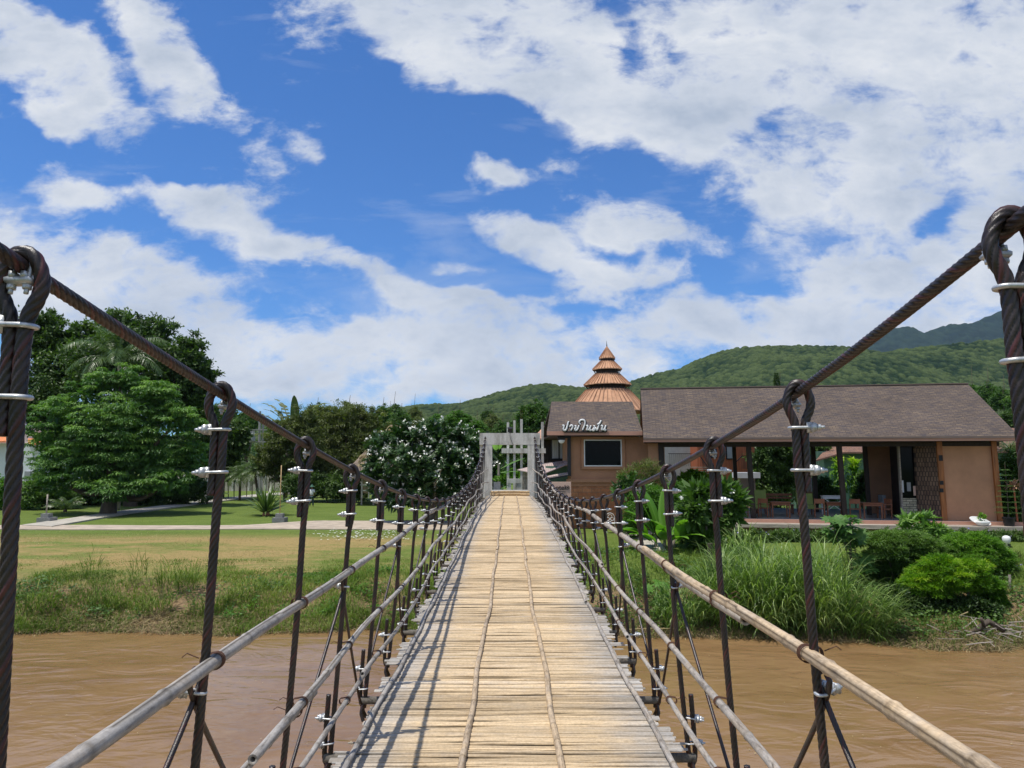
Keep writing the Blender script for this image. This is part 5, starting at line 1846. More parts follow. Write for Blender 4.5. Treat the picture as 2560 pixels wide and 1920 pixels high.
# wrought iron garden chair
p = onz(1527, 1332, 2.12); gc = thing('garden_chair', 'white wrought iron garden chair with lacy rounded back on the paved yard', 'chair', p)
mb = MB()
ang = np.linspace(0, PI, 13)
mb.tube([(p[0] - .22, p[1] + .2, p[2] + .44)] + [(p[0] + .22 * -math.cos(t), p[1] + .2, p[2] + .66 + .24 * math.sin(t)) for t in ang] + [(p[0] + .22, p[1] + .2, p[2] + .44)], .014, 6)
for cx, cz, r in ((-.10, .62, .08), (.10, .62, .08), (0, .74, .09), (0, .56, .06)):
    mb.tube([(p[0] + cx + r * math.cos(t), p[1] + .2, p[2] + cz + r * math.sin(t)) for t in np.linspace(0, 2 * PI, 13)], .010, 5, caps=False)
mb.build('backrest', M['white'], gc)
mb = MB(); mb.lathe(p + (0, 0, .43), [(.0, .0), (.24, .0), (.25, .015), (.24, .03), (0, .03)], 18); mb.build('seat', M['white'], gc)
for sx in (-1, 1):
    for sy in (-1, 1):
        MB().tube([p + (sx * .15, sy * .14, .43), p + (sx * .21, sy * .19, .2), p + (sx * .18, sy * .17, .0)], .012, 6).build('leg', M['white'], gc)

# paving in front of the house
yardL = [onz(1335, y, 2.1)[:2] for y in (1352, 1335, 1318, 1306)]; yardR = [onz(x, y, 2.1)[:2] for x, y in ((1665, 1366), (1640, 1345), (1625, 1322), (1610, 1306))]
strip_mesh('paved_yard', yardL, yardR, M['slabc'], .09)

# ------------------------------------------------------------------ things seen through the cafe
rh = thing('red_timber_house', 'red timber-clad house with outdoor stair seen through the open cafe', 'house', (at(1810, 1200, 52)[0], 52, 2.1))
a = at(1745, 1200, 52); b = at(1885, 1050, 52)
MB().bx(a[0], b[0], 52, 58, 1.9, b[2]).build('wall', M['redwood'], rh)
mb = MB(); mb.bx(a[0] - .5, b[0] + .5, 51.4, 58.6, b[2] + .002, b[2] + .2); mb.build('roof', M['shingle2'], rh)
for (x0, x1, y0, y1) in ((1818, 1833, 1112, 1146), (1779, 1790, 1125, 1142)):
    a = at(x0, y1, 51.95); b = at(x1, y0, 51.95); f = MB().bx(a[0] - .07, b[0] + .07, 51.93, 51.99, a[2] - .07, b[2] + .07).build('window', M['steel'], rh)
    MB().bx(a[0], b[0], 51.90, 51.925, a[2], b[2]).build('pane', M['greycol'], f)
mb = MB()
for k in range(12):
    a = at(1750 + k * 3.6, 1168 + k * 5.2, 50.5 - k * .0); mb.box(a, (1.2, .26, .05))
mb.build('stair', M['greywood'], rh)
mb = MB()
for (x0, y0, x1, y1) in ((1750, 1140, 1792, 1200),):
    mb.bar(at(x0, y0, 50.1), at(x1, y1, 50.1), .06)
for k in range(12): mb.bar(at(1752 + 3.4 * k, 1141 + 5 * k, 50.1), at(1752 + 3.4 * k, 1166 + 5 * k, 50.1), .025)
mb.build('stair_railing', M['steel'], rh); mb = MB(); mb.bar(at(1835, 1160, 50.1), at(1855, 1140, 50.1), .06); mb.bar(at(1855, 1140, 50.1), at(1882, 1140, 50.1), .06)
for k in range(9): mb.bar(at(1855 + 3.1 * k, 1140, 50.1), at(1855 + 3.1 * k, 1172, 50.1), .025)
mb.build('railing', M['steel'], rh)
a = at(1690, 1190, 54); b = at(1752, 1115, 54)
gb = thing('grey_block_house', 'grey house with black railings behind the left end of the cafe', 'house', (a[0], 54, 2.1))
MB().bx(a[0] - 1.5, b[0], 54, 58, 1.9, b[2]).build('wall', M['greycol'], gb)
mb = MB()
for k in range(16): x_ = a[0] - .5 + k * .15; mb.bx(x_, x_ + .02, 53.7, 53.72, b[2] - 1.5, b[2] - .6)
mb.bx(a[0] - .6, a[0] + 2, 53.69, 53.73, b[2] - .6, b[2] - .55); mb.build('railing', M['steel'], gb)
# outdoor bar counter with white top
tb = thing('outdoor_counter', 'pale green topped outdoor counter with cream curtain sides behind the cafe', 'counter', (at(1870, 1230, 44)[0], 44, 2.1))
a = at(1838, 1195, 44); b = at(1895, 1181, 44); MB().bx(a[0], b[0], 43.6, 44.6, a[2], b[2]).build('top', M['whitewall'], tb)
a2 = at(1850, 1240, 44); MB().bx(a2[0], b[0] - .25, 43.8, 44.4, 2.0, a[2] - .003).build('base', M['signpink'], tb)
gh = thing('green_wall_house', 'house with dull green wall and reddish shingle roof seen through the cafe', 'house', (at(2130, 1200, 47)[0], 47, 2.1))
a = at(2050, 1230, 47); b = at(2600, 1128, 47)
MB().bx(a[0], b[0], 47, 52, 1.9, b[2]).build('wall', M['greenwall'], gh)
mb = MB(); V = [tuple(v) for v in (at(2040, 1150, 46.3), at(2110, 1130, 46.3), at(2620, 1128, 46.3), at(2620, 1070, 49.5), at(2110, 1070, 49.5))]
mb.add(V + [(x, y, z - .1) for x, y, z in V], [(1, 2, 3, 4), (9, 8, 7, 6), (0, 5, 6, 1), (1, 6, 7, 2)], [(0, 1, 4), (5, 9, 6)]); mb.build('roof', M['shingle2'], gh)

# ------------------------------------------------------------------ left side buildings
wh = thing('white_villa', 'white and pink villa with small orange tiled awnings at the left edge', 'house', (at(40, 1230, 78)[0], 78, 1.5))
a = at(-140, 1240, 78); b = at(98, 1108, 78)
MB().bx(a[0], b[0], 78, 86, 1.4, b[2]).build('wall', M['whitewall'], wh)
b2 = at(102, 1066, 78); MB().bx(a[0], b2[0], 78.2, 85, b[2] + .002, b2[2]).build('upper_wall', M['pinkwall'], wh)
b3 = at(56, 1042, 78.1); MB().bx(a[0], b3[0], 78.0, 84, b2[2] + .002, b3[2]).build('parapet', M['whitewall'], wh)
for (x0, x1, ye, yt) in ((-60, 15, 1103, 1087), (70, 109, 1109, 1096)):
    A_ = [at(x0, ye, 76.6), at(x1, ye, 76.6), at(x1, yt, 78), at(x0, yt, 78)]
    V = [tuple(v) for v in A_]; mb = MB(); mb.add(V + [(x, y, z - .14) for x, y, z in V], [(0, 1, 2, 3), (7, 6, 5, 4), (0, 4, 5, 1), (1, 5, 6, 2), (0, 3, 7, 4)]); mb.build('tiled_awning', M['tile'], wh)
a = at(70, 1190, 77.9); MB().box(a, (.6, .3, 1.0)).build('wall_cabinet', M['greycol'], wh)

hut = thing('thatched_hut', 'bamboo hut on stilts with a grey leaf-thatched roof behind the flowering frangipani', 'hut', (at(950, 1250, 66)[0], 66, 1.55))
Yh = 66.0
E = [at(866, 1176, Yh - 1.5), at(1120, 1180, Yh - 1.5), at(1065, 1062, Yh + 2), at(976, 1062, Yh + 2), at(880, 1172, Yh + 6), at(1120, 1176, Yh + 6)]
V = [tuple(v) for v in E]
mb = MB(); mb.add(V + [(x, y, z - .22) for x, y, z in V], [(0, 1, 2, 3), (5, 4, 3, 2), (0, 6, 7, 1), (9, 8, 7, 6), (8, 9, 10, 11)], [(4, 0, 3), (1, 5, 2), (10, 9, 6)]); mb.build('roof', M['thatch'], hut)
fbs = FB()
n_ = 1600
uu = rng.uniform(0, 1, n_); vv = rng.uniform(0, 1, n_) ** .8
e0, e1, r1_, r0_ = [np.array(E[i]) for i in (0, 1, 2, 3)]
P_ = (e0 + (e1 - e0) * uu[:, None]) * (1 - vv[:, None]) + (r0_ + (r1_ - r0_) * uu[:, None]) * vv[:, None] + np.array([0, -.05, .05])
Dn = unit(e0 - r0_ + (0, 0, .0)); D_ = unit(Dn * np.array([.3, 1, 1]) + rng.normal(size=(n_, 3)) * .25)
fbs.add(leafquads(P_, D_, unit(np.tile([0, -.6, .8], (n_, 1)) + rng.normal(size=(n_, 3)) * .3), .55, .10, .4 + .25 * rng.normal(size=n_)))
fbs.build('thatch_leaves', M['straw'], hut)
a = at(905, 1240, Yh); b = at(1085, 1178, Yh)
MB().bx(a[0], b[0], Yh, Yh + 4.5, 2.6, b[2] + .4).build('wall', M['woven'], hut)
for px in (905, 935, 965, 1000, 1040, 1080):
    c = at(px, 1200, Yh - .1); MB().bx(c[0] - .07, c[0] + .07, Yh - .16, Yh - .02, 1.3, b[2] + .3).build('stilt', M['greywood'], hut)
mb = MB()
for (x0, y0, x1, y1) in ((900, 1212, 945, 1214), (902, 1226, 945, 1228), (905, 1206, 905, 1245), (922, 1208, 922, 1246), (943, 1208, 943, 1246)):
    mb.bar(at(x0, y0, Yh - 1.4), at(x1, y1, Yh - 1.4), .08)
mb.build('railing', M['concrete2'], hut)

# utility pole with transformer
b = at(645, 1200, 88); up_ = thing('utility_pole', 'grey concrete utility pole with a transformer between the trees', 'utility pole', (b[0], 88, 1.5))
t_ = at(641, 1028, 88)[2]
MB().tube([(b[0], 88, 1.2), (b[0] - .05, 88, t_)], [.20, .13], 8).build('pole', M['concrete2'], up_)
MB().tube([(b[0] + .35, 88.2, 1.2), (b[0] + .30, 88.2, t_ - 1.5)], [.17, .12], 8).build('second_pole', M['concrete2'], up_)
c = at(631, 1093, 87.6); mb = MB(); mb.lathe(c + (0, 0, -.5), [(0, 0), (.34, .02), (.36, .9), (.30, 1.0), (0, 1.02)], 14)
for dx in (-.18, 0, .18): mb.lathe(c + (dx, 0, .52), [(.05, 0), (.07, .05), (.04, .1), (.06, .15), (.02, .25)], 8)
mb.build('transformer', M['greycol'], up_)
mb = MB(); mb.bar((b[0] - 1.3, 87.85, c[2] - .55), (b[0] + .9, 87.85, c[2] - .55), .12); mb.bar((b[0] - 1.1, 87.85, t_ - .6), (b[0] + 1.1, 87.85, t_ - .6), .10); mb.bar((b[0] - .9, 87.85, c[2] + .9), (b[0] + .9, 87.85, c[2] + .9), .10); mb.build('crossarm', M['concrete2'], up_)

bw = thing('boundary_wall', 'low pale boundary wall at the far side of the garden behind the palms', 'wall', (at(560, 1215, 98)[0], 98, 1.5))
a = at(380, 1215, 98); b = at(905, 1188, 98); MB().bx(a[0], b[0], 98, 98.2, 1.4, b[2]).build('panel', M['slabc'], bw)
mb = MB()
for k in range(14): x_ = a[0] + (b[0] - a[0]) * k / 13; mb.bx(x_ - .12, x_ + .12, 97.9, 97.995, 1.4, b[2] + .1)
mb.build('wall_piers', M['concrete'], bw)
a = at(514, 1252, 70.5); wp = thing('white_post', 'short white post at the edge of the branching garden path', 'post', (a[0], 70.5, 1.5))
mb = MB(); mb.bx(a[0] - .16, a[0] + .16, 70.4, 70.7, 1.4, at(514, 1202, 70.5)[2]); mb.build('shaft', M['white'], wp)
mb = MB(); mb.lathe((a[0], 70.55, at(514, 1202, 70.5)[2]), [(.20, .0), (.22, .06), (.05, .1), (.14, .18), (.17, .32), (.12, .46), (0, .5)], 12); mb.build('lamp_globe', M['white'], wp)
k0 = at(440, 1254, 71.5); k1 = at(503, 1250, 71.5); kb = thing('white_kerb', 'white painted kerb block lying beside the branching garden path', 'kerb', (k0[0], 71.5, 1.55))
mb = MB(); mb.bx(k0[0], k1[0], 71.3, 71.8, 1.5, 1.85); mb.bx(k0[0] - 1.2, k0[0] - .02, 71.3, 71.8, 1.5, 1.72); mb.build('kerb_stone', M['white'], kb)

# poles standing in stepped grey blocks
for (px, pyb, x0, x1, pyt, lab, mt, rr) in ((695, 1305, 680, 710, 1163, 'tall tan bamboo pole standing in a stepped grey block beside the spiky plant', 'pole', .030), (107, 1305, 90, 122, 1236, 'short grey pole standing in a stepped grey block by the path junction', 'greywood', .05)):
    g = onz(px, pyb, 1.60); Yp = g[1]
    t = thing('pole_in_block', lab, 'pole', g)
    w_ = (x1 - x0) * Yp / F
    mb = MB(); mb.bx(g[0] - w_ / 2, g[0] + w_ / 2, Yp, Yp + w_, 1.4, g[2] + .26); mb.build('lower_block', M['blockgrey'], t)
    mb = MB(); mb.bx(g[0] - w_ / 3.4, g[0] + w_ / 3.4, Yp + .12, Yp + w_ * .7, g[2] + .262, g[2] + .52); mb.build('upper_block', M['blockgrey'], t)
    top = at(px - 1, pyt, Yp + .3); mb = MB(); mb.tube([(g[0], Yp + .3, g[2] + .52), tuple(top)], [rr, rr * .85], 8, tone=.8, mixv=None) if False else mb.tube([(g[0], Yp + .3, g[2] + .52), (g[0], Yp + .3, top[2])], [rr, rr * .85], 8, tone=.85)
    mb.build('shaft', M[mt], t, smooth=True)

# ================================================================== vegetation
def gbase(px, Y):
    x = at(px, 1200, Y)[0]
    return (x, Y, gz(x, Y))


# -- the two big trees on the left and the palm between them
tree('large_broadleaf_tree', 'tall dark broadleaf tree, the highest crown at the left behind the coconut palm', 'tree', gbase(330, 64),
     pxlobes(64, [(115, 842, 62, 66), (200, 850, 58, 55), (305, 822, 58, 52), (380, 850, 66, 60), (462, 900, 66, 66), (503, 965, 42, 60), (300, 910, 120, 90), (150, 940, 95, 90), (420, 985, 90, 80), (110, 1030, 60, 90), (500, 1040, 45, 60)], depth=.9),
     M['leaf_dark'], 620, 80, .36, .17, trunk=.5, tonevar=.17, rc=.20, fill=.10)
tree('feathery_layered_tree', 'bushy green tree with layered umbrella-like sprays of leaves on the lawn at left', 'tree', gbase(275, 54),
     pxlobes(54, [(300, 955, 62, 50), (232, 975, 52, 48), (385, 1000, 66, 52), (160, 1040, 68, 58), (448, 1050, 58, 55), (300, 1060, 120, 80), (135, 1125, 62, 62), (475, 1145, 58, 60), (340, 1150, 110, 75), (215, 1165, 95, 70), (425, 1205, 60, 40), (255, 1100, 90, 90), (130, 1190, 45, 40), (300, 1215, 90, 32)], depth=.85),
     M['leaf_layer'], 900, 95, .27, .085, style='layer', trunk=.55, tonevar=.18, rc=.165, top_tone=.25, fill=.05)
pb = gbase(298, 59); pc_ = at(298, 905, 59)
t = thing('coconut_palm', 'coconut palm with long arching fronds rising between the two big trees at left', 'palm', pb)
fb = FB()
for k in range(20):
    a = k * 2.399; el = 1.25 - .062 * k + random.uniform(-.1, .1)
    fb.add(frond_data(pc_ + (random.uniform(-.1, .1), random.uniform(-.1, .1), 0), a, el, random.uniform(4.4, 5.6), 1.0, 46, 1.75, .05, .5, .14, .45))
fb.add(frond_data(pc_, 1.3, 1.54, 4.6, .25, 30, .05, .06, .85))
fb.build('fronds', M['leaf_palm'], t)
MB().tube(smooth_path([(pb[0], 59, pb[2] - .2), (pb[0] + .3, 59, pb[2] + 5), tuple(pc_)], .5)[0], .16, 9).build('trunk', M['palebark'], t, smooth=True)

tree('dark_round_tree', 'dark green tree between the layered tree and the utility pole', 'tree', gbase(530, 76), pxlobes(76, [(535, 1080, 48, 60), (505, 1130, 45, 60), (570, 1130, 42, 55), (540, 1170, 60, 40), (600, 1100, 30, 45)]), M['leaf_dark'], 240, 60, .36, .17, trunk=.3, base_tone=.62)
tree('clipped_hedge_shrub', 'yellow-green leafy hedge shrub at the left edge in front of the white villa', 'shrub', gbase(20, 60), pxlobes(60, [(-40, 1235, 50, 45), (20, 1238, 42, 40), (60, 1245, 30, 38)]), M['leaf_bright'], 200, 60, .22, .10, trunk=.06, base_tone=.38)
tree('clipped_hedge_shrub', 'green leafy hedge shrub between the villa wall and the short grey pole', 'shrub', gbase(115, 60), pxlobes(60, [(95, 1232, 36, 42), (135, 1240, 34, 40), (165, 1250, 30, 36)]), M['leaf_mid'], 170, 60, .22, .10, trunk=.06, base_tone=.7)
tree('shade_hedge', 'long dark hedge in the shade behind the trunk of the layered tree', 'hedge', gbase(320, 66), pxlobes(66, [(200, 1238, 45, 38), (265, 1240, 45, 38), (330, 1238, 48, 38), (395, 1236, 48, 36), (455, 1232, 38, 32), (490, 1225, 30, 30)]), M['leaf_dark'], 300, 60, .28, .13, trunk=.08, base_tone=.45)
for k, (px, yt_, lab) in enumerate(((168, 1232, 'young fern-leaved palm shrub just right of the short grey pole'), (520, 1195, 'arching palm shrub behind the second rope hanger at left'))):
    Yk = 57 if k == 0 else 68
    b = gbase(px, Yk); t = thing('palm_shrub', lab, 'palm', b); fb = FB()
    for j in range(14): fb.add(frond_data((b[0], Yk, b[2] + .15), j * 2.4, 1.35 - .05 * j, 2.2 if k else 1.6, .4, 22, 1.3, .05, .6))
    fb.build('fronds', M['leaf_palm'], t); MB().lathe((b[0], Yk, b[2]), [(.16, -.1), (.13, .15), (.05, .3)], 8).build('stem', M['bark'], t)


def date_palm(px, Y, pyc, nfr, Lf, label, lean=0.0, tone=.55):
    b = gbase(px, Y); c = at(px + lean, pyc, Y)
    t = thing('date_palm', label, 'palm', b, group='small date palms along the garden')
    fb = FB()
    for k in range(nfr):
        fb.add(frond_data(c, k * 2.399, 1.35 - 1.7 * k / nfr + random.uniform(-.1, .1), Lf * random.uniform(.85, 1.1), .42, 30, 1.35, .035, tone + (-.05 if k < nfr * .7 else .3), .12, .15))
    fb.build('fronds', M['leaf_palm'], t)
    MB().tube(smooth_path([(b[0], Y, b[2] - .1), ((b[0] + c[0]) / 2, Y, (b[2] + c[2]) / 2), tuple(c)], .3)[0], np.array([.14]), 8).build('trunk', M['bark'], t, smooth=True) if False else \
        MB().tube(smooth_path([(b[0], Y, b[2] - .1), ((b[0] + c[0]) / 2, Y, (b[2] + c[2]) / 2), tuple(c)], .3)[0], .13, 8).build('trunk', M['bark'], t, smooth=True)


date_palm(601, 74, 1188, 34, 2.1, 'date palm with yellowing lower fronds and upright trunk behind the spiky plant')
date_palm(650, 72, 1178, 30, 2.0, 'date palm with a leaning trunk just left of the tall tan pole', lean=-14)
date_palm(560, 80, 1196, 26, 1.9, 'small date palm left of the yellowing palm by the garden wall')
date_palm(712, 73, 1170, 34, 2.4, 'dark date palm right behind the tall tan pole', tone=.4)
date_palm(760, 79, 1180, 26, 2.2, 'dark date palm in shade behind the standing person', tone=.35)
for k, px in enumerate((573, 587, 618, 632, 672, 684)):
    b = gbase(px, 76 + (k % 3) * 2)
    t = thing('tree_stake', 'thin dark support stake planted among the small date palms', 'stake', b, group='support stakes among the date palms')
    MB().tube([b, (b[0] + random.uniform(-.2, .2), b[1], b[2] + 2.2)], .05, 6).build('shaft', M['bark'], t)

b = np.array(onz(665, 1288, 1.58)); t = thing('spiky_plant', 'dense rosette of sword-like green leaves on the lawn beside the tall tan pole', 'plant', b)
n = 130; a = hd(n); fb = FB()
fb.add(blades_data(b + np.concatenate([a * .12, np.full((n, 1), .15)], 1), a, rng.uniform(.25, 1.45, n), rng.uniform(1.5, 2.6, n), .14, rng.uniform(.15, .6, n), 5, .55 + .15 * rng.normal(size=n)))
fb.build('leaves', M['leaf_palm'], t)
MB().lathe(b, [(.28, -.1), (.25, .15), (.15, .4), (.0, .5)], 10).build('stump', M['terracotta'], t)

# -- tall torn banana clump
b = gbase(722, 78); t = thing('torn_banana_clump', 'tall banana clump with wind-torn brown edged leaves above the olive trees', 'banana plant', b)
fb = FB()
for (px, py, h, e, L_, W_, tn, tr) in ((737, 1080, PI / 2 * 3, 1.5, 4.0, 1.0, .4, 0), (715, 1075, 2.9, 1.25, 4.6, 1.0, .8, .8), (712, 1085, 3.3, 1.0, 4.6, 1.0, .9, .8), (722, 1075, 2.6, 1.45, 4.6, 1.0, .7, .8), (752, 1065, .3, 1.2, 4.2, .9, .8, .9),
                                       (756, 1075, 6.0, .9, 4.4, .9, .9, .9), (715, 1110, 3.0, .7, 4.2, 1.0, .8, .8), (722, 1090, 3.5, 1.3, 4.2, 1.0, .6, .6), (705, 1120, 3.1, .9, 3.8, .9, .85, .8), (750, 1080, 1.0, 1.35, 4.6, .9, .6, .8)):
    fb.add(banana_leaf(at(px, py, 78), h, e, L_, W_, 1.25 if tr else .25, tn, tr, 18))
fb.build('leaves', M['leaf_torn'], t)
mb = MB()
for px in (718, 735, 750): p = at(px, 1120, 78); mb.tube([(p[0], 78, 1.4), tuple(p)], [.22, .12], 8)
mb.build('stem', M['palebark'], t, smooth=True)

tree('olive_bushy_tree', 'olive green fine-leaved tree right below the torn banana clump', 'tree', gbase(750, 72), pxlobes(72, [(765, 1062, 45, 48), (725, 1085, 42, 50), (690, 1115, 40, 50), (760, 1120, 60, 60), (700, 1165, 50, 40), (770, 1180, 55, 40), (660, 1150, 28, 40)]), M['leaf_olive'], 420, 75, .24, .09, trunk=.28, rc=.18)
tree('olive_bushy_tree', 'broad olive green fine-leaved tree left of the thatched hut', 'tree', gbase(860, 74), pxlobes(74, [(830, 1058, 48, 48), (885, 1052, 50, 42), (930, 1070, 42, 50), (850, 1110, 65, 60), (905, 1130, 50, 60), (820, 1170, 50, 45), (880, 1190, 45, 40)]), M['leaf_olive'], 520, 75, .24, .09, trunk=.3, rc=.18, base_tone=.56)
tree('dark_understorey_shrub', 'dark shrub in the shade below the olive trees, behind the standing person', 'shrub', gbase(820, 70), pxlobes(70, [(790, 1215, 40, 32), (840, 1220, 45, 30), (885, 1225, 35, 28), (740, 1215, 38, 30)]), M['leaf_dark'], 230, 60, .25, .11, trunk=.08)

# -- white flowering frangipani
frl = pxlobes(47, [(958, 1115, 42, 42), (1010, 1098, 50, 42), (1078, 1092, 58, 42), (1145, 1102, 52, 42), (1195, 1130, 42, 42), (940, 1170, 38, 40), (1020, 1160, 80, 60), (1110, 1165, 85, 65), (1190, 1185, 50, 50), (955, 1218, 42, 32), (1040, 1225, 75, 42), (1130, 1228, 70, 42), (1200, 1232, 35, 30), (1238, 1195, 22, 40), (990, 1245, 40, 25)], depth=.9)
t, C = tree('flowering_frangipani', 'broad frangipani tree covered in white blossom clusters left of the gateway', 'tree', gbase(1075, 47), frl, M['leaf_frang'], 1100, 15, .36, .10, style='rosette', trunk=.30, rc=.2, fill=.25, tonevar=.12, bark='palebark')


def flowers(name, pts, size, per, mat, parent, k=5):
    n = len(pts) * per
    c = np.repeat(pts, per, 0) + rng.normal(size=(n, 3)) * size * .9
    ax = rdir(n, .6); fb = FB()
    r0 = rdir(n); s1 = unit(r0 - ax * np.sum(r0 * ax, 1, keepdims=True)); s2 = np.cross(ax, s1)
    for j in range(k):
        a = 2 * PI * j / k
        D = unit(s1 * math.cos(a) + s2 * math.sin(a) + ax * .25)
        fb.add(leafquads(c, D, ax, size, size * .62, np.full(n, .5)))
    o = fb.build(name, mat, parent); o['kind'] = 'stuff'
    return o


ctr = np.mean([l[:3] for l in frl], axis=0)
sel = C[rng.choice(len(C), 420, replace=False)]
flowers('blossoms', sel + np.array([0, -.10, .22]), .085, 5, M['flower'], t)

# -- background trees: three kinds, copied
def proto(name, style, mat, L, W, n, per, lob, **kw):
    V, Q, T, _ = crown_data(lob, n, per, L, W, style, **kw)
    cm = raw_mesh(name + '_crown', V, Q, mat, T)
    lim = limbs_mesh((0, 0, -1.6), [l[:3] for l in lob], .10)
    V = np.concatenate(lim.V); tm = raw_mesh(name + '_trunk', V, [np.concatenate(lim.Q), np.concatenate(lim.T)], M['bark'], np.concatenate(lim.t), None, True)
    return cm, tm


LB = [(0, 0, .1, .75, .75, .7), (-.45, .1, -.15, .55, .5, .5), (.45, -.1, -.1, .55, .5, .55), (.1, 0, .55, .45, .45, .42), (-.25, -.35, .3, .45, .4, .4), (.3, .3, .25, .4, .4, .4)]
protos = {
    'dark': proto('dark', 'puff', M['leaf_dark'], .12, .06, 170, 50, LB, base_tone=.6),
    'mid': proto('mid', 'puff', M['leaf_mid'], .11, .055, 190, 50, LB, base_tone=.45),
    'bright': proto('bright', 'layer', M['leaf_bright'], .10, .04, 190, 55, LB, base_tone=.35),
    'olive': proto('olive', 'puff', M['leaf_olive'], .10, .045, 190, 50, LB, base_tone=.6),
}
BG = [
    # px, centre y, radius px, distance, kind, label key
    (560, 1010 + 30, 42, 125, 'dark', 0), (620, 1060, 40, 120, 'mid', 0), (500, 1070, 45, 110, 'dark', 0), (680, 1100, 42, 105, 'dark', 0), (790, 1050, 45, 115, 'mid', 0), (870, 1045, 45, 120, 'olive', 0),
    (955, 1050, 40, 112, 'mid', 1), (1000, 1062, 40, 105, 'mid', 1), (940, 1090, 40, 96, 'dark', 1), (985, 1035, 30, 150, 'dark', 1), (1035, 1040, 26, 140, 'olive', 1), (1050, 1075, 34, 100, 'olive', 1),
    (1093, 1062, 34, 112, 'bright', 2), (1146, 1058, 42, 96, 'bright', 3), (1190, 1080, 36, 90, 'bright', 2), (1105, 1100, 36, 84, 'mid', 2), (1180, 1120, 38, 80, 'mid', 2),
    (1232, 1062, 28, 120, 'olive', 4), (1255, 1085, 34, 96, 'mid', 4), (1290, 1078, 34, 100, 'mid', 4), (1245, 1130, 34, 84, 'dark', 4), (1300, 1130, 36, 84, 'dark', 4), (1220, 1045, 22, 160, 'dark', 4),
    (1335, 1052, 52, 78, 'mid', 5), (1385, 1070, 44, 84, 'mid', 4), (1345, 1110, 45, 80, 'dark', 4),
    (2470, 990, 34, 130, 'mid', 6), (2510, 1005, 36, 120, 'mid', 6), (2560, 1010, 44, 110, 'mid', 6), (2430, 985, 30, 150, 'bright', 6), (2610, 1020, 40, 110, 'dark', 6), (2530, 1060, 40, 90, 'dark', 6),
]
BL = ['background tree rising behind the torn banana clump and olive trees', 'background tree behind the thatched hut at the foot of the hills', 'bright green tree behind the white flowering frangipani',
      'bright yellow-green round-topped tree above the frangipani, left of the gateway', 'green tree seen above and through the gateway', 'large round green mango-like tree just left of the shingle roof',
      'tree rising beyond the right end of the cafe roof']
BG_G = ['trees behind the olive trees', 'trees behind the thatched hut', 'trees behind the frangipani', None, 'trees behind the gateway', None, 'trees beyond the cafe roof']
for (px, py, r, Y, kd, li) in BG:
    c = at(px, py, Y); s = r * Y / F
    g = gz(c[0], Y)
    t = thing('background_tree', BL[li], 'tree', (c[0], Y, g), group=BG_G[li])
    cm, tm = protos[kd]
    o = bpy.data.objects.new('crown', cm); COL.objects.link(o); o.parent = t; o.location = (0, 0, c[2] - g); o.scale = (s, s, s * random.uniform(.85, 1.0)); o.rotation_euler = (0, 0, random.uniform(0, 6.28))
    o = bpy.data.objects.new('trunk', tm); COL.objects.link(o); o.parent = t; o.location = (0, 0, c[2] - g); o.scale = (s, s, max(s * .9, (c[2] - g) / 1.6))
# far tree belt at the foot of the hills, one mass
lob = []
for x in np.arange(-330, 520, 9.0):
    Yb = 190 + 60 * random.random(); lob.append((x, Yb, 2.5 + random.uniform(1.5, 5.5), random.uniform(6, 9), 6, random.uniform(4.5, 7.5)))
V, Q, T, _ = crown_data(lob, 2600, 26, 1.0, .55, 'puff', fill=.1, rc=.28, tonevar=.2)
tag(mk('distant_tree_belt', V, Q, M['leaf_mid'], tone=T), kind='stuff')
b = gbase(1951, 90); t = thing('conifer', 'slim dark conifer tip showing above the cafe roof ridge', 'tree', b); fb = FB(); top = at(1950, 930, 90)
for k in range(60):
    z = b[2] + 2 + (top[2] - b[2] - 2) * k / 60; rr = 1.7 * (1 - k / 62) + .15
    for j in range(5): fb.add(frond_data((b[0], 90, z), j * 1.256 + k, .5, rr, .35, 8, .4, .07, .3))
fb.build('foliage', M['leaf_dark'], t); MB().tube([b, tuple(top)], [.2, .03], 6).build('trunk', M['bark'], t)

# -- through the gateway: banana leaves
b = (at(1262, 1230, 36.5)[0], 36.5, 2.1); t = thing('gateway_banana', 'banana plant with big drooping leaves seen through the concrete gateway', 'banana plant', b); fb = FB()
for (px, py, h, e, L_, W_, dr, tn) in ((1252, 1172, .10, .55, 1.35, .34, .35, .45), (1250, 1182, 6.15, .18, .95, .30, .25, .4), (1240, 1128, 1.9, 1.2, .8, .3, .9, .95), (1240, 1232, .12, .75, .8, .28, .6, .4), (1248, 1125, .7, 1.35, .6, .28, .4, .95)):
    fb.add(banana_leaf(at(px, py, 36.5), h, e, L_, W_, dr, tn, 0, 14, fold=-.25))
fb.build('leaves', M['leaf_banana'], t); p = at(1247, 1160, 36.5); MB().tube([(p[0], 36.5, 2.0), tuple(p)], [.09, .06], 8).build('stem', M['palebark'], t)
tree('small_green_shrub', 'small bright shrub behind the concrete posts seen through the gateway', 'shrub', gbase(1290, 44), pxlobes(44, [(1262, 1195, 18, 22), (1290, 1190, 22, 18), (1315, 1195, 16, 18)]), M['leaf_bright'], 60, 40, .14, .06, trunk=.04)
tree('dark_yard_tree', 'dark tree filling the gap between the gateway and the tin shed', 'tree', gbase(1330, 47), pxlobes(47, [(1320, 1150, 30, 28), (1350, 1140, 24, 30), (1290, 1165, 18, 20)]), M['leaf_dark'], 90, 45, .18, .08, trunk=.1)

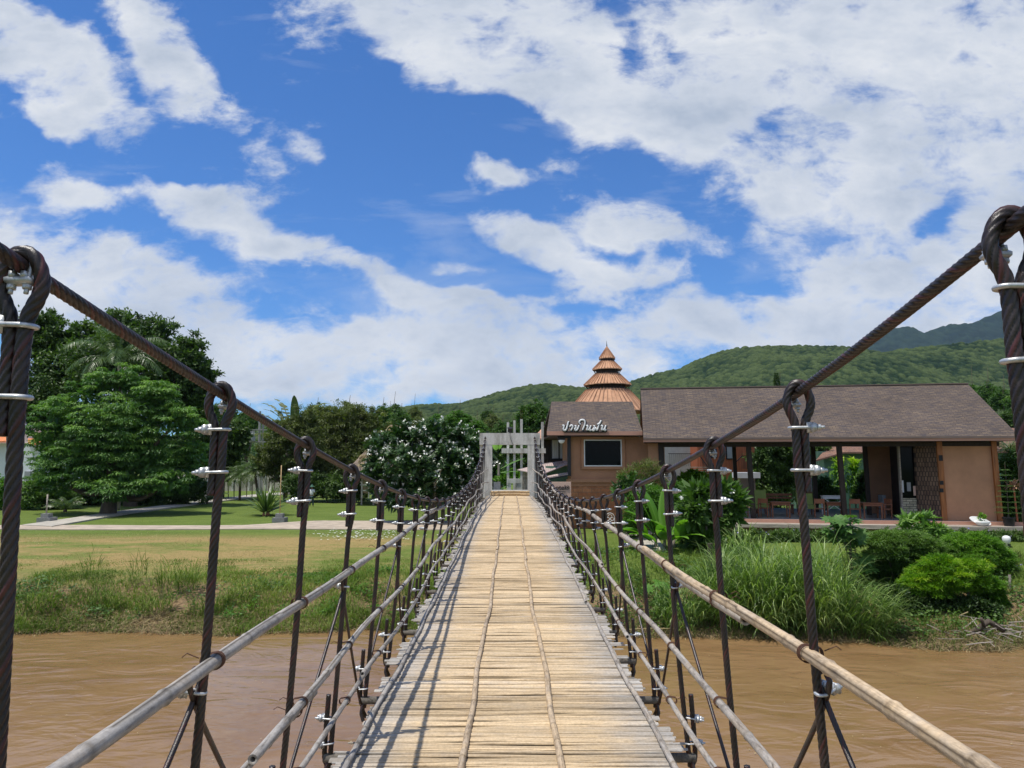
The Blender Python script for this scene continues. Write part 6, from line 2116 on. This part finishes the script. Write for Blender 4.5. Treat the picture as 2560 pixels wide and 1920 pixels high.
# -- right bank: planting in front of the cafe
b = gbase(1655, 29.6); t = thing('banana_clump', 'young banana clump with broad upright bright green leaves on the right bank', 'banana plant', b); fb = FB()
bx0 = b[0]
for (px, py, h, e, L_, W_, dr, tn) in ((1650, 1340, 2.4, 1.35, 1.9, .38, .45, .55), (1662, 1340, 1.2, 1.42, 2.0, .36, .35, .8), (1640, 1345, 2.9, 1.05, 1.6, .40, .9, .5), (1672, 1345, .5, 1.15, 1.9, .36, .6, .85), (1630, 1350, 3.2, .7, 1.3, .40, 1.0, .6),
                                       (1680, 1350, .1, .6, 1.2, .38, 1.0, .5), (1655, 1350, 4.7, 1.0, 1.3, .42, 1.3, .45), (1620, 1350, 3.6, 1.15, 1.3, .36, 1.2, .6), (1690, 1355, 5.6, .9, 1.1, .34, 1.3, .55), (1668, 1335, 1.8, 1.5, 1.7, .30, .1, 1.0), (1635, 1330, 3.0, 1.3, 1.6, .34, .5, .7)):
    fb.add(banana_leaf(at(px, py, 29.6), h, e, L_ * 1.08, W_ * 1.55, dr, tn, 0, 14))
for k in range(9):
    fb.add(banana_leaf(at(1625 + 9 * k, 1352 + 4 * (k % 3), 29.3), 4.71 + random.uniform(-1.9, 1.9), random.uniform(.5, 1.35), random.uniform(.9, 1.6), random.uniform(.40, .55), random.uniform(.7, 1.3), random.uniform(.5, .95), 0, 12))
fb.build('leaves', M['leaf_banana'], t)
for px in (1640, 1662, 1685):
    p = at(px, 1345, 29.6); MB().tube([(p[0] * .995, 29.6, 1.9), tuple(p)], [.08, .05], 8).build('stem', M['palebark'], t, smooth=True)
tree('frangipani_shrub', 'frangipani shrub with glossy leaf rosettes left of the open cafe', 'shrub', gbase(1755, 29.5), pxlobes(29.5, [(1750, 1238, 40, 28), (1812, 1232, 34, 26), (1730, 1285, 38, 36), (1780, 1300, 46, 40), (1825, 1275, 34, 34), (1760, 1345, 40, 22), (1838, 1250, 20, 20)]), M['leaf_mid'], 230, 16, .30, .085, style='rosette', trunk=.09, rc=.25, base_tone=.65, bark='palebark', fill=.3)
t = bpy.data.objects['frangipani_shrub']
pts = np.array([at(px, py, 29.0) for px, py in ((1797, 1200), (1782, 1270), (1745, 1262), (1703, 1245), (1830, 1232), (1765, 1258))]); flowers('blossoms', pts, .06, 7, M['flower'], t)
tree('frangipani_shrub', 'small frangipani with pale leaf rosettes beside the brown house wall', 'shrub', gbase(1570, 33.5), pxlobes(33.5, [(1570, 1205, 26, 24), (1600, 1225, 24, 22), (1555, 1232, 20, 22), (1590, 1255, 26, 26)]), M['leaf_frang'], 80, 15, .26, .07, style='rosette', trunk=.05, rc=.3, base_tone=.8, bark='palebark')
tree('feathery_bamboo_shrub', 'feathery olive bamboo shrub rising in front of the brown house wall', 'shrub', gbase(1610, 34.3), pxlobes(34.3, [(1612, 1182, 26, 26), (1640, 1190, 22, 22), (1570, 1190, 18, 18), (1625, 1215, 34, 24)]), M['leaf_olive'], 110, 34, .20, .03, style='needle', trunk=.03, base_tone=.8, rc=.4, fill=0)
tree('rounded_green_shrub', 'dense rounded bright green shrub between brown house and banana clump', 'shrub', gbase(1630, 32), pxlobes(32, [(1620, 1255, 48, 38), (1670, 1245, 40, 34), (1600, 1290, 45, 38), (1660, 1290, 48, 38), (1580, 1320, 34, 26), (1700, 1225, 26, 26)]), M['leaf_bright'], 300, 70, .10, .045, trunk=.05, base_tone=.35)
tree('yellow_leaf_shrub', 'yellow-green leafy shrub just left of the cafe seen above the frangipani', 'shrub', gbase(1735, 37), pxlobes(37, [(1735, 1195, 26, 20), (1760, 1205, 22, 18), (1710, 1205, 20, 20)]), M['leaf_lime'], 90, 30, .20, .06, style='rosette', trunk=.04, rc=.3)
# behind the cafe
tree('clipped_cypress', 'dark dense cypress seen through the middle of the open cafe', 'tree', gbase(1930, 47.5), pxlobes(47.5, [(1925, 1130, 50, 50), (1915, 1190, 42, 50), (1960, 1170, 45, 60), (1940, 1235, 50, 30)]), M['leaf_dark'], 260, 60, .20, .09, trunk=.15, base_tone=.62, rc=.2)
tree('clipped_cypress', 'dark dense cypress seen through the cafe just right of the tallest hanger clamp', 'tree', gbase(2030, 48.5), pxlobes(48.5, [(2020, 1130, 46, 50), (2060, 1115, 42, 35), (2015, 1200, 40, 55), (2050, 1180, 26, 40)]), M['leaf_dark'], 240, 60, .20, .09, trunk=.15, base_tone=.62, rc=.2)
for px, lab in ((2096, 'tall dracaena with yellow-green top left of the second thick cafe post'), (2136, 'tall dracaena with yellow-green top right of the second thick cafe post')):
    b = gbase(px, 43); t = thing('dracaena', lab, 'plant', b); fb = FB(); n = 260
    c = at(px, 1165, 43); a = hd(n); z = rng.uniform(0, 1, n)
    P_ = np.stack([c[0] + .12 * rng.normal(size=n), 43 + .12 * rng.normal(size=n), c[2] - 1.5 * (1 - z) + .1], 1)
    fb.add(blades_data(P_, a, .2 + 1.2 * z, rng.uniform(.5, .9, n), .09, 1.9 - .8 * z, 5, .25 + .7 * z ** 3))
    fb.build('leaves', M['leaf_lime'], t); MB().tube([b, tuple(c)], [.06, .04], 7).build('stem', M['palebark'], t)
tree('courtyard_shrub', 'low green shrub behind the cafe between cypress and dracaena', 'shrub', gbase(2060, 42), pxlobes(42, [(2055, 1215, 28, 26), (2080, 1235, 24, 22), (2040, 1240, 22, 20)]), M['leaf_mid'], 80, 40, .14, .06, trunk=.04)
tree('courtyard_shrub', 'low leafy shrub behind the right end of the open cafe under the dracaena', 'shrub', gbase(2150, 42), pxlobes(42, [(2150, 1235, 24, 24), (2160, 1200, 16, 24)]), M['leaf_mid'], 70, 40, .14, .06, trunk=.04)
# right of the cafe
tree('climber_thicket', 'glossy dark climber thicket against the right end of the cafe', 'shrub', gbase(2560, 33.5), pxlobes(33.5, [(2535, 1170, 38, 42), (2550, 1235, 48, 50), (2590, 1190, 60, 70), (2540, 1285, 34, 34), (2600, 1280, 60, 50)]), M['leaf_mid'], 380, 50, .15, .08, trunk=.08, base_tone=.4)
b = gbase(2537, 32.6); t = thing('red_cordyline', 'red-leaved plant in the thicket right of the cafe end wall', 'plant', b); fb = FB(); n = 60; c = at(2534, 1215, 32.6); a = hd(n)
fb.add(blades_data(c + rng.normal(size=(n, 3)) * .07, a, rng.uniform(-.2, 1.3, n), rng.uniform(.25, .45, n), .06, .7, 4, .9)); fb.build('leaves', M['terra_plain'], t); MB().tube([b, tuple(c)], [.05, .03], 6).build('stem', M['redwood'], t)
b = gbase(2545, 34.5); t = thing('spiky_fan_palm', 'spiky palm top above the thicket at the right end of the cafe roof', 'palm', b); fb = FB(); c = at(2525, 1125, 34.5)
for k in range(16): fb.add(frond_data(c, k * 2.4, 1.2 - .07 * k, 1.1, .3, 18, 1.0, .03, .6))
fb.build('fronds', M['leaf_palm'], t); MB().tube([b, tuple(c)], .06, 6).build('stem', M['bark'], t)

# elephant grass clumps on the water's edge
def grass_clump(name, label, px, Y, rx, ry, h, n, mat=None, tone=.5, lean=None, width=.030, z0=None, group=None):
    x = at(px, 1500, Y)[0]; b = np.array([x, Y, gz(x, Y)])
    t = thing(name, label, 'grass clump', b, group=group)
    ang = rng.uniform(0, 2 * PI, n); rr = np.sqrt(rng.uniform(0, 1, n))
    X = x + np.cos(ang) * rr * rx; Yy = Y + np.sin(ang) * rr * ry
    Z = ground_z(X, Yy)
    hv = rng.uniform(.62, 1.2, 12)[(np.floor(ang / 1.048).astype(int) % 6) + 6 * (rr > .62)]
    up = hv * rng.uniform(0, .68, n) ** 1.1 * h * (1.05 - .35 * rr)
    D = unit(np.stack([np.cos(ang), np.sin(ang)], 1) * .7 + hd(n) * .8)
    if lean is not None: D = unit(D + np.array(lean))
    P_ = np.stack([X + D[:, 0] * up * .10, Yy + D[:, 1] * up * .10, Z + up], 1)
    fb = FB()
    fb.add(blades_data(P_, D, rng.uniform(.85, 1.48, n), h * rng.uniform(.28, .55, n), width * rng.uniform(.6, 1.3, n), rng.uniform(.5, 1.8, n), 6, tone + .30 * rng.normal(size=n)))
    # straight flower-less stalks
    m = n // 9
    i = rng.choice(n, m, replace=False)
    fb.add(blades_data(np.stack([X[i], Yy[i], Z[i]], 1), D[i], rng.uniform(1.3, 1.52, m), h * rng.uniform(.5, .9, m), .022, rng.uniform(.1, .35, m), 5, .35))
    fb.build('blades', mat or M['reed'], t)
    return t


grass_clump('elephant_grass', 'tall elephant grass clump hanging over the water left of the castor plant', 1910, 23.6, 1.05, .8, 3.1, 1200, tone=.60)
grass_clump('elephant_grass', 'tall bright elephant grass clump directly below the castor plant', 2045, 23.5, .95, .8, 3.3, 1000, tone=.64)
grass_clump('elephant_grass', 'wide elephant grass clump below the frangipani shrub on the right bank', 1815, 23.9, .85, .8, 2.6, 900, tone=.58)
grass_clump('elephant_grass', 'elephant grass clump with long stems bending right over the water beneath the bright shrubs', 2165, 22.8, .85, .6, 2.1, 620, tone=.62, lean=(1.2, -.5))
grass_clump('elephant_grass', 'shorter elephant grass clump close to the bridge under the banana plants', 1700, 23.7, .8, .7, 1.5, 520, tone=.5)
grass_clump('elephant_grass', 'sparse elephant grass in front of the walkway left of the castor plant', 1960, 25.8, 1.2, .6, 2.4, 520, tone=.66)
grass_clump('elephant_grass', 'sparse pale elephant grass between frangipani shrub and walkway', 1860, 27.2, .9, .5, 2.0, 420, tone=.7)


# castor plant with hand-shaped leaves
def palmate(P, R, ax, tone, fb):
    n = len(P)
    r0 = rdir(n); s1 = unit(r0 - ax * np.sum(r0 * ax, 1, keepdims=True)); s2 = np.cross(ax, s1)
    for j in range(8):
        a = -2.5 + 5.0 * j / 7
        L_ = R * (1 - .25 * abs(a) / 2.5)
        D = unit(s1 * math.cos(a) + s2 * math.sin(a) - ax * .12)
        fb.add(leafquads(P, D, ax, L_, R * .42, tone + .05 * rng.normal(size=n)))


b = gbase(2120, 25.6); t = thing('castor_plant', 'castor plant with large star-shaped blue-green leaves rising out of the tall grass', 'plant', b); fb = FB()
lobs = pxlobes(25.6, [(2105, 1296, 40, 12), (2130, 1330, 32, 20), (2142, 1368, 30, 28), (2090, 1318, 30, 18), (2158, 1405, 24, 28), (2112, 1345, 36, 20)]); n = 78
w_ = rng.choice(len(lobs), n); P_ = np.array([lobs[i][:3] for i in w_]) + rdir(n) * np.array([lobs[i][3:] for i in w_]) * rng.uniform(.5, 1, n)[:, None]
palmate(P_, .34, unit(np.tile([0, -.35, 1.0], (n, 1)) + rng.normal(size=(n, 3)) * .3), .55, fb)
fb.build('leaves', M['leaf_layer'], t)
mb = MB()
for i in range(0, n, 6): mb.tube(smooth_path([(b[0], b[1], b[2]), ((b[0] + P_[i][0]) / 2, b[1], (b[2] + P_[i][2]) / 2 - .1), tuple(P_[i])], .2)[0], [.02] * 0 or .014, 5)
mb.build('stems', M['bark'], t, smooth=True)
b = gbase(1640, 25.3); t = thing('small_castor_plant', 'small broad-leaved plant low on the bank close to the bridge', 'plant', b); fb = FB()
lobs = pxlobes(24.6, [(1640, 1465, 26, 18), (1655, 1500, 24, 18)]); n = 18; w_ = rng.choice(2, n)
P_ = np.array([lobs[i][:3] for i in w_]) + rdir(n) * np.array([lobs[i][3:] for i in w_]) * .8
palmate(P_, .26, unit(np.tile([0, -.5, 1.0], (n, 1)) + rng.normal(size=(n, 3)) * .3), .6, fb)
for (px, py, h, e) in ((1668, 1545, 3.4, .7), (1672, 1545, 5.6, .5), (1668, 1540, .6, .9), (1660, 1500, 1.4, 1.2)):
    fb.add(banana_leaf(at(px, py, 24.3), h, e, .75, .26, 1.0, .6, 0, 10))
fb.build('leaves', M['leaf_banana'], t); MB().tube([b, tuple(at(1650, 1480, 24.8))], .02, 5).build('stem', M['bark'], t)

tree('dark_undergrowth', 'dark shaded undergrowth under the yellow-green feathery shrubs at the water', 'shrub', gbase(2370, 23.9), pxlobes(23.9, [(2290, 1515, 40, 30), (2350, 1520, 44, 32), (2410, 1520, 44, 32), (2465, 1530, 36, 26), (2235, 1500, 34, 36)]), M['leaf_dark'], 260, 45, .13, .05, trunk=.03, base_tone=.25)  # low leaf tone stands in for the shade beneath the shrubs
# yellow-green feathery shrubs
SH = [
    ('dense feathery green shrub just right of the castor plant', 26.0, [(2215, 1362, 52, 36), (2275, 1350, 48, 26), (2320, 1372, 42, 30), (2195, 1410, 42, 40), (2255, 1405, 52, 40), (2310, 1412, 34, 28)], 'leaf_mid', .85, 560),
    ('domed feathery shrub below the globe lamp at the far right', 26.8, [(2400, 1362, 48, 28), (2450, 1358, 44, 26), (2492, 1390, 40, 32), (2440, 1395, 50, 32), (2500, 1425, 34, 30), (2470, 1430, 40, 34)], 'leaf_bright', .55, 520),
    ('brightest yellow-green feathery shrub overhanging the water in the middle of the right bank', 24.2, [(2350, 1412, 42, 24), (2320, 1440, 46, 30), (2425, 1420, 44, 24), (2380, 1448, 44, 30), (2290, 1462, 38, 26), (2430, 1452, 40, 26), (2345, 1468, 40, 22)], 'leaf_lime', .38, 700),
    ('low feathery shrub right of the brightest shrub', 24.6, [(2470, 1470, 34, 28), (2485, 1500, 26, 22)], 'leaf_bright', .38, 200),
]
for lab, Y, lb_, mt, bt, nc in SH:
    px = np.mean([l[0] for l in lb_])
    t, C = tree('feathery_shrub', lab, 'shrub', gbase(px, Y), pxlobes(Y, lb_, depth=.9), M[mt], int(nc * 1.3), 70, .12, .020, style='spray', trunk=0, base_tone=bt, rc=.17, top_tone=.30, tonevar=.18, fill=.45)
    b = gbase(px, Y); mb = MB()
    for l in lb_:
        p = pxlobes(Y, [l])[0]; mb.tube(smooth_path([(b[0] + (p[0] - b[0]) * .6, Y, gz(b[0], Y) - .1), (p[0], p[1], p[2])], .3)[0], .035, 6)
    mb.build('stems', M['bark'], t, smooth=True)
tree('oleander_shrub', 'small shrub with long pale leaf rosettes rising in front of the timber walkway', 'shrub', gbase(2290, 29.3), pxlobes(29.3, [(2268, 1304, 24, 12), (2308, 1294, 26, 10), (2255, 1318, 20, 10), (2335, 1322, 28, 13), (2358, 1338, 24, 14), (2300, 1322, 34, 14)]), M['leaf_layer'], 90, 15, .20, .05, style='rosette', trunk=.03, rc=.3, base_tone=.8)
lobs = []
for px in range(1720, 2600, 34): lobs += pxlobes(30.6, [(px, 1345 + 3 * math.sin(px), 26, 20)])
b = gbase(2200, 29.9); t = thing('violet_flower_hedge', 'low dark hedge dotted with violet flowers under the timber walkway', 'hedge', b)
V, Q, T, C = crown_data(lobs, 420, 40, .13, .04, 'puff', base_tone=.75); mk('foliage', V, Q, M['leaf_dark'], t, tone=T)
flowers('blossoms', C[rng.choice(len(C), 70, replace=False)] + np.array([0, -.1, .1]), .045, 1, M['violet'], t)
tree('violet_flower_shrub', 'sparse grey-green shrub with violet flowers at the far right edge of the bank', 'shrub', gbase(2530, 27.5), pxlobes(27.5, [(2530, 1450, 40, 50), (2560, 1500, 45, 50), (2540, 1410, 26, 26)]), M['leaf_olive'], 150, 40, .10, .02, style='needle', trunk=.02, base_tone=.3, fill=0)
flowers('blossoms', np.array([at(px, py, 27.0) for px, py in ((2530, 1412), (2545, 1416), (2550, 1460), (2535, 1395), (2518, 1422), (2560, 1440), (2556, 1475))]), .05, 2, M['violet'], bpy.data.objects['violet_flower_shrub'])
p = at(2515, 1410, 29.0); p[2] = gz(p[0], 29.0); t = thing('globe_lamp', 'white globe lamp on a short wooden post at the right edge of the garden', 'lamp', p)
c = at(2516, 1348, 29.0); d = at(2516, 1360, 29.0)
MB().tube([p, (p[0], 29, d[2])], .13, 10, tone=.8).build('post', M['greywood'], t)
MB().lathe((c[0], 29, c[2]), [(.05, -.19), (.12, -.13), (.15, -.05), (.15, .05), (.12, .11), (.05, .14), (0, .145)], 16).build('globe', M['white'], t, smooth=True)
MB().lathe((c[0], 29, c[2]), [(.14, -.24), (.14, -.19), (.05, -.18)], 12).build('collar', M['black'], t)
p = at(2524, 1480, 25.5); q_t = at(2524, 1437, 25.5); t = thing('bank_stake', 'short weathered stake on the bank below the globe lamp', 'stake', (p[0], 25.5, gz(p[0], 25.5)))
MB().tube([(p[0], 25.5, gz(p[0], 25.5) - .1), tuple(q_t)], .045, 7).build('shaft', M['greywood'], t)
p = at(1775, 1400, 27.5); t = thing('short_bollard', 'short dark wooden bollard half hidden in grass near the frangipani shrub', 'bollard', (p[0], 27.5, gz(p[0], 27.5)))
q_t = at(1775, 1358, 27.5); MB().tube([(p[0], 27.5, gz(p[0], 27.5) - .1), tuple(q_t)], .10, 8).build('shaft', M['bark'], t)

# ------------------------------------------------------------------ ground cover, one object of each sort
def cover(name, n, xr, er, h, w, mat, tone, dens=None, droop=(.2, 1.2), seg=3, elev=(.7, 1.5), lift=0.0):
    X = rng.uniform(xr[0], xr[1], n); E = rng.uniform(0, 1, n) * (er[1] - er[0]) + er[0]
    Y = bank_edge(X) + E
    keep = np.ones(n, bool)
    if dens is not None: keep = rng.uniform(0, 1, n) < dens(X, Y, E)
    X, Y, E = X[keep], Y[keep], E[keep]; m = len(X)
    P_ = np.stack([X, Y, ground_z(X, Y) - .02 + lift], 1)
    tn = tone(X, Y, E) if callable(tone) else tone
    V, Q, T = blades_data(P_, hd(m), rng.uniform(*elev, m), h(X, Y, E) * rng.uniform(.6, 1.4, m), w, rng.uniform(*droop, m), seg, tn + .16 * rng.normal(size=m))
    return tag(mk(name, V, Q, mat, tone=T), kind='stuff')


cst = lambda v: (lambda X, Y, E: np.full(len(X), v))
# shaggy bank grass, left
cover('bank_grass', 110000, (-24, 1), (-.1, 7.5), lambda X, Y, E: (.12 + .42 * np.clip(vnoise(X, Y, 1.3, 31, 3) + .32, 0, 1) + .10 * (X > -9)) * (1 - .72 * sstep(2.8, 6, E)), .020, M['grass'], lambda X, Y, E: .45 + 1.1 * vnoise(X, Y, 2.2, 33, 3) + .15 * (E < 1),
      dens=lambda X, Y, E: np.clip(.36 + 2.8 * vnoise(X, Y, 1.8, 35, 3) + .4 * (X > -10.5) + .4 * (E < 1.3) - .35 * sstep(3, 7, E), 0.02, 1))
# beaten-down straw at the waterline
cover('waterline_straw', 30000, (-24, 26), (-.15, 1.3), cst(.42), .018, M['straw'], .55, droop=(-.1, .6), elev=(-.2, .45), lift=.05)
cover('right_bank_grass', 40000, (1.6, 26), (-.1, 6.5), lambda X, Y, E: .22 + .25 * np.clip(vnoise(X, Y, 1.4, 41, 3) + .4, 0, 1), .020, M['grass'], lambda X, Y, E: .35 + .5 * vnoise(X, Y, 2, 43, 3), dens=lambda X, Y, E: np.clip(.55 + 1.6 * vnoise(X, Y, 1.8, 45, 3), 0, 1))
cover('lawn_grass', 110000, (-32, 1.5), (4.6, 40), lambda X, Y, E: .075 + 0 * X, .028, M['grass'], lambda X, Y, E: np.where((E < 16.5), .52 + .5 * vnoise(X, Y, 3, 47, 3), .40), dens=lambda X, Y, E: np.where((Y > 40.0) & (Y < 44.6), 0, np.where(E < 16, np.clip(.32 + 1.8 * vnoise(X, Y, 2.6, 49, 3), .05, 1), .6)), seg=1, droop=(0, .3))
cover('dry_lawn_tufts', 60000, (-30, 1), (4.0, 17.5), lambda X, Y, E: .045 + 0 * X, .04, M['straw'], lambda X, Y, E: .70 + .8 * vnoise(X, Y, 1.6, 61, 3), dens=lambda X, Y, E: np.clip(.35 + 2.2 * vnoise(X, Y, 2.4, 63, 3), 0, 1), seg=2, droop=(.2, 1.2))
cover('right_lawn_grass', 14000, (1.6, 24), (5.6, 9), cst(.08), .028, M['grass'], .55, seg=1, droop=(0, .3))
# leafy creepers low on the left bank near the bridge and on the right bank
def creeper(name, n, xr, er, mat, tone, seed, L=.11, dn=.1):
    X = rng.uniform(*xr, n); E = rng.uniform(*er, n); Y = bank_edge(X) + E
    k = rng.uniform(0, 1, n) < np.clip(dn + 3.2 * vnoise(X, Y, 1.5, seed, 3), 0, 1); X, Y = X[k], Y[k]; m = len(X)
    hgt = rng.uniform(0, .38, m) * np.clip(.6 + 2 * vnoise(X, Y, 1.2, seed + 1, 2), .1, 1.3)
    P_ = np.stack([X, Y, ground_z(X, Y) + hgt], 1)
    D = unit(np.concatenate([hd(m), rng.uniform(-.3, .5, (m, 1))], 1)); N_ = unit(rng.normal(size=(m, 3)) * .4 + np.array([0, -.3, 1.0])); N_ = unit(N_ - D * np.sum(N_ * D, 1, keepdims=True))
    V, Q, T = leafquads(P_, D, N_, L * rng.uniform(.6, 1.3, m), L * .7, tone + .18 * rng.normal(size=m))
    return tag(mk(name, V, Q, mat, tone=T), kind='stuff')


creeper('bank_creeper', 26000, (-9.5, 0.5), (.9, 4.6), M['leaf_bright'], .35, 51, dn=.35)
creeper('right_bank_creeper', 30000, (1.6, 24), (.4, 6.0), M['leaf_mid'], .6, 53, dn=.5)
creeper('left_bank_weeds', 16000, (-24, -8), (.6, 3.6), M['leaf_mid'], .5, 55, dn=-.05)
# foam flecks and floating bits drifting on the river
n = 260; X = rng.uniform(-16, 18, n); Y = rng.uniform(3, 21, n); P_ = np.stack([X, Y, np.full(n, .045)], 1); D = unit(np.concatenate([hd(n), np.zeros((n, 1))], 1)); N_ = np.tile([0, 0, 1.0], (n, 1))
V, Q, T = leafquads(P_, D, N_, rng.uniform(.02, .07, n), .025, np.full(n, .9)); tag(mk('floating_debris', V, Q, M['straw'], tone=T), kind='stuff')
# fallen frangipani petals
n = 260; X = at(950, 1320, 42)[0] + rng.normal(size=n) * 1.3; Y = 39.5 + rng.normal(size=n) * 1.3
P_ = np.stack([X, Y, ground_z(X, Y) + .09], 1); D = unit(np.concatenate([hd(n), np.zeros((n, 1))], 1)); N_ = np.tile([0, 0, 1.0], (n, 1))
V, Q, T = leafquads(P_, D, N_, .13, .11, np.full(n, .5)); tag(mk('fallen_petals', V, Q, M['flower'], tone=T), kind='stuff')

# tall weeds on the left bank, each a plant of its own
for (px, Y, h, n, lab) in ((228, 27.6, 1.35, 60, 'lone thin reed standing left of the tall weed group on the left bank'), (345, 27.2, 1.6, 80, 'tall upright sedge at the left of the tall weed group'), (420, 26.4, 1.7, 150, 'bushy tall weed in the middle of the left bank weed group'),
                           (470, 26.2, 1.5, 150, 'tall weed with brown stems right of the bushy one on the left bank'), (265, 25.4, 1.0, 200, 'low weed tuft near the water under the lone reed'), (390, 25.0, 1.1, 240, 'broad weed tuft at the water under the tall weed group'),
                           (515, 25.0, 1.0, 220, 'weed tuft at the waterline behind the second rope hanger'), (90, 24.9, 1.1, 260, 'weed tuft at the waterline by the first rope hanger at left'), (600, 25.6, .8, 200, 'weed tuft between second and third rope hangers at left')):
    grass_clump('bank_weed', lab, px, Y, .35 if h > 1.3 else .6, .3, h, n, M['grass'], tone=.35, width=.020)

# drift debris on the right bank and a floating cane
p = at(2470, 1585, 22.3); t = thing('driftwood_pile', 'tangled pile of dry driftwood canes and roots at the right water edge', 'driftwood', (p[0], 22.3, .1))
mb = MB()
for k in range(60):
    c = np.array([p[0] + random.gauss(0, .8), 22.3 + random.gauss(0, .35), .08 + abs(random.gauss(0, .22))]); a = random.uniform(0, PI); L_ = random.uniform(.3, 1.0)
    d = np.array([math.cos(a), math.sin(a) * .6, random.uniform(-.35, .45)]) * L_ / 2
    mb = MB(); mb.tube([c - d, c + rng.normal(size=3) * .05, c + d], [random.choice((.007, .010, .016))] * 3, 5, tone=random.random()); mb.build('cane', M['greywood'], t)
mb = MB(); mb.tube([p + (-.6, .1, -.1), p + (-.2, 0, .2), p + (.1, .1, .35), p + (.5, 0, .1)], .09, 7); mb.tube([p + (-.1, 0, .2), p + (-.3, -.2, .5)], .05, 6); mb.build('root', M['bark'], t, smooth=True)
for (x0, y0, x1, y1, Y, lab) in ((1535, 1577, 1695, 1572, 22.9, 'long pale cane lying along the right waterline next to the bridge'), (2150, 1560, 2290, 1545, 23.6, 'pale bent cane lying below the bright shrubs'), (2330, 1575, 2420, 1530, 23.2, 'slanting dry cane left of the driftwood pile')):
    a = at(x0, y0, Y); b = at(x1, y1, Y + .1); t = thing('dry_cane', lab, 'cane', a)
    MB().tube(smooth_path([a, (a + b) / 2 + (0, 0, .04), b], .1)[0], .016, 6, tone=.8).build('stalk', M['straw'], t)


# ------------------------------------------------------------------ the person on the lawn
def skin_obj(name, pts, edges, radii, mat, parent, sub=1):
    me = bpy.data.meshes.new(name); me.from_pydata([tuple(map(float, p)) for p in pts], edges, [])
    o = bpy.data.objects.new(name, me); COL.objects.link(o)
    md = o.modifiers.new('skin', 'SKIN'); md.use_smooth_shade = True
    for v, r in zip(me.skin_vertices[0].data, radii): v.radius = (r, r) if np.isscalar(r) else r
    me.skin_vertices[0].data[0].use_root = True
    o.modifiers.new('sub', 'SUBSURF').levels = sub
    dg = bpy.context.evaluated_depsgraph_get(); dg.update()
    nm = bpy.data.meshes.new_from_object(o.evaluated_get(dg))
    bpy.data.objects.remove(o)
    nm.materials.clear(); nm.materials.append(mat)
    nm.transform(Matrix.Translation(-Vector(ROOTS[parent.name][0])))
    return link(name, nm, parent)


g = onz(778, 1268, 1.56); g[2] = gz(g[0], g[1]) + .05
per = thing('person', 'person in white shirt, dark trousers and green hat standing on the lawn, seen from behind', 'person', g)
M['skin'] = mat_plain('brown_skin', (.22, .12, .08), .6, .08, 6, 0)
M['shirt'] = mat_plain('white_shirt_cloth', (.72, .72, .74), .9, .06, 6, .3)
M['trousers'] = mat_plain('dark_teal_trousers', (.035, .06, .065), .9, .2, 6, .3)
M['hat'] = mat_plain('green_hat_cloth', (.06, .15, .10), .9, .15, 8, .2)


def pp(x, y, z): return (g[0] + x, g[1] + y, g[2] + z)


body = [pp(0, 0, .92), pp(0, .01, 1.15), pp(0, .02, 1.38), pp(0, .03, 1.50), pp(0, .04, 1.60), pp(0, .05, 1.70),
        pp(-.10, 0, .86), pp(-.12, .02, .48), pp(-.12, -.01, .08), pp(-.14, .10, .03), pp(.10, 0, .86), pp(.13, .03, .48), pp(.15, 0, .08), pp(.16, .11, .03),
        pp(-.19, .01, 1.40), pp(-.27, .04, 1.14), pp(-.24, .22, .98), pp(-.22, .30, .93), pp(.19, .01, 1.40), pp(.26, .03, 1.14), pp(.20, .20, .99), pp(.17, .28, .95)]
ed = [(0, 1), (1, 2), (2, 3), (3, 4), (4, 5), (0, 6), (6, 7), (7, 8), (8, 9), (0, 10), (10, 11), (11, 12), (12, 13), (2, 14), (14, 15), (15, 16), (16, 17), (2, 18), (18, 19), (19, 20), (20, 21)]
ra = [.12, .12, .13, .06, .09, .085, .085, .058, .042, .035, .085, .058, .042, .035, .055, .042, .033, .035, .055, .042, .033, .035]
bo = skin_obj('body', body, ed, ra, M['skin'], per)
skin_obj('shirt', [pp(0, 0, .90), pp(0, .005, 1.12), pp(0, .02, 1.36), pp(0, .03, 1.46), pp(-.19, .01, 1.395), pp(-.25, .03, 1.20), pp(.19, .01, 1.395), pp(.245, .025, 1.20)], [(0, 1), (1, 2), (2, 3), (2, 4), (4, 5), (2, 6), (6, 7)], [(.17, .13), (.165, .13), (.18, .13), (.08, .07), .085, .072, .085, .072], M['shirt'], per)
skin_obj('trousers', [pp(0, 0, .93), pp(-.10, 0, .84), pp(-.12, .02, .48), pp(-.12, -.01, .10), pp(.10, 0, .84), pp(.13, .03, .48), pp(.15, 0, .10)], [(0, 1), (1, 2), (2, 3), (0, 4), (4, 5), (5, 6)], [(.15, .12), .105, .082, .075, .105, .082, .075], M['trousers'], per)
h0 = pp(0, .05, 1.71); MB().lathe(h0, [(.22, -.02), (.21, .0), (.11, .02), (.108, .10), (.07, .15), (0, .16)], 18).build('hat', M['hat'], per, smooth=True)

# ------------------------------------------------------------------ thin air between here and the hills
hz = MB(); hz.bx(-3800, 3800, -250, 5800, -3, 1150)
hm = bpy.data.materials.new('haze_air'); hm.use_nodes = True
nt = hm.node_tree; nt.nodes.clear()
ou = nt.nodes.new('ShaderNodeOutputMaterial'); vo = nt.nodes.new('ShaderNodeVolumePrincipled')
vo.inputs['Color'].default_value = (.55, .74, 1.0, 1); vo.inputs['Density'].default_value = .000045
nt.links.new(vo.outputs[0], ou.inputs['Volume'])
ho = hz.build('haze', hm); tag(ho, kind='stuff')
